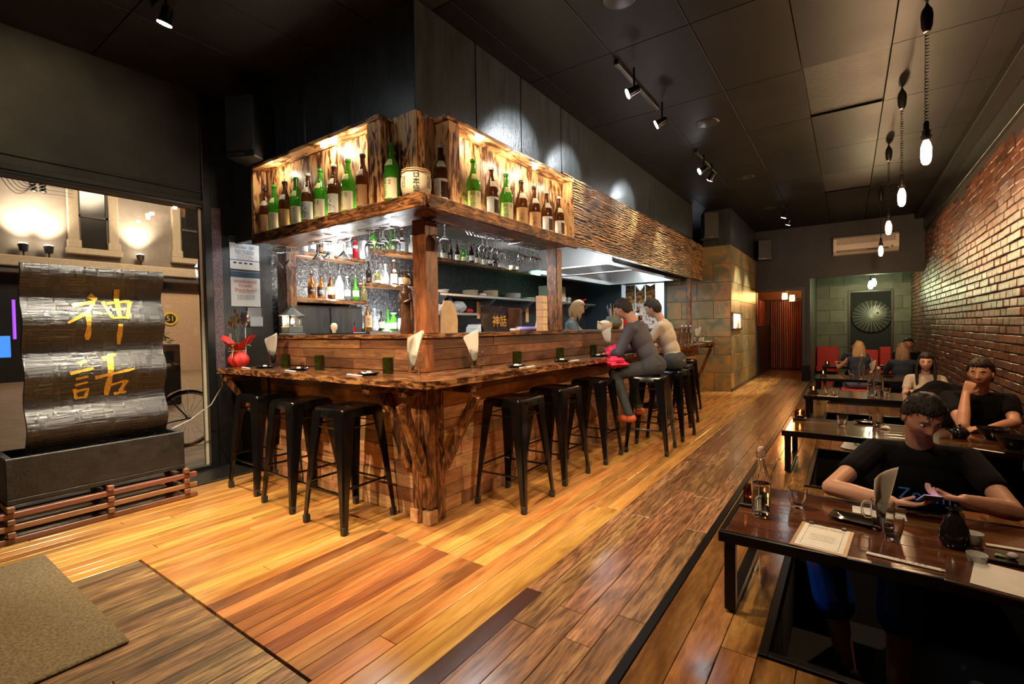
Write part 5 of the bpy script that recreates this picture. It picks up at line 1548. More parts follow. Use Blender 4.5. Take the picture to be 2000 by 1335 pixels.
# plate stacks on the long steel shelf
def plate_stack(label, y, n, r_, z=1.7655, x=-4.66, mat='ceramic_w', tilt=0.0, group='plate stacks on the steel shelf'):
    t = thing('plate_stack', label, 'plates', (x, y, z), group)
    me = MB().lathe([(0, 0.0), (r_ * 0.6, 0), (r_, 0.010), (r_, 0.013), (r_ * 0.6, 0.004), (0, 0.004)], (0, 0, 0), 20).mesh('plate', M[mat], 50)
    for i in range(n):
        o = place(me, 'plate', t, (random.uniform(-.004, .004), random.uniform(-.004, .004), i * 0.0125), 0, random.uniform(-.02, .02) + tilt)
plate_stack('stack of rough dark-edged plates on the steel shelf', 5.55, 6, 0.12, mat='cream')
plate_stack('taller stack of cream plates on the middle of the steel shelf', 6.05, 8, 0.12, mat='cream')
plate_stack('stack of large white plates on the steel shelf', 6.65, 7, 0.14)
plate_stack('low stack of white plates nearest the dark post on the steel shelf', 7.15, 3, 0.12)
simple('white_bowl', 'small white bowl on the steel shelf left of the plates', 'bowl', MB().lathe([(0, 0), (0.04, 0), (0.075, 0.06), (0.07, 0.06), (0.035, 0.008), (0, 0.008)], (-4.66, 4.98, 1.7655), 16), M['ceramic_w'], 50)
simple('folded_cloth', 'crumpled white cloth on the steel shelf between the plate stacks', 'cloth', MB().ball((-4.64, 5.82, 1.79), (0.05, 0.08, 0.025), 9, 6), M['paper'])
# appliances at right of the shelf
q1 = (-4.650,8.501,1.875)
t = thing('microwave', 'white microwave with grey door on the steel shelf behind the woman', 'microwave', (-4.65, 8.05, 1.765))
MB().box((-4.83, 7.75, 1.7655), (-4.54, 8.3, 2.06), 0.01).obj('body', M['ac'], t)
MB().box((-4.54, 7.77, 1.78), (-4.53, 8.12, 2.04), 0.004).obj('door', M['frame'], t)
MB().box((-4.53, 7.80, 1.80), (-4.515, 7.815, 2.02), 0.003).obj('handle', M['chrome'], t)
for i, (y, z) in enumerate(((8.45, 1.7655), (8.62, 1.7655))):
    t = thing('steel_pot', '%s lidded steel pot on the steel shelf above the woman' % ('nearer', 'further')[i], 'pot', (-4.66, y, z), 'lidded pots on the steel shelf')
    MB().lathe([(0, 0), (0.065, 0), (0.07, 0.01), (0.07, 0.10), (0, 0.10)], (-4.66, y, z), 16).obj('body', M['stainless'], t, 40)
    MB().lathe([(0, 0.103), (0.072, 0.103), (0.05, 0.115), (0.012, 0.12), (0.015, 0.135), (0, 0.14)], (-4.66, y, z), 16).obj('lid', M['chrome'], t, 40)
simple('red_ladle', 'red handled ladle lying at the end of the steel shelf', 'ladle', MB().tube([(-4.6, 8.75, 1.785), (-4.55, 8.95, 1.80), (-4.5, 9.1, 1.85)], [0.03, 0.012, 0.012], 8), M['ext_red'], 50)
# bags on the lower steel shelf
def lump(c, r_, seed, n=14, m_=10, amp=0.25):
    mb = MB().ball((0, 0, 0), 1.0, n, m_)
    mb.v = [tuple(Vector((p[0] * r_[0], p[1] * r_[1], p[2] * r_[2])) * (1 + amp * noise.noise(Vector(p) * 2.2 + Vector((seed, 0, 0)))) + Vector(c)) for p in mb.v]
    return mb
simple('plastic_bag', 'crumpled clear plastic bag on the short lower steel shelf', 'bag', lump((-4.66, 5.25, 1.58), (0.12, 0.15, 0.09), 3), M['g_frost'])
simple('plastic_tub', 'square white tub on the short lower steel shelf', 'tub', MB().box((-4.78, 4.75, 1.5005), (-4.58, 4.98, 1.61), 0.015), M['paper'])
simple('water_bottle', 'blue tinted water bottle between the tub and the bag', 'bottle', MB().lathe([(0, 0), (0.045, 0), (0.05, 0.03), (0.048, 0.12), (0.05, 0.16), (0.02, 0.21), (0.02, 0.23), (0, 0.23)], (-4.64, 5.06, 1.5005), 14), bottle_glass('pale_blue_plastic', (0.4, 0.6, 0.9), 0.1), 50)
simple('pink_packet', 'pink packet at the end of the short lower steel shelf', 'packet', lump((-4.62, 5.47, 1.535), (0.05, 0.07, 0.032), 9), M['ext_red'])
q1 = (-4.450,5.610,1.369)
t = thing('paper_sack', 'white paper sack printed in black with a red band on the bench', 'sack', (-4.42, q1[1], 0.9))
mb = MB().box((-4.60, q1[1] - 0.3, 1.12), (-4.30, q1[1] + 0.26, 1.33), 0.05); mb.obj('sack_body', M['paper'], t)
MB().box((-4.58, q1[1] - 0.28, 0.902), (-4.32, q1[1] + 0.24, 1.118), 0.01).obj('crate_below', M['frame'], t)
MB().box((-4.299, q1[1] - 0.18, 1.15), (-4.297, q1[1] + 0.2, 1.175)).obj('red_band', M['ink_red'], t)
place(text_mesh('Chef King', 0.085, M['ink']), 'lettering', t, (0.127, 0.02, 0.36), PI / 2)
# long mid wall items hanging
for i, y in enumerate((5.9, 7.3)):
    simple('hanging_scoop', '%s pinkish dustpan-like scoop hanging under the steel shelf' % ('left', 'right')[i], 'scoop', MB().box((WX + 0.005, y, 1.42 - i * .05), (WX + 0.03, y + 0.10, 1.70), 0.01), M['orange_label'], group='scoops under the steel shelf')

# fume hood
hd = thing('fume_hood', 'large stainless fume hood hanging over the kitchen', 'hood', (-3.6, 7, 2.3))
hy0, hy1 = 6.1, 9.3
m = MB()
prof = [(-2.62, 2.14), (-2.62, 2.20), (-3.0, 2.62), (-4.15, 2.62), (-4.15, 2.20), (-4.15, 2.14), (-4.08, 2.14), (-4.08, 2.20), (-3.9, 2.55), (-3.05, 2.55), (-2.70, 2.20), (-2.70, 2.14)]
Tm = Matrix(((1, 0, 0, 0), (0, 0, 1, 0), (0, 1, 0, 0), (0, 0, 0, 1)))
for i in range(len(prof)):
    a, b = prof[i], prof[(i + 1) % len(prof)]
    m.add([(a[0], hy0, a[1]), (b[0], hy0, b[1]), (b[0], hy1, b[1]), (a[0], hy1, a[1])], [(0, 1, 2, 3)])
m.add([(-2.62, hy0, 2.14), (-2.62, hy0, 2.20), (-3.0, hy0 + .0, 2.62), (-4.15, hy0, 2.62), (-4.15, hy0, 2.14)], [(0, 1, 2, 3, 4)])
m.add([(-2.62, hy1, 2.14), (-2.62, hy1, 2.20), (-3.0, hy1, 2.62), (-4.15, hy1, 2.62), (-4.15, hy1, 2.14)], [(4, 3, 2, 1, 0)])
m.obj('canopy', M['stainless'], hd)
MB().box((-3.95, 6.2, 2.50), (-3.0, 9.1, 2.53)).obj('filter_bank', M['duct'], hd)
m = MB(); m.box((-2.72, hy0, 2.125), (-2.60, hy1, 2.14)); m.box((-4.16, hy0, 2.125), (-4.05, hy1, 2.14)); m.box((-4.05, hy0, 2.125), (-2.72, hy0 + 0.1, 2.14)); m.box((-4.05, hy1 - .1, 2.125), (-2.72, hy1, 2.14)); m.box((-4.05, 7.1, 2.125), (-2.72, 7.2, 2.14))
m.obj('gutter', M['stainless'], hd)
light('AREA', 'hood_light', (-3.4, 6.9, 2.46), 18, (0.88, 0.96, 1.0), (-3.4, 6.9, 0), sx=0.3, sy=1.0)
light('AREA', 'hood_light', (-3.4, 8.3, 2.46), 20, (0.88, 0.96, 1.0), (-3.4, 8.3, 0), sx=0.3, sy=1.2)
light('POINT', 'green_wall_light', (-4.35, 6.9, 2.05), 3, (0.3, 1.0, 0.6), size=0.08)

# noren curtain in the doorway
nx0, nx1 = (-3.965,9.860,2.120)[0], (-3.307,9.860,2.078)[0]
t = thing('noren_curtain', 'short split curtain with seated figures and red and green motifs in the kitchen doorway', 'curtain', ((nx0 + nx1) / 2, 9.93, 1.8))
w3 = (nx1 - nx0) / 3
def noren_mat():
    m, nt, b = new_mat('printed_noren')
    tc = nt.nodes.new('ShaderNodeTexCoord')
    f = noise_n(nt, tc.outputs['Object'], 14, 3, 0.6, 0.3)
    sx_ = nt.nodes.new('ShaderNodeSeparateXYZ'); nt.links.new(tc.outputs['Object'], sx_.inputs[0])
    top = ramp(nt, [(0.48, (0.62, 0.42, 0.18)), (0.52, (0.22, 0.11, 0.04))], f)
    low = ramp(nt, [(0.40, (0.80, 0.78, 0.70)), (0.55, (0.74, 0.72, 0.62)), (0.58, (0.55, 0.08, 0.05)), (0.66, (0.06, 0.10, 0.10))], f)
    st = nt.nodes.new('ShaderNodeMath'); st.operation = 'GREATER_THAN'; st.inputs[1].default_value = 0.06
    nt.links.new(sx_.outputs['Z'], st.inputs[0])
    c = mixc(nt, st.outputs[0], low.outputs[0], top.outputs[0])
    nt.links.new(c, b.inputs['Base Color']); b.inputs['Roughness'].default_value = 0.9
    return m
NM = noren_mat()
nz0, nz1 = (-3.761,9.930,1.234)[2], (-3.751,9.930,2.155)[2]
for k in range(3):
    x0 = nx0 + k * w3
    m = MB()
    sag = (0.0, 0.14, 0.05)[k]
    def fn(u, v, x0=x0, sag=sag):
        return (x0 + u * w3 * 0.985, 9.93 + 0.012 * math.sin(u * 9 + v * 2), nz0 + (nz1 - nz0) * v - sag * (1 - abs(2 * u - 1)) * v * v)
    m.grid(fn, 12, 10)
    m.grid(lambda u, v: tuple(Vector(fn(1 - u, v)) + Vector((0, 0.003, 0))), 12, 10)
    m.obj('cloth_panel', NM, t, 60)
MB().tube([(-4.0, 9.93, nz1 + 0.012), (-3.08, 9.93, nz1 + 0.012)], 0.008, 8).obj('rod', M['frame'], t)

# ---- things on the upper ledge
LZ = 1.2285
BZ = 1.0605
# carved figure beside the post
p = (-2.696,2.470,1.236)
fg = thing('wooden_figurine', 'tall carved brown robed figurine with pale face beside the corner post', 'figurine', (p[0], 2.47, LZ))
x, y = p[0], 2.47
MB().lathe([(0, 0), (0.048, 0), (0.052, 0.02), (0.040, 0.12), (0.036, 0.22), (0.046, 0.28), (0.050, 0.31), (0.030, 0.345), (0.016, 0.36), (0, 0.36)], (x, y, LZ), 18, rip=lambda a, z: 1 + 0.06 * math.sin(a * 5 + z * 9)).obj('robe', M['brown_glaze'], fg, 60)
MB().ball((x, y, LZ + 0.40), (0.030, 0.032, 0.040), 14, 10).obj('head', M['cream'], fg, 80)
m = MB(); m.ball((x, y + 0.006, LZ + 0.425), (0.034, 0.034, 0.026), 12, 8); m.ball((x - 0.014, y, LZ + 0.462), 0.014, 8, 6); m.ball((x + 0.014, y, LZ + 0.462), 0.014, 8, 6); m.ball((x, y, LZ + 0.452), 0.012, 8, 6)
m.obj('hair_and_crown', M['brown_glaze'], fg, 80)
m = MB()
for s in (-1, 1):
    m.tube([(x + s * 0.035, y, LZ + 0.32), (x + s * 0.060, y - 0.01, LZ + 0.25), (x + s * 0.02, y - 0.045, LZ + 0.23)], [0.016, 0.018, 0.010], 8)
    m.tube([(x + s * 0.055, y, LZ + 0.25), (x + s * 0.062, y, LZ + 0.12)], [0.012, 0.018], 7)
m.obj('sleeves', M['brown_glaze'], fg, 60)
# stone lantern
p = (-4.294,2.470,1.241)
x, y = p[0], 2.50
sl = thing('stone_lantern', 'small stone pagoda lantern glowing on the bar ledge at left', 'lantern', (x, y, LZ))
m = MB(); m.box((x - 0.085, y - 0.085, LZ), (x + 0.085, y + 0.085, LZ + 0.02), 0.004); m.box((x - 0.07, y - 0.07, LZ + 0.02), (x + 0.07, y + 0.07, LZ + 0.085), 0.006)
m.obj('base', M['stone'], sl)
m = MB()
for s in (-1, 1):
    for r_ in (-1, 1):
        m.box((x + s * 0.055 - 0.008, y + r_ * 0.055 - 0.008, LZ + 0.085), (x + s * 0.055 + 0.008, y + r_ * 0.055 + 0.008, LZ + 0.19), 0.002)
for k in range(7):
    for s in (-1, 1):
        o_ = -0.05 + k * 0.0165
        m.tube([(x + o_, y - 0.055, LZ + 0.088), (x + max(-0.05, min(0.05, o_ + s * 0.05)), y - 0.055, LZ + 0.185)], 0.0022, 4)
        m.tube([(x + 0.055, y + o_, LZ + 0.088), (x + 0.055, y + max(-0.05, min(0.05, o_ + s * 0.05)), LZ + 0.185)], 0.0022, 4)
m.obj('lattice', M['stone'], sl)['kind'] = 'stuff'
m = MB()
prof = [(0.118, 0.185), (0.105, 0.192), (0.072, 0.215), (0.035, 0.25), (0.014, 0.262), (0.018, 0.275), (0.010, 0.29), (0.0, 0.292)]
m.lathe([(0.0, 0.186)] + prof, (x, y, LZ), 6, rip=None)
m.obj('roof', M['stone'], sl, 25)
MB().ball((x, y, LZ + 0.135), (0.022, 0.022, 0.028), 10, 7).obj('lamp', M['led'], sl, 60)
light('POINT', 'lantern_light', (x, y - 0.075, LZ + 0.145), 2.2, (1.0, 0.88, 0.62), size=0.015)
# items behind / on ledge
x = (-3.873,2.620,1.268)[0]
t = thing('wooden_spoon_head', 'round pale wooden tool handle standing behind the ledge', 'utensil', (x, 2.66, LZ))
MB().lathe([(0, 0), (0.012, 0), (0.014, 0.03), (0.028, 0.055), (0.030, 0.085), (0.018, 0.105), (0, 0.108)], (x, 2.66, LZ), 14).obj('handle', M['pale_box'], t, 60)
x = (-3.573,2.620,1.264)[0]
t = thing('chilli_sauce_bottle', 'tiny red sauce bottle on the ledge behind the counter', 'bottle', (x, 2.66, LZ))
MB().lathe([(0, 0), (0.012, 0), (0.012, 0.05), (0.005, 0.07), (0.005, 0.095), (0, 0.095)], (x, 2.66, LZ), 10).obj('body', M['g_red'], t, 60)
MB().lathe([(0, 0.08), (0.007, 0.08), (0.007, 0.11), (0, 0.11)], (x, 2.66, LZ), 10).obj('cap', M['chrome'], t, 60)
a = (-4.159,2.680,1.246); b = (-3.512,2.680,1.240)
simple('cutting_board', 'dark rubber bar mat tray on the ledge behind the counter', 'tray', MB().box((a[0], 2.60, LZ), (b[0], 2.74, LZ + 0.018), 0.004), M['frame'])
# wooden boxes stacked by the post
xb = -2.45
yb = (-2.450,4.181,1.257)[1] - 0.0
yb = (-2.360,4.047,1.257)[1]
for i in range(5):
    t = thing('square_box', '%s square kraft box from the bottom of the stack by the canopy post' % ORD[i], 'box', (-2.46, 4.2, LZ + i * 0.068), 'stacked square boxes on the ledge')
    yy = js[0] * 0 + (-2.450,4.154,1.360)[1]
    MB().box((-2.50, yy - 0.19, LZ + i * 0.0685), (-2.42, yy - 0.11, LZ + i * 0.0685 + 0.067), 0.002).obj('box_body', M['cardboard'], t)
    MB().box((-2.419, yy - 0.188, LZ + i * 0.0685 + 0.002), (-2.417, yy - 0.112, LZ + i * 0.0685 + 0.065)).obj('pale_side', M['pale_box'], t)
# small dark screen with gold strokes (shop point-of-sale back)
a = (-2.720,3.404,1.244); b = (-2.720,4.053,1.471)
t = thing('register_screen_back', 'curved dark metal register back painted with gold characters', 'register', (-2.75, (a[1] + b[1]) / 2, BZ))
y0, y1, z1 = a[1], a[1] + (b[1] - a[1]) * 0.62, b[2]
m = MB()
m.grid(lambda u, v: (-2.70 - 0.05 * math.sin(v * PI) , y0 + u * (y1 - y0), BZ + 0.17 + v * (z1 - BZ - 0.17)), 6, 10)
m.grid(lambda u, v: (-2.74, y1 - u * (y1 - y0), BZ + 0.17 + v * (z1 - BZ - 0.17)), 2, 2)
m.obj('curved_face', M['wet'], t, 60)
MB().box((-2.95, y1, BZ + 0.17), (-2.72, b[1], z1 - 0.01), 0.01).obj('side_body', M['brown_glaze'], t)
MB().box((-2.95, y0, BZ), (-2.78, b[1], BZ + 0.17), 0.01).obj('stand', M['frame'], t)
place(text_mesh('神話', 0.115, M['gold']), 'lettering', t, (0.075, -(b[1] - a[1]) * 0.19, 0.26), PI / 2)
# payment terminals
p = (-2.620,3.989,1.261)
t = thing('card_terminal', 'lilac and grey card payment terminal lying on the ledge', 'terminal', (-2.6, p[1], LZ))
m = MB().box((-2.66, p[1] - 0.18, LZ), (-2.56, p[1] + 0.10, LZ + 0.045), 0.018); m.obj('body', M['purple_pos'], t, 40)
MB().box((-2.63, p[1] - 0.30, LZ), (-2.57, p[1] - 0.19, LZ + 0.03), 0.01).obj('keypad', M['ac'], t)
p = (-2.620,4.161,1.260)
T_ = Matrix.Translation((-2.62, p[1], LZ + 0.01)) @ Euler((R(-18), 0, 0)).to_matrix().to_4x4()
t = thing('cordless_phone', 'upright white cordless phone with grey keys on the ledge', 'phone', (-2.62, p[1], LZ))
MB().box((-0.012, -0.025, 0), (0.012, 0.025, 0.16), 0.008, T_).obj('handset', M['ac'], t)
MB().box((-2.67, p[1] - 0.05, LZ), (-2.58, p[1] + 0.12, LZ + 0.02), 0.006).obj('cradle', M['frame'], t)
m = MB()
for i in range(4):
    for j in range(3):
        m.box((0.012, -0.016 + j * 0.012, 0.02 + i * 0.018), (0.014, -0.008 + j * 0.012, 0.032 + i * 0.018), 0.0, T_)
m.obj('keys', M['frame'], t)
p = (-2.600,2.698,1.271)
simple('white_mug_shade', 'pale rounded wooden board leaning behind the corner post', 'board', MB().prism([(-0.10, 0), (0.10, 0), (0.105, 0.10), (0.085, 0.20), (0.03, 0.26), (-0.05, 0.26), (-0.09, 0.18)], 0, 0.015, Matrix.Translation((-2.66, p[1] + 0.18, LZ + 0.001)) @ Euler((PI / 2, 0, PI / 2)).to_matrix().to_4x4()), M['pale_box'])
bpy.data.objects['white_mug_shade'].name = 'leaning_board'
# staff side things on the ledge further on: ceramic tub, utensil jar, extinguisher, samurai bottle
def on_ledge(px): return px
p = (-2.620,5.835,1.281)
t = thing('lidded_wooden_tub', 'round pale wooden tub with handle on the ledge before the woman', 'tub', (-2.62, p[1], LZ))
MB().lathe([(0, 0), (0.085, 0), (0.10, 0.02), (0.095, 0.085), (0.088, 0.088), (0.085, 0.03), (0, 0.03)], (-2.62, p[1], LZ), 20).obj('bowl', M['pale_box'], t, 50)
MB().tube([(-2.62, p[1] - 0.09, LZ + 0.07), (-2.62, p[1] - 0.2, LZ + 0.10)], 0.012, 8).obj('handle', M['pale_box'], t)
MB().lathe([(0, 0.085), (0.08, 0.085), (0.05, 0.11), (0.01, 0.12), (0, 0.12)], (-2.62, p[1], LZ), 16).obj('cloth_cover', M['paper'], t, 50)
p = (-2.620,6.102,1.280)
t = thing('utensil_pot', 'round earthen pot bristling with chopsticks and tongs on the ledge', 'pot', (-2.62, p[1], LZ))
MB().lathe([(0, 0), (0.06, 0), (0.11, 0.05), (0.12, 0.10), (0.09, 0.165), (0.08, 0.175), (0.075, 0.165), (0.1, 0.10), (0, 0.02)], (-2.62, p[1] + 0.02, LZ), 20).obj('pot_body', M['stone'], t, 60)
for k in range(9):
    a = k * 0.7; 
    q0 = Vector((-2.62 + 0.02 * math.cos(a), p[1] + 0.02 + 0.02 * math.sin(a), LZ + 0.06))
    q1_ = q0 + Vector((0.03 * math.cos(a), 0.12 * math.sin(a + .5), 0.22 + 0.02 * (k % 4)))
    MB().tube([q0, q1_], [0.005, 0.007], 6).obj('utensil', M[('pale_box', 'stainless', 'ink_blue', 'cardboard')[k % 4]], t)
p = (-2.600,6.545,1.278)
t = thing('fire_extinguisher', 'red fire extinguisher with black hose on the far end of the ledge', 'extinguisher', (-2.6, p[1], LZ))
MB().lathe([(0, 0), (0.05, 0), (0.055, 0.015), (0.055, 0.21), (0.04, 0.245), (0.018, 0.26), (0.018, 0.28), (0, 0.28)], (-2.60, p[1], LZ), 18).obj('cylinder', M['ext_red'], t, 50)
m = MB(); m.box((-2.63, p[1] - 0.02, LZ + 0.28), (-2.57, p[1] + 0.02, LZ + 0.30), 0.004); m.tube([(-2.6, p[1] - 0.03, LZ + 0.30), (-2.6, p[1] + 0.13, LZ + 0.36)], 0.008, 6); m.tube([(-2.6, p[1] + 0.02, LZ + 0.28), (-2.55, p[1] + 0.08, LZ + 0.22), (-2.54, p[1] + 0.06, LZ + 0.08)], 0.009, 7)
m.obj('valve_and_hose', M['frame'], t, 50)
MB().lathe([(0.0558, 0.10), (0.0558, 0.17)], (-2.60, p[1], LZ), 10, a0=-1.2, a1=0.8).obj('label', M['paper'], t, 60)
p = (-2.600,6.992,1.277)
t = thing('armour_bottle', 'bottle dressed in white and brown armour shaped cover on the ledge', 'bottle', (-2.6, p[1], LZ))
MB().lathe([(0, 0), (0.06, 0), (0.06, 0.01), (0.045, 0.02), (0.05, 0.10), (0.055, 0.20), (0.03, 0.23), (0, 0.24)], (-2.60, p[1], LZ), 14, rip=lambda a, z: 1 + .08 * math.sin(a * 4)).obj('cover', M['ceramic_w'], t, 60)
m = MB(); m.ball((-2.6, p[1], LZ + 0.26), 0.03, 10, 7); m.tube([(-2.6, p[1], LZ + .28), (-2.6, p[1] - .03, LZ + .34)], [0.01, 0.003], 6); m.tube([(-2.6, p[1], LZ + .28), (-2.6, p[1] + .03, LZ + .34)], [0.01, 0.003], 6); m.box((-2.64, p[1] - .05, LZ + .12), (-2.545, p[1] + .05, LZ + .2), .01)
m.obj('helmet_and_chest', M['brown_glaze'], t, 60)
p = (-2.600,6.338,1.279)
t = thing('spray_bottle', 'white spray bottle with yellow trigger beside the fire extinguisher', 'bottle', (-2.6, p[1], LZ))
MB().lathe([(0, 0), (0.035, 0), (0.04, 0.02), (0.04, 0.12), (0.015, 0.18), (0.015, 0.2), (0, 0.2)], (-2.60, p[1] - .02, LZ), 14).obj('body', M['paper'], t, 60)
MB().box((-2.615, p[1] - .06, LZ + 0.2), (-2.585, p[1] + .01, LZ + 0.235), 0.006).obj('trigger', M['yg_label'], t)
# ------------------------------------------------------------------ bar stools
def make_stool():
    t = bpy.data.objects.new('bar_stool', None); COL.objects.link(t); PW[t.name] = (0, 0, 0)
    hs, H = 0.158, 0.76
    def rr(h, r_, n=5):
        P_ = []
        for cx_, cy_, a0 in ((h - r_, h - r_, 0), (-h + r_, h - r_, PI / 2), (-h + r_, -h + r_, PI), (h - r_, -h + r_, 1.5 * PI)):
            for k in range(n + 1):
                a = a0 + PI / 2 * k / n
                P_.append((cx_ + r_ * math.cos(a), cy_ + r_ * math.sin(a)))
        return P_
    m = MB(); rings = []
    for h, r_, z in ((hs + 0.006, 0.035, H - 0.058), (hs, 0.032, H - 0.014), (hs - 0.004, 0.03, H - 0.004), (hs - 0.012, 0.028, H), (hs - 0.03, 0.02, H - 0.001), (hs - 0.055, 0.015, H - 0.006), (0.02, 0.01, H - 0.008)):
        rings.append([(x, y, z) for x, y in rr(h, r_)])
    n = len(rings[0]); vs_ = [p for r_ in rings for p in r_]
    fs_ = [(i * n + k, i * n + (k + 1) % n, (i + 1) * n + (k + 1) % n, (i + 1) * n + k) for i in range(len(rings) - 1) for k in range(n)]
    fs_.append(tuple((len(rings) - 1) * n + k for k in range(n)))
    m.add(vs_, fs_); m.obj('seat', M['stool'], t, 40, (0, 0, 0))
    for sx_ in (-1, 1):
        for sy_ in (-1, 1):
            m = MB(); rings = []
            for f, fl in ((0.0, 0.095), (0.12, 0.085), (0.75, 0.042), (0.95, 0.034), (1.0, 0.030)):
                h = hs + 0.004 + (0.213 - hs) * f
                z = H - 0.02 - (H - 0.02) * f
                c = Vector((sx_ * h, sy_ * h, z)); th = 0.008
                A = Vector((-sx_ * fl, 0, 0)); Bv = Vector((0, -sy_ * fl, 0))
                ia = Vector((0, -sy_ * th, 0)); ib = Vector((-sx_ * th, 0, 0))
                k_ = 0.010
                rings.append([c + A, c + Vector((-sx_ * k_, 0, 0)), c + Vector((0, -sy_ * k_, 0)), c + Bv, c + Bv + ib, c + ib + ia, c + A + ia])
            vs_ = [p for r_ in rings for p in r_]; n = 7
            fs_ = [(i * n + k, i * n + (k + 1) % n, (i + 1) * n + (k + 1) % n, (i + 1) * n + k) for i in range(len(rings) - 1) for k in range(n)]
            fs_.append(tuple((len(rings) - 1) * n + k for k in range(n)))
            if sx_ * sy_ > 0: fs_ = [tuple(reversed(f)) for f in fs_]
            m.add(vs_, fs_)
            lg = m.obj('leg', M['stool'], t, 25, (0, 0, 0))
            h = 0.213
            MB().box((sx_ * h - sx_ * 0.034, sy_ * h - sy_ * 0.034, 0.0), (sx_ * (h + 0.002), sy_ * (h + 0.002), 0.05), 0.004).obj('rubber_foot', M['tyre'], lg, None, (0, 0, 0))
    def at_z(z): return hs + 0.004 + (0.213 - hs) * (H - 0.02 - z) / (H - 0.02) - 0.008
    for z, w_ in ((0.235, 0.008), (0.64, 0.005)):
        for s in (-1, 1):
            for ax in (0, 1):
                zz = z + (0.035 if (ax and z < 0.5) else 0)
                h = at_z(zz)
                a, b = ((-h, s * h, zz), (h, s * h, zz)) if ax == 0 else ((s * h, -h, zz), (s * h, h, zz))
                MB().tube([a, b], [w_, w_], 6).obj('foot_rail' if z < 0.5 else 'cross_bar', M['stool'], t, 50, (0, 0, 0))
    m = MB()
    m.box((-0.022, -0.008, H - 0.0085), (0.022, 0.008, H - 0.0065), 0.0)
    m.obj('grip_slot', M['dark'], t, None, (0, 0, 0))
    return t
stool0 = make_stool()
ST = [(-2.74, 1.97, 0.02, 'black sheet-steel bar stool nearest the bar corner on the left arm'),
      (-3.34, 2.00, -0.03, 'black sheet-steel bar stool in the middle of the left arm'),
      (-3.93, 2.04, 0.02, 'black sheet-steel bar stool closest to the shopfront window'),
      (-2.00, 2.85, 0.03, 'black sheet-steel bar stool first along the aisle side'),
      (-2.04, 3.52, -0.02, 'black sheet-steel bar stool second along the aisle side'),
      (-2.02, 4.22, 0.04, 'black sheet-steel bar stool third along the aisle side, beside the seated patron'),
      (-1.65, 4.77, 0.10, 'black sheet-steel bar stool under the patron in the slate jacket'),
      (-1.66, 5.48, -0.05, 'black sheet-steel bar stool under the patron in the cream top'),
      (-1.80, 6.25, 0.03, 'black sheet-steel bar stool just beyond the two seated patrons'),
      (-2.02, 7.28, 0.0, 'black sheet-steel bar stool furthest along, near the tiled wall')]
for i, (x, y, rz, lab) in enumerate(ST):
    if i == 0:
        stool0.location = (x, y, 0.002); stool0.rotation_euler = (0, 0, rz); tag(stool0, lab, 'stool', 'black bar stools')
    else:
        dup(stool0, (x, y, 0.002), rz, lab, 'black bar stools')

# ------------------------------------------------------------------ things on the counter
CT = 0.9565
def mug(p, rz, label, group, tall=0.135, r_=0.040, napkins=True, dirn=(0.6, -0.4), nap_label=None):
    t = thing('glass_mug', label, 'mug', p, group)
    x, y, z = p
    MB().lathe([(0, 0.0), (r_ * 0.95, 0.0), (r_ * 1.02, 0.012), (r_ * 0.92, 0.03), (r_, 0.04), (r_, tall), (r_ - 0.003, tall), (r_ - 0.003, 0.045), (r_ * 0.8, 0.022), (0, 0.02)], p, 20, rip=lambda a, zz: 1 + (0.02 * math.cos(a * 10) if zz < 0.09 else 0)).obj('glass_body', M['clear'], t, 50)
    c, s_ = math.cos(rz), math.sin(rz)
    pts = [(x + c * (r_ + d), y + s_ * (r_ + d), z + h) for d, h in ((-0.002, tall * 0.86), (0.022, tall * 0.88), (0.032, tall * 0.72), (0.030, tall * 0.42), (0.018, tall * 0.3), (-0.002, tall * 0.33))]
    MB().tube(pts, 0.0055, 7).obj('handle', M['clear'], t, 60)
    if napkins:
        n = thing('paper_napkins', nap_label, 'napkins', (x, y, z + 0.05), 'napkins standing in glass mugs')
        for k in range(5):
            ang = 0.62 + k * 0.10
            d = Vector((math.cos(ang), math.sin(ang), 0))
            u0 = Vector((x, y, z + 0.025)) - d * 0.012 + Vector((0, 0, 0.002 * k))
            off = Vector((-d.y, d.x, 0)) * 0.004 * (k - 2)
            lean = Vector((dirn[0], dirn[1], 0)) * (0.05 + 0.006 * k)
            H_ = tall + 0.10 - 0.006 * k
            m = MB()
            def f(u, v, d=d, off=off, lean=lean, H_=H_, u0=u0, k=k):
                wdt = 0.012 + 0.085 * v * (1.15 - 0.35 * v)
                curl = math.sin(u * PI) * 0.018 * v
                zt = H_ * v + (0.05 * (u - 0.5) * v * v)
                p_ = u0 + off + d * ((u - 0.5) * wdt * 1.3) + Vector((-d.y, d.x, 0)) * curl + lean * v * v + Vector((0, 0, zt))
                return tuple(p_)
            m.grid(f, 8, 8)
            m.obj('napkin', M['napkin'], n, 60)
    return t
def yunomi(p, label):
    t = thing('dark_glass_cup', label, 'cup', p, 'dark olive glass cups on the counter')
    r_ = 0.038; h = 0.112
    MB().lathe([(0, 0), (r_ * 0.96, 0), (r_, 0.004), (r_, h), (r_ - 0.004, h), (r_ - 0.004, 0.008), (0, 0.008)], p, 20).obj('cup_body', M['g_dkgreen'], t, 50)
    MB().tube([(p[0], p[1], p[2] + 0.01), (p[0], p[1], p[2] + 0.06)], r_ - 0.006, 16).obj('drink', M['g_black'], t, 50)
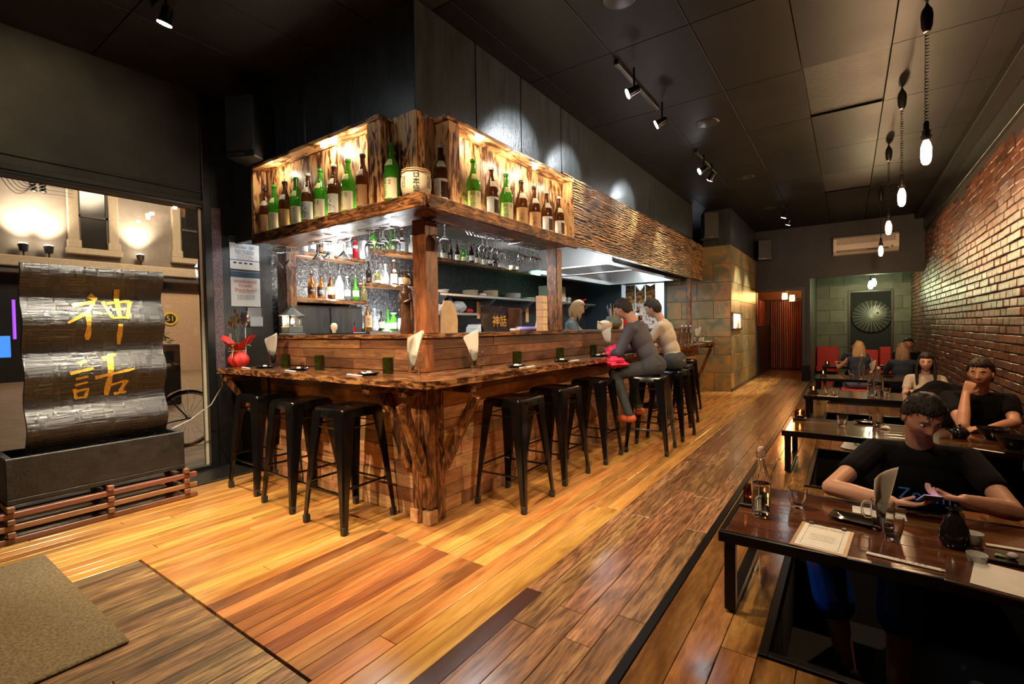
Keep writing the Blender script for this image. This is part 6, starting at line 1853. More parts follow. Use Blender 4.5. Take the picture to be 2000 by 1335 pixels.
def small_plate(p, label, mat='ceramic_b', stuff=True):
    t = thing('side_plate', label, 'plate', p, 'black side plates on the counter')
    m = MB()
    n = 24
    prof = [(0, 0.006), (0.045, 0.005), (0.062, 0.008), (0.078, 0.017), (0.080, 0.015), (0.055, 0.0), (0, 0.0)]
    m.lathe(prof, p, n, rip=lambda a, z: 1 + 0.05 * math.cos(4 * a)).obj('dish', M[mat], t, 50)
    if stuff:
        m = MB()
        for k in range(3):
            m.ball((p[0] + 0.012 * k - 0.01, p[1] + 0.008 * (k % 2), p[2] + 0.016), (0.012, 0.010, 0.010), 7, 5)
        m.obj('wrapped_towel', M['paper'], t, 60)
def chopsticks(a, b, label, group='paper-sleeved chopsticks on the counter', text=None):
    a, b = Vector(a), Vector(b)
    d = (b - a); L = d.length; rz = math.atan2(d.y, d.x)
    T = Matrix.Translation((a + b) / 2) @ Euler((0, 0, rz)).to_matrix().to_4x4()
    t = thing('chopsticks', label, 'chopsticks', tuple((a + b) / 2), group)
    MB().box((-L / 2, -0.011, 0), (L / 2 * 0.96, 0.011, 0.005), 0.002, T).obj('paper_sleeve', M['paper'], t)
    MB().box((L / 2 * 0.96, -0.007, 0.001), (L / 2 * 1.04, 0.007, 0.0045), 0.001, T).obj('wooden_tips', M['pale_box'], t)
    if text:
        me = text_mesh(text, 0.017, M['ink']); place(me, 'lettering', t, (0.02 * math.cos(rz), 0.02 * math.sin(rz), 0.0054), rz, -PI / 2)
LY = 2.27; RX = -2.25
mugpos = [(((-4.205,2.270,1.070)[0], 2.27), PI * 0.1, (0.1, -0.2), 'leftmost glass mug of napkins beside the red wrapped flowers'),
          (((-2.416,2.270,0.993)[0], 2.27), 0.2, (0.5, 0.2), 'glass mug of napkins left of the bar corner'),
          ((-2.30, (-2.300,2.792,1.033)[1]), 0.5, (-0.4, -0.2), 'glass mug of napkins just right of the bar corner'),
          ((-2.30, (-2.300,5.243,0.946)[1]), 0.7, (-0.5, 0.1), 'glass mug of napkins near the seated patrons')]
nl = ['white paper napkins fanned in the leftmost glass mug', 'tall white napkins pointing up in the mug left of the corner', 'white napkins folded in the mug right of the corner', 'white napkins in the mug near the seated patrons']
for (p, rz, dn, lab), n_ in zip(mugpos, nl):
    mug((p[0], p[1], CT), rz, lab, 'glass mugs on the counter', tall=0.15, r_=0.043, dirn=dn, nap_label=n_)
cup_l = ['leftmost dark glass cup on the left arm of the bar', 'second dark glass cup on the left arm of the bar', 'third dark glass cup, just left of the napkin mug at the corner',
        'first dark glass cup along the aisle side of the bar', 'second dark glass cup along the aisle side of the bar', 'third dark glass cup along the aisle side of the bar', 'fourth dark glass cup, nearest the seated patron']
cp_ = [((-3.962,2.240,1.031)[0], 2.24), ((-3.436,2.220,1.003)[0], 2.22), ((-2.622,2.220,1.007)[0], 2.22), (-2.22, (-2.220,3.220,1.009)[1]), (-2.24, (-2.240,3.967,0.964)[1]), (-2.24, (-2.240,4.691,0.976)[1]), (-2.24, (-2.240,5.437,0.999)[1])]
for p, lab in zip(cp_, cup_l): yunomi((p[0], p[1], CT), lab)
pls = [(((-4.081,2.120,0.992)[0], 2.12), 'leftmost black side plate beside the flowers'), (((-3.566,2.120,0.986)[0], 2.12), 'second black side plate on the left arm'), (((-2.679,2.100,0.997)[0], 2.10), 'black side plate left of the third dark cup'),
       ((-2.10, (-2.100,3.031,0.984)[1]), 'black side plate in front of the first aisle cup'), ((-2.10, (-2.100,3.747,0.980)[1]), 'black side plate in front of the second aisle cup'), ((-2.10, (-2.100,4.505,0.966)[1]), 'black side plate in front of the third aisle cup')]
for p, lab in pls: small_plate((p[0], p[1], CT), lab)
for c_, ax_, lab in ((((-4.241,2.040,0.980)[0], 2.04), 0, 'green-tipped chopstick sleeve at the left end of the bar'), (((-3.528,2.030,0.986)[0], 2.03), 0, 'white chopstick sleeve beside the second black plate'), (((-2.741,2.030,0.983)[0], 2.03), 0, 'white chopstick sleeve near the bar corner'),
                  ((-2.03, (-2.030,3.082,0.962)[1]), 1, 'white chopstick sleeve before the first aisle plate'), ((-2.03, (-2.030,3.838,0.967)[1]), 1, 'white chopstick sleeve before the second aisle plate')):
    mid = Vector((c_[0], c_[1], CT)); dd = Vector((0, 0.10, 0)) if ax_ else Vector((0.10, -0.02, 0))
    chopsticks(mid - dd, mid + dd, lab)
# far end of the counter: bottles and a tray of small cups
for i, (q_, lab) in enumerate((((-2.296,8.012,0.956), 'nearer'), ((-2.358,8.505,0.956), 'middle'), ((-2.428,9.057,0.956), 'further'))):
    t = thing('water_bottle', '%s of three clear swing-top water bottles at the far end of the counter' % lab, 'bottle', (q_[0], q_[1], CT), 'clear bottles at the far end of the counter')
    p = (-2.15, 7.7 + i * 0.25, CT)
    t.location = p; PW[t.name] = p
    MB().lathe([(0, 0), (0.036, 0), (0.040, 0.01), (0.040, 0.16), (0.016, 0.24), (0.014, 0.29), (0.012, 0.29), (0.013, 0.24), (0.037, 0.16), (0.037, 0.012), (0, 0.01)], p, 16).obj('glass_body', M['clear'], t, 50)
    MB().lathe([(0, 0.29), (0.014, 0.29), (0.014, 0.31), (0, 0.312)], p, 10).obj('stopper', M['paper'], t, 50)
mug((-2.12, 8.55, CT), 0.7, 'furthest glass mug of napkins by the tiled wall', 'glass mugs on the counter', dirn=(0.3, -0.2), nap_label='white napkins in the furthest mug by the tiled wall')
t = thing('cup_tray', 'black tray at the end of the counter with a pale green cloth', 'tray', (-2.2, 9.05, CT))
MB().box((-2.40, 8.86, CT), (-2.02, 9.26, CT + 0.012), 0.004).obj('tray_base', M['frame'], t)
MB().box((-2.10, 8.80, CT + 0.0125), (-2.03, 9.2, CT + 0.018), 0.002).obj('cloth', M['yg_label'], t)
k = 0
for i in range(3):
    for j in range(3):
        o = cup.copy(); COL.objects.link(o); o.location = (-2.36 + i * 0.085, 8.94 + j * 0.10, CT + 0.0125)
        o['label'] = 'white cup in the %s row, %s from the left, on the black counter tray' % (('back', 'middle', 'front')[i], ORD[j]); o['category'] = 'cup'; o['group'] = 'white cups on the black tray'

# flowers in red wrap
fx, fy = (-4.492,2.100,1.029)[0], 2.10
fl = thing('wrapped_orchid', 'potted orchid in red crepe wrap and raffia bow at the bar\'s left end', 'flowers', (fx, fy, CT))
fl_rng = random.Random(5)
m = MB()
m.grid(lambda u, v: ((lambda a, r_: (fx + r_ * math.cos(a), fy + r_ * math.sin(a), CT + 0.145 * v))(2 * PI * u, (0.045 + 0.040 * math.sin(PI * min(1, v * 0.9 + 0.15))) * (1 + 0.07 * math.sin(9 * 2 * PI * u + v * 5)))), 40, 10)
m.obj('wrap_body', M['red_wrap'], fl, 30)
m = MB()
m.grid(lambda u, v: ((lambda a, w_: (fx + (0.036 + w_) * math.cos(a), fy + (0.036 + w_) * math.sin(a), CT + 0.140 + v * (0.07 + 0.075 * max(0, math.sin(a * 2 + 0.6))) ))(2 * PI * u, v * (0.055 + 0.06 * max(0, math.sin(a_ := 2 * PI * u * 2 + 0.6)) + 0.012 * math.sin(2 * PI * u * 11)))), 48, 6)
m.obj('wrap_frill', M['red_wrap'], fl, 30)
m = MB()
ring = [(fx + 0.052 * math.cos(2 * PI * k / 16), fy + 0.052 * math.sin(2 * PI * k / 16), CT + 0.142) for k in range(17)]
m.tube(ring, 0.004, 5, False)
for s in (-1, 1):
    m.tube([(fx + 0.03, fy - 0.055, CT + 0.142), (fx + 0.03 + s * 0.035, fy - 0.075, CT + 0.172), (fx + 0.03 + s * 0.05, fy - 0.078, CT + 0.14), (fx + 0.03, fy - 0.06, CT + 0.142)], 0.0028, 5)
    m.tube([(fx + 0.03, fy - 0.06, CT + 0.14), (fx + 0.03 + s * 0.025, fy - 0.082, CT + 0.075)], 0.0025, 5)
m.obj('raffia_bow', M['raffia'], fl, 60)
m = MB()
stem1 = [(fx, fy, CT + 0.12), (fx - 0.01, fy, CT + 0.25), (fx - 0.035, fy - 0.01, CT + 0.36), (fx - 0.09, fy - 0.03, CT + 0.43)]
stem2 = [(fx, fy, CT + 0.12), (fx + 0.01, fy, CT + 0.26), (fx - 0.01, fy + 0.01, CT + 0.38), (fx - 0.05, fy, CT + 0.50)]
m.tube(stem1, 0.0028, 5); m.tube(stem2, 0.0028, 5); m.obj('stems', M['stem'], fl, 60)
m = MB()
for s, (dx, dy) in enumerate(((-0.15, -0.03), (0.14, 0.05), (0.10, -0.10))):
    m.grid(lambda u, v, dx=dx, dy=dy: (fx + dx * v + (-dy) * 0.25 * (u - 0.5) * math.sin(PI * v), fy + dy * v + dx * 0.25 * (u - 0.5) * math.sin(PI * v), CT + 0.15 + 0.05 * math.sin(PI * v * 0.8)), 4, 8)
m.obj('leaves', M['leaf'], fl, 60)
def flower(mb, c, r_, tilt):
    for k in range(5):
        a = 2 * PI * k / 5 + tilt
        d = Vector((math.cos(a) * 0.8, -0.25, math.sin(a))); d.normalize()
        s_ = Vector((-math.sin(a), 0, math.cos(a))) * r_ * 0.42
        c_ = Vector(c)
        mb.add([c_, c_ + d * r_ * 0.6 + s_, c_ + d * r_ * 1.1, c_ + d * r_ * 0.6 - s_], [(0, 1, 2, 3)])
m = MB(); m2 = MB()
for k in range(14):
    st_ = stem1 if k % 2 else stem2
    f = 0.55 + 0.45 * (k / 14); a = Vector(st_[2]).lerp(Vector(st_[3]), (f - .5) * 2)
    c = a + Vector((fl_rng.uniform(-.035, .035), fl_rng.uniform(-.03, .02), fl_rng.uniform(-.03, .03)))
    flower(m if k % 3 else m2, c, 0.026, k)
m.obj('yellow_flowers', M['petal'], fl); m2.obj('red_flowers', M['petal_red'], fl)
MB().box((fx - 0.055, fy - 0.05, CT + 0.22), (fx - 0.018, fy - 0.047, CT + 0.30), 0.001).obj('gift_tag', M['cream'], fl)
# star balloon on a stick
sb_ = thing('star_balloon', 'small silver foil star balloon on a stick behind the orchid', 'balloon', (fx + 0.07, fy + 0.03, CT + 0.40))
bx, by, bz = fx + 0.075, fy + 0.03, CT + 0.43
m = MB()
n = 40
def starr(a): 
    q = (a / (2 * PI) * 5) % 1
    return 0.085 * (1 - 0.42 * (1 - abs(2 * q - 1)) ** 0.8)
for s in (-1, 1):
    m.grid(lambda u, v, s=s: (bx + starr(2 * PI * u + .3) * v * math.cos(2 * PI * u * s), by + s * 0.022 * math.sqrt(max(0, 1 - v * v)), bz + starr(2 * PI * u + .3) * v * math.sin(2 * PI * u * s)) if s == 1 else (bx + starr(-2 * PI * u + .3) * v * math.cos(-2 * PI * u), by - 0.022 * math.sqrt(max(0, 1 - v * v)), bz + starr(-2 * PI * u + .3) * v * math.sin(-2 * PI * u)), n, 8)
m.obj('foil', plain('silver_foil', (0.55, 0.60, 0.60), 0.2, 0.6, 0.2), sb_, 60)
place(text_mesh('Congrats!', 0.026, M['ink_blue']), 'lettering', sb_, (0.003, -0.024, 0.03), 0)
m = MB(); m.ball((bx - .03, by - .015, bz + .02), (0.014, 0.008, 0.014), 8, 6); m.ball((bx + .03, by - .015, bz - .02), (0.012, 0.008, 0.012), 8, 6)
m.obj('blue_dots', M['ink_blue'], sb_, 60)
m = MB(); m.ball((bx + .05, by - .012, bz + .015), (0.012, 0.008, 0.012), 8, 6); m.ball((bx - .01, by - .018, bz - .04), (0.012, 0.008, 0.012), 8, 6)
m.obj('red_dots', M['ink_red'], sb_, 60)
MB().tube([(bx, by, CT + 0.12), (bx, by, bz - 0.05)], 0.004, 6).obj('stick', M['paper'], sb_)

# ------------------------------------------------------------------ things on the left wall
def poster(label, corners, colr, head, body, band):
    (y0, z0), (y1, z1) = corners
    t = thing('licence_poster', label, 'poster', (WX + 0.004, (y0 + y1) / 2, (z0 + z1) / 2))
    MB().box((WX + 0.0005, y0, z0), (WX + 0.004, y1, z1)).obj('sheet', M['paper'], t)
    W = y1 - y0; Hh = z1 - z0
    MB().box((WX + 0.0042, y0, z1 - 0.06), (WX + 0.005, y1, z1 - 0.002)).obj('header_band', M['ink_navy'], t)
    me = text_mesh(head, 0.045, M[colr])
    place(me, 'lettering', t, (0.0025, 0, Hh / 2 - (0.118 if band else 0.14)), PI / 2)
    me = text_mesh(body, 0.017, M['ink'])
    place(me, 'lettering', t, (0.0025, 0, -0.02 if band else -0.05), PI / 2)
    if band:
        MB().box((WX + 0.0042, y0, z0 + Hh * 0.27), (WX + 0.005, y1, z0 + Hh * 0.295)).obj('blue_band', M['ink_blue'], t)
        m = MB()
        for k in range(4): m.box((WX + 0.0042, y0 + 0.03 + k * W * 0.18, z0 + Hh * 0.17), (WX + 0.005, y0 + 0.03 + k * W * 0.18 + 0.03, z0 + Hh * 0.22))
        m.obj('card_pictures', M['ink'], t)
poster('licensing poster headed Under 18? No supply on the black wall', ((2.215, 1.88), (2.495, 2.19)), 'ink_blue', 'Under 18?\nNo supply', 'It is against the law\n\nPenalty exceeds $8,000\nfor supplying liquor\nPenalty exceeds $8,000\nto a person under 18\nPenalty exceeds $700', True)
poster('licensing poster headed Intoxicated? Drunk? Disorderly? on the black wall', ((2.215, 1.52), (2.495, 1.86)), 'ink_red', 'Intoxicated?\nDrunk?\nDisorderly?', '\n\nIt is against the law\n\nPenalty exceeds $17,000\nPenalty exceeds $17,000\nPenalty exceeds $1,400', False)
t = thing('wall_holder', 'clear and grey leaflet holder on the wall below the posters', 'holder', (WX + 0.03, 2.42, 1.42))
MB().box((WX + 0.001, 2.36, 1.32), (WX + 0.012, 2.50, 1.51), 0.004).obj('back_plate', M['stainless'], t)
MB().box((WX + 0.013, 2.365, 1.32), (WX + 0.045, 2.495, 1.42), 0.006).obj('pocket', M['g_frost'], t)

def speaker(loc, rz, label, w_=0.20, d=0.22, h=0.36, tilt=0.0):
    t = thing('wall_speaker', label, 'speaker', loc, 'black wall speakers')
    MB().box((-w_ / 2, -d / 2, 0), (w_ / 2, d / 2, h), 0.008).obj('cabinet', M['duct'], t, None, (0, 0, 0)).location = (0, 0, 0)
    o = MB().box((-w_ / 2 + 0.006, -d / 2 - 0.008, 0.05), (w_ / 2 - 0.006, -d / 2 - 0.001, h - 0.006), 0.003).obj('grille', M['duct'], t, None, (0, 0, 0)); o.location = (0, 0, 0)
    o = MB().box((-w_ / 2, -d / 2 - 0.006, 0.0), (w_ / 2, -d / 2 - 0.001, 0.045), 0.002).obj('badge_strip', M['frame'], t, None, (0, 0, 0)); o.location = (0, 0, 0)
    o = place(text_mesh('Wharfedale', 0.018, M['stainless']), 'lettering', t, (0, -d / 2 - 0.0065, 0.022)); 
    o = MB().box((-0.03, d / 2, h * 0.4), (0.03, d / 2 + 0.05, h * 0.6), 0.004).obj('bracket', M['frame'], t, None, (0, 0, 0)); o.location = (0, 0, 0)
    t.rotation_euler = (0, 0, rz)
    return t
p = (-4.127,2.100,2.652)
speaker((p[0], 2.08, 2.70), R(25), 'large black speaker high on the wall above the posters', 0.26, 0.24, 0.50)
speaker((-2.12, 9.45, 2.86), R(30), 'black speaker high in the recess above the tiled block', 0.26, 0.2, 0.48)
speaker((-1.62, 12.5, 2.75), R(20), 'furthest black speaker high beside the air conditioner wall', 0.28, 0.22, 0.45)

# ------------------------------------------------------------------ ceiling fittings
def track(label, a, b):
    t = thing('light_track', label, 'track', tuple((Vector(a) + Vector(b)) / 2), 'black lighting tracks')
    d = (Vector(b) - Vector(a)); n = Vector((-d.y, d.x, 0)).normalized() * 0.017
    x0, x1 = min(a[0], b[0]) - 0.017, max(a[0], b[0]) + 0.017; y0, y1 = min(a[1], b[1]) - 0.017, max(a[1], b[1]) + 0.017
    MB().box((x0, y0, CZ - 0.035), (x1, y1, CZ - 0.001), 0.003).obj('rail', M['steel_black'], t)
    m = MB().box((x0 - .004, y0 - 0.001, CZ - 0.04), (x1 + .004, y0 + 0.09, CZ - 0.001), 0.003); m.obj('feed_cap', M['frame'], t)
track('short ceiling light track nearest the bar', (-1.57, 3.80, 0), (-1.57, 4.82, 0))
track('second ceiling light track along the bar', (-1.565, 6.29, 0), (-1.565, 7.34, 0))
track('furthest ceiling light track by the tiled wall', (-1.0, 10.2, 0), (-1.0, 11.4, 0))
track('ceiling light track above the shopfront', (-3.75, 1.30, 0), (-1.9, 1.30, 0))
def spot_head(p, aim, label, glow=True):
    t = thing('spotlight', label, 'light', p, 'black track spotlights')
    d = (Vector(aim) - Vector(p)).normalized()
    P0 = Vector(p) - d * 0.012
    m = MB(); m.tube([P0 - d * 0.11, P0 - d * 0.10, P0 - d * 0.03, P0], [0.018, 0.030, 0.034, 0.046], 16, True)
    m.obj('lamp_head', M['steel_black'], t, 40)
    m = MB(); m.tube([P0 - d * 0.06, (P0.x - d.x * .06, P0.y - d.y * .06, CZ - 0.035)], 0.009, 7); m.obj('arm', M['steel_black'], t)
    MB().tube([P0 + d * 0.0005, P0 + d * 0.004], 0.040, 16).obj('lens', M['spot_glow'], t)
labs = ['track spotlight at the far left above the shop window', 'track spotlight at the top edge above the shopfront', 'track spotlight above the left arm of the bar, out at the top', 'brightest spotlight on the nearest ceiling track', 'second spotlight on the nearest ceiling track',
        'nearer spotlight on the second ceiling track', 'further spotlight on the second ceiling track', 'nearer spotlight on the furthest ceiling track', 'further spotlight on the furthest ceiling track']
for (p, a, w_, c, ang), lab in zip(TRACK, labs):
    spot_head(p, a, lab)

def pendant(x, y, zb, label, col='bulb_glow', power=26, cord=True):
    t = thing('pendant_lamp', label, 'lamp', (x, y, zb))
    t['group'] = 'bare bulb pendants over the low tables'
    m = MB()
    m.lathe([(0, 0.078), (0.020, 0.082), (0.030, 0.095), (0.032, 0.112), (0.024, 0.115), (0.024, 0.15), (0.016, 0.155), (0.016, 0.20), (0.008, 0.215), (0, 0.215)], (x, y, zb), 14)
    m.obj('lamp_holder', M['frame'], t, 40)
    MB().lathe([(0, -0.085), (0.015, -0.083), (0.026, -0.065), (0.031, -0.03), (0.031, 0.03), (0.022, 0.065), (0.014, 0.080), (0, 0.081)], (x, y, zb), 16).obj('bulb', M[col], t, 60)
    z0, z1 = zb + 0.21, CZ - 0.20
    turns = int((z1 - z0) / 0.022)
    pts = [(x + 0.011 * math.cos(2 * PI * k / 7), y + 0.011 * math.sin(2 * PI * k / 7), z0 + (z1 - z0) * k / (turns * 7)) for k in range(turns * 7 + 1)]
    MB().tube(pts, 0.0032, 4, False).obj('coiled_cord', M['frame'], t, 60)
    MB().lathe([(0, 0), (0.02, 0.004), (0.032, 0.04), (0.036, 0.11), (0.030, 0.15), (0.015, 0.175), (0.004, 0.2), (0, 0.2)], (x, y, CZ - 0.20), 12).obj('cord_grip', M['frame'], t, 50)
    light('POINT', 'pendant_light', (x, y, zb - 0.115), power, WARM, size=0.03)
PD = [(0.437, 4.42, 2.43, 'nearest and largest glowing bulb pendant on a coiled cord'), (0.405, 5.85, 2.43, 'second glowing bulb pendant from the camera'), (0.40, 7.60, 2.43, 'third glowing bulb pendant from the camera'), (0.425, 9.95, 2.43, 'furthest glowing bulb pendant before the air conditioner')]
for i, (x, y, z, lab) in enumerate(PD): pendant(x, y, z, lab, power=(62, 58, 58, 50)[i])




for i, (x, y, z, lab) in enumerate(((0.47, 14.0, 2.20, 'left of two pale green bulbs in the back niche'), (0.40, 13.6, 2.12, 'lower of two pale green bulbs in the back niche'))):
    t = thing('niche_pendant', lab, 'lamp', (x, y, z), 'niche pendants')
    MB().lathe([(0, -0.10), (0.03, -0.095), (0.05, -0.05), (0.048, 0.02), (0.03, 0.08), (0, 0.09)], (x, y, z), 14).obj('bulb', M['bulb_green'], t, 60)
    MB().tube([(x, y, z + 0.09), (x, y, 2.5)], 0.008, 6).obj('cord', M['frame'], t)
for i, (x, y, z, lab) in enumerate(((-1.36, 14.2, 1.98, 'left orange lamp glowing in the corridor'), (-1.22, 14.5, 1.94, 'right orange lamp glowing in the corridor'))):
    t = thing('corridor_lamp', lab, 'lamp', (x, y, z), 'orange corridor lamps')
    MB().lathe([(0, -0.08), (0.06, -0.08), (0.065, -0.02), (0.055, 0.08), (0, 0.08)], (x, y, z), 14).obj('shade', M['shade_orange'], t, 40)
    MB().tube([(x, y, z + 0.08), (x, y, 2.5)], 0.006, 6).obj('cord', M['frame'], t)

# air conditioner on the far wall
ac = thing('air_conditioner', 'cream split air conditioner on the far wall above the niche', 'air conditioner', (0.28, FY - 0.12, 2.85))
m = MB()
prof = [(FY - 0.001, 3.10), (FY - 0.15, 3.10), (FY - 0.20, 3.06), (FY - 0.21, 2.90), (FY - 0.19, 2.80), (FY - 0.10, 2.73), (FY - 0.001, 2.72)]
for x, s in ((-0.28, 1), (0.83, -1)):
    pass
n = len(prof)
vs_ = [(-0.28, a, b) for a, b in prof] + [(0.83, a, b) for a, b in prof]
fs_ = [tuple(range(n)), tuple(reversed(range(n, 2 * n)))] + [(i, n + i, n + (i + 1) % n, (i + 1) % n) for i in range(n)]
m.add(vs_, fs_); m.obj('casing', M['ac'], ac, 25)
MB().box((-0.22, FY - 0.214, 2.93), (0.77, FY - 0.208, 3.05), 0.002).obj('front_grille', plain('ac_grille', (0.36, 0.30, 0.26), 0.5), ac)
m = MB(); m.box((-0.22, FY - 0.200, 2.775), (0.66, FY - 0.192, 2.815), 0.002); m.obj('louvre_slot', M['frame'], ac)
MB().box((-0.20, FY - 0.206, 2.79), (0.30, FY - 0.20, 2.798)).obj('louvre', M['ac'], ac)
MB().box((0.70, FY - 0.206, 2.80), (0.74, FY - 0.196, 2.83)).obj('status_panel', M['frame'], ac)

# umbrella hung in the niche recess
um = thing('paper_parasol', 'dark oiled paper parasol with pale spokes hanging in the niche recess', 'parasol', (0.50, 15.05, 1.50))
cx_, cy_, cz_ = 0.46, 15.02, 1.42; Ru = 0.40
m = MB()
m.grid(lambda u, v: (cx_ + Ru * v * math.cos(2 * PI * u), cy_ + 0.10 * v * v, cz_ + Ru * v * math.sin(2 * PI * u)), 36, 6)
m.obj('canopy', plain('oiled_paper', (0.035, 0.038, 0.032), 0.5), um, 60)
m = MB()
for k in range(24):
    a = 2 * PI * k / 24
    m.tube([(cx_, cy_ - 0.006, cz_), (cx_ + Ru * 0.5 * math.cos(a), cy_ + 0.02, cz_ + Ru * 0.5 * math.sin(a)), (cx_ + Ru * math.cos(a), cy_ + 0.092, cz_ + Ru * math.sin(a))], 0.0035, 4)
m.obj('spokes', M['ceramic_w'], um)
m = MB()
c2 = (cx_ + 0.12, cy_ - 0.05, cz_ + 0.08)
for k in range(28):
    a = 2 * PI * k / 28
    m.tube([(c2[0] + 0.03 * math.cos(a), c2[1], c2[2] + 0.03 * math.sin(a)), (c2[0] + 0.19 * math.cos(a), c2[1] + 0.02, c2[2] + 0.19 * math.sin(a))], 0.0045, 4)
m.obj('sunburst_struts', M['ceramic_w'], um)
MB().tube([(c2[0], c2[1] - 0.02, c2[2]), (c2[0], c2[1] + 0.04, c2[2])], 0.03, 10).obj('boss', M['frame'], um)

# ------------------------------------------------------------------ low tables
TZ_ = 0.36
TAB = [(2.19, 2.93, 'nearest low table, with the clipboard menu on it'), (4.58, 5.32, 'second low table from the camera, bare on its left half'), (6.97, 7.72, 'third low table, with two water bottles'), (9.30, 10.05, 'fourth low table, with the candle at its left end'), (11.95, 12.62, 'furthest low table crowded with plates')]
for i, (y0, y1, lab) in enumerate(TAB):
    t = thing('low_table', lab, 'table', (0.35, (y0 + y1) / 2, 0), 'low plank tables over the foot wells')
    x0, x1 = -0.465, 1.20
    n = 6 if i < 3 else 4
    w_ = (y1 - y0 - 0.05) / n
    for k in range(n):
        MB().box((x0 + 0.025, y0 + 0.025 + k * w_ + 0.0008, TZ_ - 0.03), (x1 - 0.025, y0 + 0.025 + (k + 1) * w_ - 0.0008, TZ_), 0.0015).obj('top_plank', M['table'], t)
    for a, b in (((x0, y0, TZ_ - 0.045), (x1, y0 + 0.025, TZ_ + 0.001)), ((x0, y1 - 0.025, TZ_ - 0.045), (x1, y1, TZ_ + 0.001)), ((x0, y0 + 0.025, TZ_ - 0.045), (x0 + 0.025, y1 - 0.025, TZ_ + 0.001)), ((x1 - 0.025, y0 + 0.025, TZ_ - 0.045), (x1, y1 - 0.025, TZ_ + 0.001))):
        MB().box(a, b, 0.003).obj('edge_rail', M['steel_black'], t)
    for x in (x0 + 0.02, x1 - 0.065):
        for y in (y0 + 0.02, y1 - 0.065):
            MB().box((x, y, 0.012), (x + 0.045, y + 0.045, TZ_ - 0.046), 0.003).obj('leg', M['steel_black'], t)
        MB().box((x, y0 + 0.066, 0.012), (x + 0.045, y1 - 0.066, 0.05), 0.003).obj('floor_rail', M['steel_black'], t)
TS = TZ_ + 0.0015
def tumbler(p, label, group, s=1.0, water=True):
    t = thing('tumbler', label, 'glass', p, group)
    r0, r1, h = 0.028 * s, 0.042 * s, 0.092 * s
    MB().lathe([(0, 0), (r0, 0), (r0 * 1.04, 0.01 * s), (r1 * 0.93, h * 0.6), (r1, h), (r1 - 0.0025, h), (r1 * 0.85, h * 0.6), (r0 * 0.9, 0.016 * s), (0, 0.014 * s)], p, 24, rip=lambda a, z: 1 - (0.035 * abs(math.sin(a * 5)) if z < h * 0.62 else 0)).obj('glass_body', M['clear'], t, 30)
def water_bottle(p, label, group, s=1.0, fill=0.55):
    t = thing('swing_top_bottle', label, 'bottle', p, group)
    f = lambda a, z: 1 - (0.03 * abs(math.sin(a * 4)) if z < 0.17 else 0)
    MB().lathe([(0, 0.0), (0.036 * s, 0), (0.041 * s, 0.008), (0.042 * s, 0.15 * s), (0.040 * s, 0.175 * s), (0.026 * s, 0.215 * s), (0.016 * s, 0.25 * s), (0.014 * s, 0.285 * s), (0.017 * s, 0.288 * s), (0.017 * s, 0.298 * s), (0.013 * s, 0.30 * s), (0.0115 * s, 0.25 * s), (0.022 * s, 0.215 * s), (0.037 * s, 0.172 * s), (0.0385 * s, 0.15 * s), (0.0375 * s, 0.014), (0, 0.012)], p, 24, rip=f).obj('glass_body', M['clear'], t, 35)
    MB().lathe([(0, 0.0145), (0.0365 * s, 0.0165), (0.0375 * s, 0.15 * s * fill * 2 - 0.01), (0, 0.15 * s * fill * 2 - 0.01)], p, 20, rip=f).obj('water', glass_water, t, 50)
    m = MB(); m.lathe([(0, 0.296 * s), (0.013 * s, 0.298 * s), (0.014 * s, 0.318 * s), (0.008 * s, 0.325 * s), (0, 0.326 * s)], p, 12); m.obj('stopper', M['pink_top'], t, 50)
    x, y, z = p
    m = MB()
    for sg in (-1, 1):
        m.tube([(x + sg * 0.018 * s, y, z + 0.27 * s), (x + sg * 0.020 * s, y, z + 0.30 * s), (x + sg * 0.012 * s, y, z + 0.315 * s)], 0.0016, 5)
    ring = [(x + 0.0185 * s * math.cos(2 * PI * k / 14), y + 0.0185 * s * math.sin(2 * PI * k / 14), z + 0.268 * s) for k in range(15)]
    m.tube(ring, 0.0016, 5, False); m.obj('wire_bail', M['chrome'], t, 60)
glass_water = glass('still_water', (0.97, 0.99, 1.0), 0.0, 1.33)
def candle(p, label):
    t = thing('candle_holder', label, 'candle', p, 'tealights in dark glass boxes')
    x, y, z = p
    MB().box((x - 0.055, y - 0.055, z), (x + 0.055, y + 0.055, z + 0.018), 0.003).obj('dark_base', M['frame'], t)
    g = plain('smoked_glass', (0.25, 0.07, 0.02), 0.1); 
    m = MB(); h = 0.095; w_ = 0.038; q = 0.004
    m.box((x - w_, y - w_, z + 0.019), (x + w_, y - w_ + q, z + h)); m.box((x - w_, y + w_ - q, z + 0.019), (x + w_, y + w_, z + h)); m.box((x - w_, y - w_ + q, z + 0.019), (x - w_ + q, y + w_ - q, z + h)); m.box((x + w_ - q, y - w_ + q, z + 0.019), (x + w_, y + w_ - q, z + h))
    m.obj('glass_box', SMOKE, t)
    MB().tube([(x, y, z + 0.019), (x, y, z + 0.04)], 0.020, 14).obj('tealight', M['paper'], t, 40)
    MB().lathe([(0, 0.042), (0.005, 0.047), (0.004, 0.056), (0, 0.068)], p, 8).obj('flame', M['flame'], t, 60)
    light('POINT', 'candle_light', (x, y, z + 0.075), 0.25, (1.0, 0.55, 0.2), size=0.008)
SMOKE = glass('smoked_brown_glass', (0.55, 0.26, 0.13), 0.03)
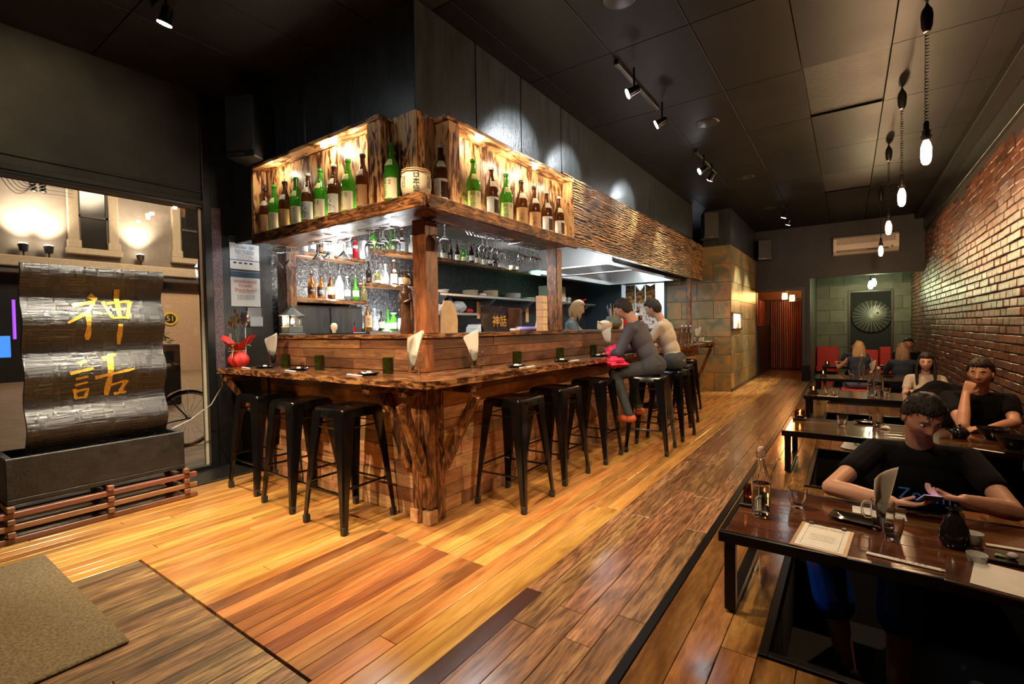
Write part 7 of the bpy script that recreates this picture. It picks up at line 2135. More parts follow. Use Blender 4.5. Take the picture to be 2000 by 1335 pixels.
# -- nearest table
p = (-0.334,2.427,0.362); water_bottle((p[0], p[1] + 0.04, TS), 'half full swing-top water bottle on the nearest table', 'swing-top bottles on the low tables')
p = (-0.427,2.573,0.362); candle((-0.385, p[1] + 0.02, TS), 'tealight holder at the left corner of the nearest table')
p = (-0.204,2.659,0.362); tumbler((p[0], p[1] + 0.02, TS), 'faceted tumbler between the bottle and the clipboard', 'faceted tumblers')
p = (0.144,2.458,0.362); tumbler((p[0], p[1] + 0.02, TS), 'faceted tumbler in front of the napkin mug on the nearest table', 'faceted tumblers')
p = (0.119,2.559,0.362); mug((p[0], p[1] + 0.02, TS), 2.9, 'glass mug holding napkins on the nearest table', 'glass mugs', 0.125, 0.042, dirn=(0.35, 0.0), nap_label='tall fan of white napkins in the mug on the nearest table')
# clipboard menu
c0 = [(-0.192,2.477,0.362), (0.000,2.459,0.362), (0.015,2.211,0.362), (-0.177,2.194,0.362)]
cb = thing('clipboard_menu', 'clipboard holding a printed one page menu on the nearest table', 'menu', (c0[0][0], c0[0][1], TS))
cx0 = sum(q[0] for q in c0) / 4; cy0 = sum(q[1] for q in c0) / 4
ang = math.atan2(c0[1][1] - c0[0][1], c0[1][0] - c0[0][0])
wd = (Vector(c0[1]) - Vector(c0[0])).length; ht = (Vector(c0[3]) - Vector(c0[0])).length
T = Matrix.Translation((cx0, cy0, TS)) @ Euler((0, 0, ang)).to_matrix().to_4x4()
MB().box((-wd / 2, -ht / 2, 0), (wd / 2, ht / 2, 0.004), 0.0015, T).obj('board', M['cork'], cb)
MB().box((-wd / 2 + 0.015, -ht / 2 + 0.015, 0.0042), (wd / 2 - 0.015, ht / 2 - 0.01, 0.0048), 0, T).obj('sheet', M['paper'], cb)
m = MB(); a_, b_ = wd / 2 - 0.032, ht / 2 - 0.028
for q0, q1_ in (((-a_, -b_), (a_, -b_ + .0012)), ((-a_, b_ - .0012), (a_, b_)), ((-a_, -b_), (-a_ + .0012, b_)), ((a_ - .0012, -b_), (a_, b_))):
    m.box((q0[0], q0[1], 0.0049), (q1_[0], q1_[1], 0.0051), 0, T)
m.obj('printed_border', M['ink'], cb)
m = MB(); m.tube([T @ Vector((-0.06, ht / 2 - 0.005, 0.01)), T @ Vector((0, ht / 2 - 0.012, 0.008)), T @ Vector((0.06, ht / 2 - 0.005, 0.01))], 0.0018, 5)
for s in (-1, 1): m.box((s * 0.06 - 0.009, ht / 2 - 0.015, 0.005), (s * 0.06 + 0.009, ht / 2 + 0.004, 0.013), 0.002, T)
m.obj('wire_clip', M['frame'], cb)
off = Vector((cx0, cy0, 0)) - Vector((c0[0][0], c0[0][1], 0))
yo = Vector((-math.sin(ang), math.cos(ang), 0))
place(text_mesh('SHINWA MENU', 0.019, M['ink']), 'lettering', cb, tuple(off + yo * (ht / 2 - 0.042) + Vector((0, 0, 0.0052))), ang, -PI / 2)
place(text_mesh('agedashi tofu with bonito\ngrilled eel on rice, pickles\n\npork belly and ginger broth\ncrisp chicken, lemon, salt\n\nseasonal sashimi plate\ngreen tea and black sesame', 0.0085, M['ink']), 'lettering', cb, tuple(off - yo * 0.012 + Vector((0, 0, 0.0052))), ang, -PI / 2)
# dish under his arm
p = (0.014,2.599,0.370); q2 = (0.077,2.560,0.370)
t = thing('sauce_dish', 'dark glazed rectangular dish on the nearest table', 'dish', (p[0], p[1], TS), 'dark dishes')
T = Matrix.Translation((p[0] + 0.01, p[1] + 0.015, TS)) @ Euler((0, 0, R(-12))).to_matrix().to_4x4()
m = MB(); 
m.grid(lambda u, v: tuple(T @ Vector(((u - .5) * 0.19, (v - .5) * 0.11, 0.002 + 0.016 * max(abs(2 * u - 1), abs(2 * v - 1)) ** 4))), 16, 12)
m.grid(lambda u, v: tuple(T @ Vector(((.5 - u) * 0.186, (v - .5) * 0.106, 0.0 + 0.0155 * max(abs(2 * u - 1), abs(2 * v - 1)) ** 4))), 16, 12)
m.obj('dish_body', M['ceramic_b'], t, 60)
simple('paper_sheet', 'white paper sheet under the forearm on the nearest table', 'paper', MB().box((p[0] + 0.0, 2.74, TS), (p[0] + 0.2, 2.84, TS + 0.0012)), M['paper'])
a = (0.055,2.255,0.365); b = (0.277,2.234,0.365)
a = (a[0], a[1] + 0.02, TS); b = (b[0], b[1] + 0.02, TS)
chopsticks(a, b, 'printed paper sleeve of chopsticks along the front edge of the nearest table', 'paper-sleeved chopsticks on the low tables', 'いただきます')
a = (0.445,2.612,0.365); b = (0.547,2.625,0.365)
chopsticks((a[0], a[1], TS), (b[0] + 0.1, b[1], TS), 'second paper sleeve of chopsticks beyond the white cups', 'paper-sleeved chopsticks on the low tables')
p = (0.341,2.499,0.362)
t = thing('sake_flask', 'glossy black gourd shaped sake flask on the nearest table', 'flask', (p[0], p[1] + 0.03, TS))
MB().lathe([(0, 0), (0.036, 0), (0.047, 0.02), (0.050, 0.045), (0.042, 0.08), (0.033, 0.10), (0.031, 0.115), (0.018, 0.128), (0.015, 0.14), (0.026, 0.15), (0.024, 0.152), (0.010, 0.14), (0, 0.13)], (p[0], p[1] + 0.03, TS), 24, rip=lambda a, z: 1 + 0.015 * math.sin(3 * a + z * 40)).obj('flask_body', M['ceramic_b'], t, 60)
def sake_cup(p, label):
    t = thing('sake_cup', label, 'cup', p, 'white patterned sake cups')
    MB().lathe([(0, 0), (0.020, 0), (0.024, 0.004), (0.030, 0.045), (0.028, 0.045), (0.021, 0.008), (0, 0.006)], p, 20).obj('cup_body', M['ceramic_w'], t, 50)
    m = MB()
    for k in range(4):
        a0 = k * 1.6
        m.tube([(p[0] + (0.0245 + 0.006 * q / 10) * 1.02 * math.cos(a0 + 0.9 * math.sin(q / 10 * 3)), p[1] + (0.0245 + 0.006 * q / 10) * 1.02 * math.sin(a0 + 0.9 * math.sin(q / 10 * 3)), p[2] + 0.006 + 0.036 * q / 10) for q in range(11)], 0.0008, 4)
    m.obj('painted_swirl', M['ink'], t)
p = (0.409,2.564,0.362); sake_cup((p[0], p[1] + 0.035, TS), 'further of two white swirl-patterned sake cups')
p = (0.381,2.344,0.362); sake_cup((p[0], p[1] + 0.025, TS), 'nearer of two white swirl-patterned sake cups')
p = (0.464,2.447,0.370)
t = thing('black_plate', 'black rectangular plate with pale dumpling and greens at the right edge', 'plate', (p[0] + 0.02, p[1], TS))
MB().box((p[0] - 0.07, p[1] - 0.02, TS), (p[0] + 0.12, p[1] + 0.09, TS + 0.012), 0.004).obj('plate_body', M['ceramic_b'], t)
MB().ball((p[0] + 0.03, p[1] + 0.03, TS + 0.024), (0.016, 0.013, 0.012), 12, 8).obj('dumpling', M['paper'], t, 60)
m = MB()
for k in range(14): m.ball((p[0] + 0.0 + random.uniform(-.015, .015), p[1] + 0.03 + random.uniform(-.012, .012), TS + 0.016), (0.007, 0.004, 0.003), 6, 4)
tag(m.obj('greens', M['leaf'], t), kind='stuff')
# menu board and sheet overhanging at right
c0 = (0.269,2.286,0.365)
T = Matrix.Translation((c0[0] + 0.17, 2.22, TS + 0.007)) @ Euler((0, 0, R(-9))).to_matrix().to_4x4()
simple('menu_board', 'dark timber menu board lying across the front of the nearest table', 'board', MB().box((-0.16, -0.10, 0.0), (0.30, 0.13, 0.010), 0.002, T), M['table'])
T = Matrix.Translation((c0[0] + 0.24, 2.23, TS + 0.018)) @ Euler((0, 0, R(-12))).to_matrix().to_4x4()
simple('menu_sheet', 'plain white menu sheet lying on the dark board at lower right', 'menu', MB().box((-0.16, -0.11, 0), (0.26, 0.11, 0.0012), 0, T), M['paper'])

# -- second table
ty = 4.58
p = (-0.416,5.062,0.362); candle((-0.375, p[1] + 0.12, TS), 'tealight holder at the left end of the second table')
p = (-0.047,5.009,0.362); tumbler((p[0], p[1] + .03, TS), 'tumbler on the bare left half of the second table', 'faceted tumblers', 1.0)
p = (0.143,5.223,0.362)
t = thing('food_dish', 'dark dish with scraps of food on the second table', 'dish', (p[0], p[1] + 0.05, TS), 'dark dishes')
MB().lathe([(0, 0.004), (0.07, 0.004), (0.11, 0.02), (0.112, 0.017), (0.075, 0), (0, 0)], (p[0], p[1] + .05, TS), 20, 1.0, 0.6).obj('dish_body', M['ceramic_b'], t, 50)
m = MB()
for k in range(10): m.ball((p[0] + random.uniform(-.05, .05), p[1] + .05 + random.uniform(-.025, .025), TS + 0.01), (0.012, 0.010, 0.006), 6, 4)
tag(m.obj('food_scraps', M['ceramic_w'], t), kind='stuff')
p = (0.245,5.033,0.362); simple('crumpled_napkin', 'crumpled white napkin on the second table', 'napkin', lump((p[0], p[1] + .03, TS + 0.013), (0.035, 0.03, 0.012), 4, 10, 7, .5), M['paper'])
mug((0.20, 5.08, TS), 2.5, 'empty glass mug behind the foreground man', 'glass mugs', 0.11, 0.038, napkins=False)
p = (0.694,5.088,0.400)
t = thing('teapot', 'small dark lidded teapot on the second table by the man resting his chin', 'teapot', (p[0], 4.95, TS))
x, y = p[0], 4.95
MB().lathe([(0, 0), (0.04, 0), (0.058, 0.03), (0.05, 0.06), (0.03, 0.072), (0, 0.074)], (x, y, TS), 18).obj('pot_body', M['ceramic_b'], t, 60)
MB().lathe([(0, 0.074), (0.032, 0.074), (0.02, 0.084), (0.006, 0.088), (0.010, 0.10), (0, 0.104)], (x, y, TS), 14).obj('lid', M['ceramic_b'], t, 60)
MB().tube([(x - 0.045, y, TS + 0.04), (x - 0.09, y, TS + 0.07)], [0.010, 0.006], 8).obj('spout', M['ceramic_b'], t, 60)
for i, (px, lab) in enumerate((('a', 'larger'), ('b', 'nearer'))):
    q_ = ((0.892,4.952,0.400), (0.938,4.649,0.400))[i]
    t = thing('donburi_bowl', '%s deep dark bowl at the right of the second table' % lab, 'bowl', (q_[0], q_[1] + 0.05, TS), 'dark bowls on the second table')
    MB().lathe([(0, 0), (0.045, 0), (0.05, 0.01), (0.085, 0.05), (0.10, 0.085), (0.096, 0.085), (0.08, 0.052), (0.04, 0.014), (0, 0.012)], (q_[0], q_[1] + .05, TS), 24).obj('bowl_body', M['ceramic_b'], t, 50)
    MB().lathe([(0, 0.055), (0.082, 0.055), (0, 0.0551)], (q_[0], q_[1] + .05, TS), 20).obj('soup', M['brown_glaze'], t)
a = (0.663,4.581,0.365); b = (0.848,4.497,0.365)
chopsticks((a[0], a[1], TS), (b[0], b[1], TS), 'paper sleeve of chopsticks near the front of the second table', 'paper-sleeved chopsticks on the low tables')
# -- third table
p = (-0.373,7.267,0.362); candle((-0.375, p[1] + 0.0, TS), 'tealight holder at the left end of the third table')
for i in range(3):
    q_ = ((-0.217,7.186,0.362), (-0.135,7.125,0.362), (0.378,7.398,0.362))[i]
    tumbler((q_[0], q_[1] + .05, TS), ('left', 'second', 'rightmost')[i] + ' tumbler on the third table', 'faceted tumblers', 1.0)
a = (-0.343,6.990,0.365); b = (-0.112,6.962,0.365)
chopsticks((a[0] + .02, a[1] + .02, TS), (b[0], b[1], TS), 'white chopstick sleeve at the front edge of the third table', 'paper-sleeved chopsticks on the low tables')
p = (0.221,7.021,0.362); water_bottle((p[0], p[1] + .25, TS), 'left of two tall water bottles on the third table', 'swing-top bottles on the low tables', 0.95, 0.3)
p = (0.285,7.055,0.362); water_bottle((p[0], p[1] + .06, TS), 'right of two tall water bottles on the third table', 'swing-top bottles on the low tables', 1.15, 0.3)
# -- fourth table
p = (-0.426,10.292,0.362); candle((-0.36, 9.72, TS), 'tealight holder at the left end of the fourth table')
p = (0.034,9.792,0.362); tumbler((p[0], p[1] + .1, TS), 'tumbler left of the bottle on the fourth table', 'faceted tumblers', 1.2)
p = (0.170,9.671,0.362); water_bottle((p[0], p[1] + .1, TS), 'tall swing-top bottle on the fourth table', 'swing-top bottles on the low tables', 1.15, 0.3)
p = (0.313,9.739,0.362); mug((p[0], p[1] + .05, TS), 2.9, 'glass mug of napkins on the fourth table', 'glass mugs', 0.14, 0.05, dirn=(0.3, 0), nap_label='white napkins in the mug on the fourth table')
p = (0.522,9.839,0.362)
t = thing('soy_dish', 'low dark dish right of the mug on the fourth table', 'dish', (p[0], p[1], TS), 'dark dishes')
MB().lathe([(0, 0.004), (0.06, 0.004), (0.09, 0.02), (0.092, 0.017), (0.06, 0), (0, 0)], (p[0], p[1] + .1, TS), 16).obj('dish_body', M['ceramic_b'], t, 50)
# -- furthest table
candle((-0.38, 12.2, TS), 'unlit looking dark candle box on the furthest table')
t = thing('red_wine_glass', 'wine glass with a little red wine on the furthest table', 'glass', (-0.12, 12.35, TS))
MB().lathe([(0, 0.0), (0.034, 0.002), (0.004, 0.012), (0.0035, 0.085), (0.034, 0.115), (0.042, 0.145), (0.033, 0.205), (0.032, 0.205), (0.041, 0.145), (0.033, 0.117), (0, 0.09)], (-0.12, 12.35, TS), 16).obj('glass_body', M['clear'], t, 50)
MB().lathe([(0, 0.092), (0.032, 0.118), (0.037, 0.13), (0, 0.13)], (-0.12, 12.35, TS), 14).obj('wine', M['ink_red'], t, 50)
for i, (x, y) in enumerate(((-0.15, 12.1), (0.05, 12.3), (0.35, 12.25), (0.55, 12.45), (0.75, 12.2), (0.9, 12.45))):
    t = thing('dinner_plate', '%s plate from the left on the furthest table' % ORD[i], 'plate', (x, y, TS), 'plates on the furthest table')
    MB().lathe([(0, 0.004), (0.06, 0.004), (0.09, 0.015), (0.092, 0.012), (0.06, 0), (0, 0)], (x, y, TS), 16).obj('dish', M['ceramic_b' if i % 2 else 'ceramic_w'], t, 50)
    m = MB(); m.ball((x, y, TS + 0.012), (0.03, 0.025, 0.012), 8, 5); m.obj('food', M['cream'], t, 60)
# red bench backs in the niche
for i, (x0, x1, z1, lab) in enumerate(((-0.70, -0.22, 0.66, 'left red padded bench back in the niche'), (0.62, 0.85, 0.66, 'right red padded bench back in the niche'), (0.25, 0.60, 0.58, 'middle red padded bench back in the niche'))):
    t = thing('red_bench_back', lab, 'bench', ((x0 + x1) / 2, 15.0, 0), 'red bench backs')
    MB().box((x0, 14.95, 0.02), (x1, 15.05, z1), 0.02).obj('pad', M['red_cushion'], t)
    MB().box((x0, 14.6, 0.02), (x1, 14.94, 0.16), 0.02).obj('seat_pad', M['red_cushion'], t)
# floor cushion and shopping bag
simple('floor_cushion', 'flat red floor cushion under the blond woman in jeans', 'cushion', MB().box((-0.12, 10.55, 0.013), (0.42, 11.0, 0.06), 0.02), M['red_cushion'])
simple('floor_cushion', 'flat red floor cushion beside the foreground man at right', 'cushion', MB().box((0.72, 3.36, 0.013), (1.18, 3.82, 0.07), 0.02), M['red_cushion'])
p = (0.192,7.358,0.100)
t = thing('plastic_carrier_bag', 'white plastic carrier bag with green leafy print behind the second table', 'bag', (p[0], 5.95, 0.012))
x = (0.130,5.750,0.409)[0]
mb = MB()
def bagf(u, v, s):
    xx = x + (u - 0.5) * (0.40 - 0.16 * v) + 0.04 * v
    zz = 0.014 + v * (0.20 + 0.04 * math.sin(u * 7))
    dep = 0.10 * (1 - v * 0.8) * math.sin(PI * min(1, max(0, u))) ** 0.5 + 0.01 * noise.noise(Vector((u * 6, v * 5, s)))
    return (xx, 5.80 + s * dep, zz)
mb.grid(lambda u, v: bagf(u, v, -1), 16, 10); mb.grid(lambda u, v: bagf(1 - u, v, 1), 16, 10)
mb.obj('bag_body', M['paper'], t, 60)
m = MB()
for s in (-1, 1):
    m.tube([(x + 0.03 + s * 0.07, 5.79, 0.20), (x + 0.05 + s * 0.06, 5.79, 0.26), (x + 0.06 + s * 0.02, 5.79, 0.25), (x + 0.05 + s * 0.02, 5.80, 0.20)], [0.012, 0.008, 0.008, 0.012], 6)
m.obj('handles', M['paper'], t, 60)
m = MB()
for k in range(16):
    a = 2 * PI * k / 16; c_ = (x - 0.04, 0.10)
    m.add([(c_[0] + 0.022 * math.cos(a), 5.683, c_[1] + 0.022 * math.sin(a)), (c_[0] + 0.045 * math.cos(a - .16), 5.688, c_[1] + 0.045 * math.sin(a - .16)), (c_[0] + 0.062 * math.cos(a), 5.69, c_[1] + 0.062 * math.sin(a)), (c_[0] + 0.045 * math.cos(a + .16), 5.688, c_[1] + 0.045 * math.sin(a + .16))], [(0, 1, 2, 3)])
m.lathe([(0, 0), (0.018, 0)], (0, 0, 0), 12, T=Matrix.Translation((x - 0.04, 5.683, 0.10)) @ Euler((PI / 2, 0, 0)).to_matrix().to_4x4())
m.obj('green_leaf_emblem', plain('green_bag_print', (0.02, 0.30, 0.10), 0.5), t)
# white cable across the floor by the window
m = MB(); m.tube([(-4.80, 1.62, 0.42), (-4.76, 1.80, 0.50), (-4.70, 1.95, 0.62), (-4.50, 1.96, 0.80), (-4.45, 1.93, 0.90)], 0.005, 6)
simple('white_cable', 'thin white cable looping from the window to the counter end', 'cable', m, M['paper'], 60)
# ------------------------------------------------------------------ people
def gauss(x, s): return math.exp(-(x / s) ** 2)
def head_shape(d, hair=0.0, female=False):
    """d: unit direction with +y as the face; returns a point on the head"""
    x, y, z = d.x * 0.074, d.y * 0.093, d.z * 0.115
    if d.z < 0:
        t = -d.z
        x *= 1 - (0.36 if female else 0.27) * t ** 1.6
        if d.y > 0: y *= 1 - 0.10 * t ** 2
        else: y *= 1 - 0.30 * t
    if d.y > 0.1 and not hair:
        f = min(1, (d.y - 0.1) * 2.2)
        g = 0.0
        nz_ = 1 - min(1, abs(z + 0.022) / 0.045) if z < -0.004 or True else 0
        wn = 0.0105 + 0.006 * max(0, min(1, (0.01 - z) / 0.04))
        prof = 0.0
        if -0.040 < z < 0.028: prof = ((0.028 - z) / 0.058) ** 1.2
        if z < -0.030: prof *= max(0, 1 - (-0.030 - z) / 0.010)
        g += 0.024 * prof * gauss(x, wn)
        g += 0.005 * gauss(z - 0.030, 0.010) * (gauss(abs(x) - 0.028, 0.022))
        g -= 0.010 * gauss(abs(x) - 0.031, 0.014) * gauss(z - 0.010, 0.011)
        g += 0.006 * gauss(z + 0.058, 0.009) * gauss(x, 0.022)
        g -= 0.004 * gauss(z + 0.0585, 0.0022) * gauss(x, 0.022)
        g += 0.007 * gauss(z + 0.098, 0.016) * gauss(x, 0.022)
        g += 0.004 * gauss(abs(x) - 0.045, 0.018) * gauss(z + 0.018, 0.022)
        y += g * f
    return Vector((x, y, z))

def face_dirs(nu, nv):
    out = []
    for j in range(nv + 1):
        ph = -PI / 2 + PI * j / nv
        row = []
        for i in range(nu):
            u = i / nu * 2 - 1
            a = PI / 2 + PI * (u * 0.55 + 0.45 * u ** 3)   # finer columns across the face
            row.append(Vector((math.cos(ph) * math.cos(a), math.cos(ph) * math.sin(a), math.sin(ph))))
        out.append(row)
    return out

def add_rows(mb, rows_):
    n = len(rows_[0]); vs_ = [tuple(p) for r_ in rows_ for p in r_]
    fs_ = [(j * n + i, j * n + (i + 1) % n, (j + 1) * n + (i + 1) % n, (j + 1) * n + i) for j in range(len(rows_) - 1) for i in range(n)]
    mb.add(vs_, fs_)

def cap_limb(mb, a, b, ra, rb, n=12):
    """tapering limb with rounded ends"""
    a, b = Vector(a), Vector(b)
    d = (b - a)
    if d.length < 1e-5: return
    dn = d.normalized()
    pts = [a - dn * ra * 0.98, a - dn * ra * 0.8, a - dn * ra * 0.45, a, a.lerp(b, .5), b, b + dn * rb * 0.45, b + dn * rb * 0.8, b + dn * rb * 0.98]
    rs = [ra * 0.2, ra * 0.6, ra * 0.9, ra, (ra + rb) / 2, rb, rb * 0.9, rb * 0.6, rb * 0.2]
    mb.tube(pts, rs, n)

def remeshed(mb, voxel, smooth=4):
    me = bpy.data.meshes.new('tmp'); me.from_pydata(mb.v, [], mb.f)
    o = bpy.data.objects.new('tmp', me); COL.objects.link(o)
    r_ = o.modifiers.new('r', 'REMESH'); r_.mode = 'VOXEL'; r_.voxel_size = voxel; r_.adaptivity = 0
    s_ = o.modifiers.new('s', 'SMOOTH'); s_.iterations = smooth; s_.factor = 0.5
    dg = bpy.context.evaluated_depsgraph_get()
    out = bpy.data.meshes.new_from_object(o.evaluated_get(dg))
    bpy.data.objects.remove(o); bpy.data.meshes.remove(me)
    V = [tuple(v.co) for v in out.vertices]; F_ = [tuple(p.vertices) for p in out.polygons]
    bpy.data.meshes.remove(out)
    m = MB(); m.add(V, F_)
    return m

def hand(mb, wrist, dirv, palm_n, side, curl=0.6, s=1.0):
    """palm, four jointed fingers of unequal length and a side-set thumb"""
    w = Vector(wrist); d = Vector(dirv).normalized(); n = Vector(palm_n); n = (n - d * n.dot(d)).normalized()
    lat = d.cross(n) * side
    for k in range(4):
        o_ = (k - 1.5) * 0.019 * s
        cap_limb(mb, w + d * 0.01 + lat * o_ * 0.6, w + d * 0.082 * s + lat * o_, 0.0135 * s, 0.0115 * s, 8)
    L = (0.068, 0.076, 0.071, 0.055)
    for k in range(4):
        o_ = (k - 1.5) * 0.020 * s
        p = w + d * 0.085 * s + lat * o_
        ang = 0.0
        r_ = 0.0095 * s
        for seg, f in enumerate((0.45, 0.30, 0.25)):
            ang += curl * (0.55, 0.8, 0.6)[seg]
            q = p + (d * math.cos(ang) + n * math.sin(ang)) * L[k] * s * f
            cap_limb(mb, p, q, r_, r_ * 0.92, 8)
            p = q; r_ *= 0.92
    p = w + d * 0.022 * s - lat * 0.026 * s
    td = (d * 0.65 - lat * 0.65 + n * 0.35).normalized()
    q = p + td * 0.042 * s; cap_limb(mb, p, q, 0.013 * s, 0.011 * s, 8)
    td2 = (d * 0.85 - lat * 0.15 + n * 0.5).normalized()
    cap_limb(mb, q, q + td2 * 0.032 * s, 0.0105 * s, 0.009 * s, 8)

def person(label, hip, rz, lean=0.15, side_lean=0.0, head_yaw=0.0, head_pitch=0.0, arms=None, legs=None, female=False, s=1.0, skin='skin', hair='hair_dark', hair_len='short',
           top='tee_black', sleeve='short', bottom='denim', shoes='shoe_dark', voxel=0.008, shorts=False, group=None, strands=0, hand_curl=(0.7, 0.7), hand_dirs=None, head_fwd=0.05, facefine=False):
    """hip: world position of the pelvis; rz: 0 faces +y. arms/legs are world joint positions"""
    t = thing('person', label, 'person', hip, group)
    Rz = Matrix.Rotation(rz, 3, 'Z')
    H = Vector(hip)
    up_ = Rz @ Vector((math.sin(side_lean), math.sin(lean) * math.cos(side_lean), math.cos(lean) * math.cos(side_lean)))
    fwd = Rz @ Vector((0, math.cos(lean), -math.sin(lean)))
    rgt = fwd.cross(up_).normalized(); fwd = up_.cross(rgt).normalized()
    Bm = Matrix((rgt, fwd, up_)).transposed().to_4x4()
    def W(x, y, z): return H + rgt * x * s + fwd * y * s + up_ * z * s
    sw = (0.165 if female else 0.190)
    neck = W(0, 0.0, 0.50)
    sh = {1: W(sw, -0.005, 0.445), -1: W(-sw, -0.005, 0.445)}
    HR = Matrix.Rotation(rz + head_yaw, 3, 'Z') @ Matrix.Rotation(-head_pitch, 3, 'X')
    headc = neck + (up_ * 0.6 + Vector((0, 0, 0.4))).normalized() * 0.175 * s + (Rz @ Vector((0, head_fwd, 0))) * s
    body = MB(); shirt = MB(); pants = MB()
    def T_(): return Bm.copy()
    def blob(mb, c, r_, g=0.0): mb.ball(c, tuple(q * s + g for q in r_), 16, 10, T=None if False else None) if False else mb.add(*oriented(c, r_, g))
    def oriented(c, r_, g):
        q = MB().ball((0, 0, 0), tuple(a * s + g for a in r_), 18, 12)
        return [Bm.to_3x3() @ Vector(p) + Vector(c) for p in q.v], q.f
    chest_w = 0.150 if female else 0.172
    torso = [((0, 0, 0.02), (0.160 if not female else 0.165, 0.115, 0.115)), ((0, 0.0, 0.16), (0.125 if female else 0.150, 0.100, 0.15)), ((0, 0.01, 0.32), (chest_w, 0.112, 0.16)), ((0, 0.0, 0.41), (chest_w + 0.005, 0.095, 0.10))]
    if female: torso += [((0.065, 0.085, 0.315), (0.058, 0.05, 0.055)), ((-0.065, 0.085, 0.315), (0.058, 0.05, 0.055))]
    for c, r_ in torso:
        blob(body, W(*c), tuple(q * 0.93 for q in r_)); blob(shirt, W(*c), r_, 0.008)
    cap_limb(shirt, sh[1] - rgt * 0.02 * s, sh[-1] + rgt * 0.02 * s, 0.060 * s + .004, 0.060 * s + .004)
    cap_limb(shirt, W(0, -0.015, 0.44), W(0, -0.01, 0.475), 0.095 * s, 0.072 * s)
    cap_limb(body, sh[1], sh[-1], 0.052 * s, 0.052 * s)
    cap_limb(body, W(0, -0.01, 0.46), headc - (HR @ Vector((0, 0.02, 0.05))) * s, 0.062 * s * (0.88 if female else 1), 0.055 * s * (0.88 if female else 1))
    k_ = 0.86 if female else 1.0
    arms = arms or {}
    for side in (1, -1):
        el, wr = arms.get(side, (None, None))
        if el is None:
            el = H + Rz @ Vector((side * (sw + 0.05), 0.03, 0.20)) * s; wr = H + Rz @ Vector((side * 0.16, 0.22, 0.16)) * s
        el, wr = Vector(el), Vector(wr)
        cap_limb(body, sh[side], el, 0.052 * s * k_, 0.041 * s * k_); cap_limb(body, el, el.lerp(wr, 0.35), 0.041 * s * k_, 0.043 * s * k_); cap_limb(body, el.lerp(wr, 0.35), wr, 0.043 * s * k_, 0.027 * s * k_)
        if sleeve == 'short':
            e2 = sh[side].lerp(el, 0.55); cap_limb(shirt, sh[side], e2, 0.066 * s * k_, 0.062 * s * k_)
        elif sleeve == 'long':
            cap_limb(shirt, sh[side], el, 0.068 * s * k_, 0.056 * s * k_); cap_limb(shirt, el, wr, 0.056 * s * k_, 0.038 * s * k_)
        hd, hn = (hand_dirs or {}).get(side, (wr - el, Rz @ Vector((0, 0, -1))))
        hand(body, wr, hd, hn, side, hand_curl[0 if side == 1 else 1], s * (0.9 if female else 1.0))
    legs = legs or {}
    for side in (1, -1):
        kn, an = legs.get(side, (None, None))
        hj = H + Rz @ Vector((side * 0.09, 0.0, -0.01)) * s
        if kn is None:
            kn = H + Rz @ Vector((side * 0.14, 0.40, 0.03)) * s; an = H + Rz @ Vector((side * 0.14, 0.42, -0.38)) * s
        kn, an = Vector(kn), Vector(an)
        if shorts:
            cap_limb(body, kn.lerp(hj, .4), kn, 0.058 * s, 0.054 * s); cap_limb(body, kn, kn.lerp(an, .35), 0.052 * s, 0.056 * s); cap_limb(body, kn.lerp(an, .35), an, 0.056 * s, 0.034 * s)
            cap_limb(pants, hj, kn.lerp(hj, .05), 0.105 * s, 0.088 * s); cap_limb(pants, kn, kn.lerp(an, 0.42), 0.086 * s, 0.088 * s)
        else:
            cap_limb(pants, hj, kn, 0.098 * s * k_, 0.070 * s * k_); cap_limb(pants, kn, an, 0.068 * s * k_, 0.050 * s * k_)
        fd = Rz @ Vector((0, 1, 0))
        fm = MB(); cap_limb(fm, an + Vector((0, 0, -0.045)) * s - fd * 0.03 * s, an + fd * 0.13 * s + Vector((0, 0, -0.06)) * s, 0.045 * s, 0.036 * s, 12)
        cap_limb(fm, an, an + Vector((0, 0, -0.05)) * s, 0.045 * s, 0.046 * s, 12)
        fm.obj('shoe', M[shoes], t, 60)
    cap_limb(pants, H + Rz @ Vector((0.09, 0, 0)) * s, H + Rz @ Vector((-0.09, 0, 0)) * s, 0.118 * s, 0.118 * s)
    blob(pants, W(0, 0, 0.03), (0.165, 0.125, 0.10), 0.004)
    b = remeshed(body, voxel, 4)
    nu, nv = (64, 52) if facefine else (36, 28)
    rows_ = [[headc + HR @ (head_shape(d, 0, female) * s) for d in r_] for r_ in face_dirs(nu, nv)]
    add_rows(b, rows_)
    for side in (1, -1):
        q = MB().ball((0, 0, 0), (0.010, 0.020, 0.031), 10, 8)
        b.add([headc + HR @ ((Vector(p) + Vector((side * 0.076, -0.006, -0.004))) * s) for p in q.v], q.f)
    b.obj('body', M[skin], t, 80)
    def on_head(mb): 
        mb.v = [tuple(headc + HR @ (Vector(p) * s)) for p in mb.v]; return mb
    for side in (1, -1):
        e = on_head(MB().ball((side * 0.0305, 0.0765, 0.009), (0.0125, 0.0105, 0.0075), 12, 8)).obj('eye', M['eye'], t, 80)
        on_head(MB().ball((side * 0.0305, 0.0845, 0.009), (0.0052, 0.0032, 0.0052), 10, 6)).obj('iris', M['iris'], e, 80)
    for side in (1, -1):
        brow = MB()
        brow.tube([(side * 0.014, 0.0895, 0.027), (side * 0.030, 0.0875, 0.032), (side * 0.046, 0.076, 0.027)], [0.0035, 0.004, 0.0022], 6)
        on_head(brow).obj('eyebrow', M[hair], t, 60)
    lp = MB(); lp.tube([(-0.021, 0.077, -0.0575), (-0.008, 0.0865, -0.0555), (0, 0.0862, -0.0562), (0.008, 0.0865, -0.0555), (0.021, 0.077, -0.0575)], [0.001, 0.0036, 0.003, 0.0036, 0.001], 6)
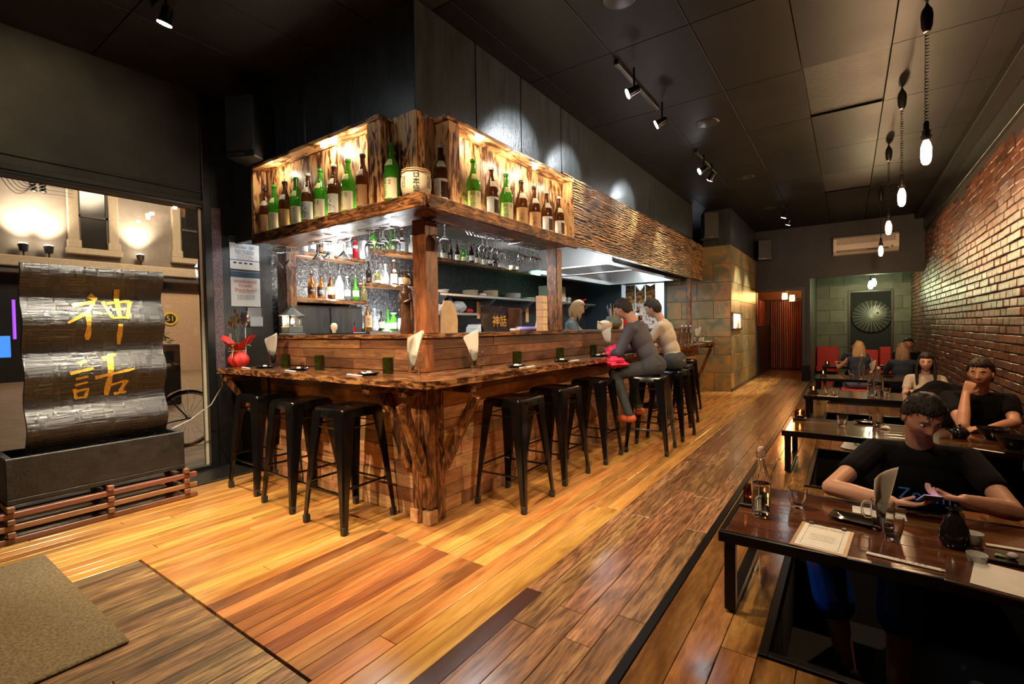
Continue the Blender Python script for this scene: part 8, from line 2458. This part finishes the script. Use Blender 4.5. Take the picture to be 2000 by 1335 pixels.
    lp.tube([(-0.019, 0.077, -0.0585), (0, 0.0865, -0.0625), (0.019, 0.077, -0.0585)], [0.001, 0.0048, 0.001], 6)
    on_head(lp).obj('lips', M['lips'], t, 70)
    # hair shell
    hs_ = MB(); rows_ = []
    rs_ = random.Random(int(abs(hip[0]) * 1000 + hip[1] * 77))
    off_ = Vector((rs_.random() * 9, rs_.random() * 9, 0))
    for r_ in face_dirs(48, 34):
        row = []
        for d in r_:
            hl = 0.50 if d.y > 0.45 else (0.50 + (-0.08 - 0.50) * (0.45 - d.y) / 0.45 if d.y > 0.0 else -0.08 + (-0.75 + 0.08) * min(1, -d.y / 0.45))
            if hair_len == 'long' and d.y < 0.3: hl = min(hl, -0.3)
            f = max(0.0, min(1.0, (d.z - hl) / 0.16)) ** 0.6
            th = 0.013 + (0.011 if hair_len == 'short' else 0.012) * max(0, d.z) + 0.006 * noise.noise(d * 5 + off_) + 0.003 * noise.noise(Vector((d.x * 22, d.y * 22, d.z * 5)))
            p = head_shape(d, 1, female)
            row.append(headc + HR @ ((p + d * (th * f - 0.012 * (1 - f))) * s))
        rows_.append(row)
    add_rows(hs_, rows_)
    hs_.obj('hair', M[hair], t, 80)
    if hair_len == 'short':
        hm = MB()
        for k in range(420):
            d = Vector((rs_.gauss(0, 1), rs_.gauss(0, 1), rs_.gauss(0, 1))).normalized()
            hl = 0.55 if d.y > 0.45 else (-0.08 + 0.6 * (d.y / 0.45) if d.y > 0 else -0.08 - 0.6 * min(1, -d.y / 0.45))
            if d.z < hl: continue
            p0 = head_shape(d, 1, female) + d * 0.010
            cmb = (Vector((0.35, 0.75, 0.1)) if d.z > 0.4 else Vector((0, -0.5, -0.8)))
            cmb = (cmb - d * cmb.dot(d)) + d * (0.55 if d.z > 0.4 else 0.18) + Vector((rs_.gauss(0, .15), rs_.gauss(0, .15), 0))
            L_ = 0.034 if d.z > 0.4 else 0.020
            pts = [headc + HR @ ((p0 + cmb.normalized() * L_ * f - d * 0.10 * L_ * f * f * 3) * s) for f in (0, 0.5, 1)]
            hm.tube(pts, [0.0045 * s, 0.0038 * s, 0.0008 * s], 4)
        tag(hm.obj('hair_tufts', M[hair], t, 60), kind='stuff')
    if hair_len in ('long', 'bob'):
        hm = MB(); Lh = 0.36 if hair_len == 'long' else 0.15
        for k in range(strands or 90):
            a = rs_.uniform(-PI * 0.62, PI * 0.62) - PI / 2
            e = rs_.uniform(-0.15, 0.45)
            d = Vector((math.cos(a) * math.cos(e), math.sin(a) * math.cos(e), math.sin(e)))
            p0 = head_shape(d, 1, female) + d * 0.014
            pts = []
            wv = rs_.uniform(0, 6); am = 0.008 if hair_len == 'long' else 0.003
            L_ = Lh * rs_.uniform(0.8, 1.08)
            for q in range(9):
                f = q / 8
                out_ = 1 + 0.14 * math.sin(f * PI) * (1 if hair_len == 'long' else 1.3)
                px_ = p0.x * out_ + am * math.sin(wv + f * 9) * f; py_ = p0.y * out_ + am * math.cos(wv + f * 7) * f - (0.015 * f if p0.y < 0 else -0.0)
                pts.append(headc + HR @ (Vector((px_, py_, p0.z)) * s) + Vector((0, 0, -L_ * f * s)))
            hm.tube(pts, [0.009 * s, 0.011 * s, 0.011 * s, 0.011 * s, 0.010 * s, 0.009 * s, 0.008 * s, 0.006 * s, 0.002 * s], 5)
        tag(hm.obj('hair_strands', M[hair], t, 60), kind='stuff')
    remeshed(shirt, voxel, 6).obj('shirt', M[top], t, 80)
    remeshed(pants, voxel * 1.2, 5).obj('shorts' if shorts else 'trousers', M[bottom], t, 80)
    return t, headc, sh

# foreground man at the nearest table
A_hip = (0.31, 3.47, 0.115)
tA, hc, shA = person('man in a black t-shirt leaning over the nearest table looking down at his phone', A_hip, PI, lean=0.30, head_yaw=0.35, head_pitch=0.55,
    arms={1: ((-0.075, 2.93, 0.41), (0.165, 2.825, 0.415)), -1: ((0.60, 3.00, 0.40), (0.42, 2.86, 0.46))},
    legs={1: ((-0.10, 2.80, 0.115), (0.0, 2.62, -0.35)), -1: ((0.20, 2.82, 0.12), (0.17, 2.60, -0.36))},
    bottom='blue_short', shorts=True, shoes='shoe_dark', voxel=0.0055, hand_dirs={1: ((0.9, -0.1, 0.05), (0.3, 0.2, 1)), -1: ((-0.9, -0.2, 0.05), (-0.2, 0.2, 1))}, hand_curl=(0.55, 0.75), facefine=True, head_fwd=0.07)
me = text_mesh('Zoom!', 0.085, M['shirt_print'], 'shirt_print')
bmT = Matrix.Translation((0, 0, 0))
o = place(me, 'shirt_print', tA, (0.02, -0.247, 0.235), 0.0, R(-17))
o['label'] = 'blue lettering on the chest'
ph = thing('phone', 'dark smartphone with lit screen in the hands of the foreground man', 'phone', (0.29, 2.80, 0.45))
T = Matrix.Translation((0.295, 2.805, 0.452)) @ Euler((R(-28), 0, R(8))).to_matrix().to_4x4()
MB().box((-0.035, -0.072, 0), (0.035, 0.072, 0.009), 0.004, T).obj('case', M['frame'], ph)
MB().box((-0.031, -0.066, 0.0092), (0.031, 0.066, 0.0098), 0, T).obj('screen', emitter('phone_screen', (0.55, 0.5, 1.0), 1.6), ph)

# man resting his chin on his hand
person('man in a black t-shirt resting his chin on his hand behind the second table', (0.93, 5.86, 0.115), PI, lean=0.16, head_yaw=-0.35, head_pitch=0.05,
    arms={1: ((0.76, 5.28, 0.405), (0.81, 5.52, 0.635)), -1: ((1.10, 5.50, 0.42), (0.92, 5.27, 0.40))}, bottom='tee_black', voxel=0.007,
    hand_dirs={1: ((0.35, 0.25, 0.9), (0.2, 0.9, 0.2)), -1: ((-0.8, -0.3, 0), (0, 0, -1))}, hand_curl=(1.2, 0.4), facefine=True, head_fwd=0.06, s=1.02)
# dark haired woman facing the camera
person('woman with long wavy dark hair facing the camera at the third table', (0.80, 8.10, 0.10), PI, lean=0.10, head_yaw=-0.1, head_pitch=0.08, female=True, s=0.95, skin='skin_pale', hair='hair_dark', hair_len='long',
    top='light_top', sleeve='short', bottom='tee_black', voxel=0.009, strands=110, arms={1: ((0.58, 7.86, 0.32), (0.62, 7.62, 0.40)), -1: ((1.00, 7.86, 0.32), (0.90, 7.62, 0.40))})
# black coat mound between second and third tables
simple('black_coat', 'black coat heaped over a seat between the woman and the man resting his chin', 'coat', lump((0.80, 6.62, 0.30), (0.33, 0.18, 0.32), 12, 26, 16, 0.18), M['tee_black'])
# blond woman, back to the camera
person('blond woman in navy sleeveless top and jeans seen from behind at the furthest table', (0.15, 10.78, 0.16), 0.0, lean=0.15, head_yaw=0.15, female=True, s=0.95, skin='skin', hair='hair_blond', hair_len='long', top='tee_navy', sleeve='none', bottom='denim', voxel=0.010, strands=110,
    arms={-1: ((-0.16, 11.0, 0.42), (-0.20, 11.75, 0.42)), 1: ((0.44, 11.1, 0.40), (0.34, 11.8, 0.42))}, legs={-1: ((-0.05, 11.25, 0.16), (-0.05, 11.35, -0.36)), 1: ((0.35, 11.25, 0.16), (0.35, 11.35, -0.36))})
person('person with long light brown hair in a navy top seen from behind at the right', (0.78, 10.85, 0.10), 0.0, lean=0.08, head_yaw=-0.1, female=True, s=0.98, skin='skin', hair='hair_brown', hair_len='long', top='tee_navy', sleeve='long', bottom='tee_black', voxel=0.010, strands=110,
    arms={-1: ((0.55, 11.05, 0.36), (0.60, 11.7, 0.42)), 1: ((1.02, 11.05, 0.36), (0.98, 11.7, 0.42))}, legs={-1: ((0.65, 11.27, 0.14), (0.65, 11.35, -0.36)), 1: ((0.92, 11.27, 0.14), (0.92, 11.35, -0.36))})
person('short haired man facing the camera behind the person with long brown hair', (1.00, 12.90, 0.13), PI, lean=0.05, head_pitch=0.1, skin='skin', top='tee_black', bottom='tee_black', voxel=0.011, s=1.0,
    legs={1: ((0.92, 12.62, 0.14), (0.92, 12.5, -0.3)), -1: ((1.04, 12.62, 0.14), (1.04, 12.5, -0.3))}, arms={1: ((0.80, 12.8, 0.34), (0.85, 12.55, 0.42)), -1: ((1.10, 12.8, 0.34), (1.02, 12.55, 0.42))})
person('dark haired person in dark clothes leaning in across the furthest table', (0.12, 13.02, 0.13), PI, lean=0.25, head_pitch=0.3, skin='skin', top='tee_navy', bottom='tee_black', voxel=0.011, s=0.95,
    legs={1: ((0.02, 12.64, 0.14), (0.02, 12.5, -0.3)), -1: ((0.22, 12.64, 0.14), (0.22, 12.5, -0.3))}, arms={1: ((-0.15, 12.75, 0.36), (-0.2, 12.5, 0.42)), -1: ((0.36, 12.75, 0.36), (0.3, 12.5, 0.42))})

# patrons on stools
person('patron in a slate jacket hunched on a bar stool with a pink bundle', (-1.62, 4.77, 0.855), PI / 2, lean=0.42, head_yaw=-0.1, head_pitch=0.5, skin='skin', hair='hair_dark', top='jacket', sleeve='long', bottom='grey_trouser', shoes='shoe_orange', voxel=0.008, s=0.93,
    arms={1: ((-1.90, 5.02, 1.02), (-2.04, 4.82, 0.99)), -1: ((-1.88, 4.52, 1.00), (-2.03, 4.62, 0.985))}, legs={1: ((-1.90, 4.93, 0.80), (-1.84, 4.93, 0.40)), -1: ((-1.96, 4.60, 0.78), (-1.80, 4.58, 0.38))}, head_fwd=0.08)
person('patron in a cream top and dark trousers behind the slate jacket', (-1.62, 5.50, 0.855), PI / 2, lean=0.30, head_pitch=0.4, skin='skin', hair='hair_dark', top='light_top', sleeve='short', bottom='grey_trouser', shoes='shoe_dark', voxel=0.010, s=0.93, female=True,
    arms={1: ((-1.88, 5.72, 1.02), (-2.02, 5.55, 0.99)), -1: ((-1.88, 5.28, 1.02), (-2.02, 5.38, 0.99))}, legs={1: ((-1.88, 5.62, 0.80), (-1.82, 5.62, 0.40)), -1: ((-1.88, 5.38, 0.80), (-1.82, 5.38, 0.40))}, head_fwd=0.08)
pb_ = thing('pink_bundle', 'hot pink knitted scarf bundle on the lap of the patron in the slate jacket', 'scarf', (-1.93, 4.55, 0.92))
lump((-1.93, 4.50, 0.90), (0.13, 0.10, 0.055), 5, 18, 12, 0.5).obj('lower_fold', M['pink'], pb_, 60)
lump((-1.98, 4.62, 1.00), (0.08, 0.09, 0.07), 8, 18, 12, 0.5).obj('upper_fold', M['pink'], pb_, 60)

# woman working behind the bar
person('woman with blond bob in a grey t-shirt working behind the bar', (-3.46, 6.36, 0.87), R(-62), lean=0.16, head_yaw=0.0, head_pitch=0.30, female=True, s=1.0, skin='skin_pale', hair='hair_blond', hair_len='bob', top='tee_grey', sleeve='short', bottom='tee_black', voxel=0.008, strands=120,
    arms={1: ((-3.22, 6.28, 1.10), (-2.98, 6.42, 1.17)), -1: ((-3.32, 6.72, 1.10), (-3.02, 6.86, 1.17))}, legs={1: ((-3.44, 6.30, 0.48), (-3.46, 6.30, 0.07)), -1: ((-3.50, 6.46, 0.48), (-3.52, 6.46, 0.07))}, head_fwd=0.06)
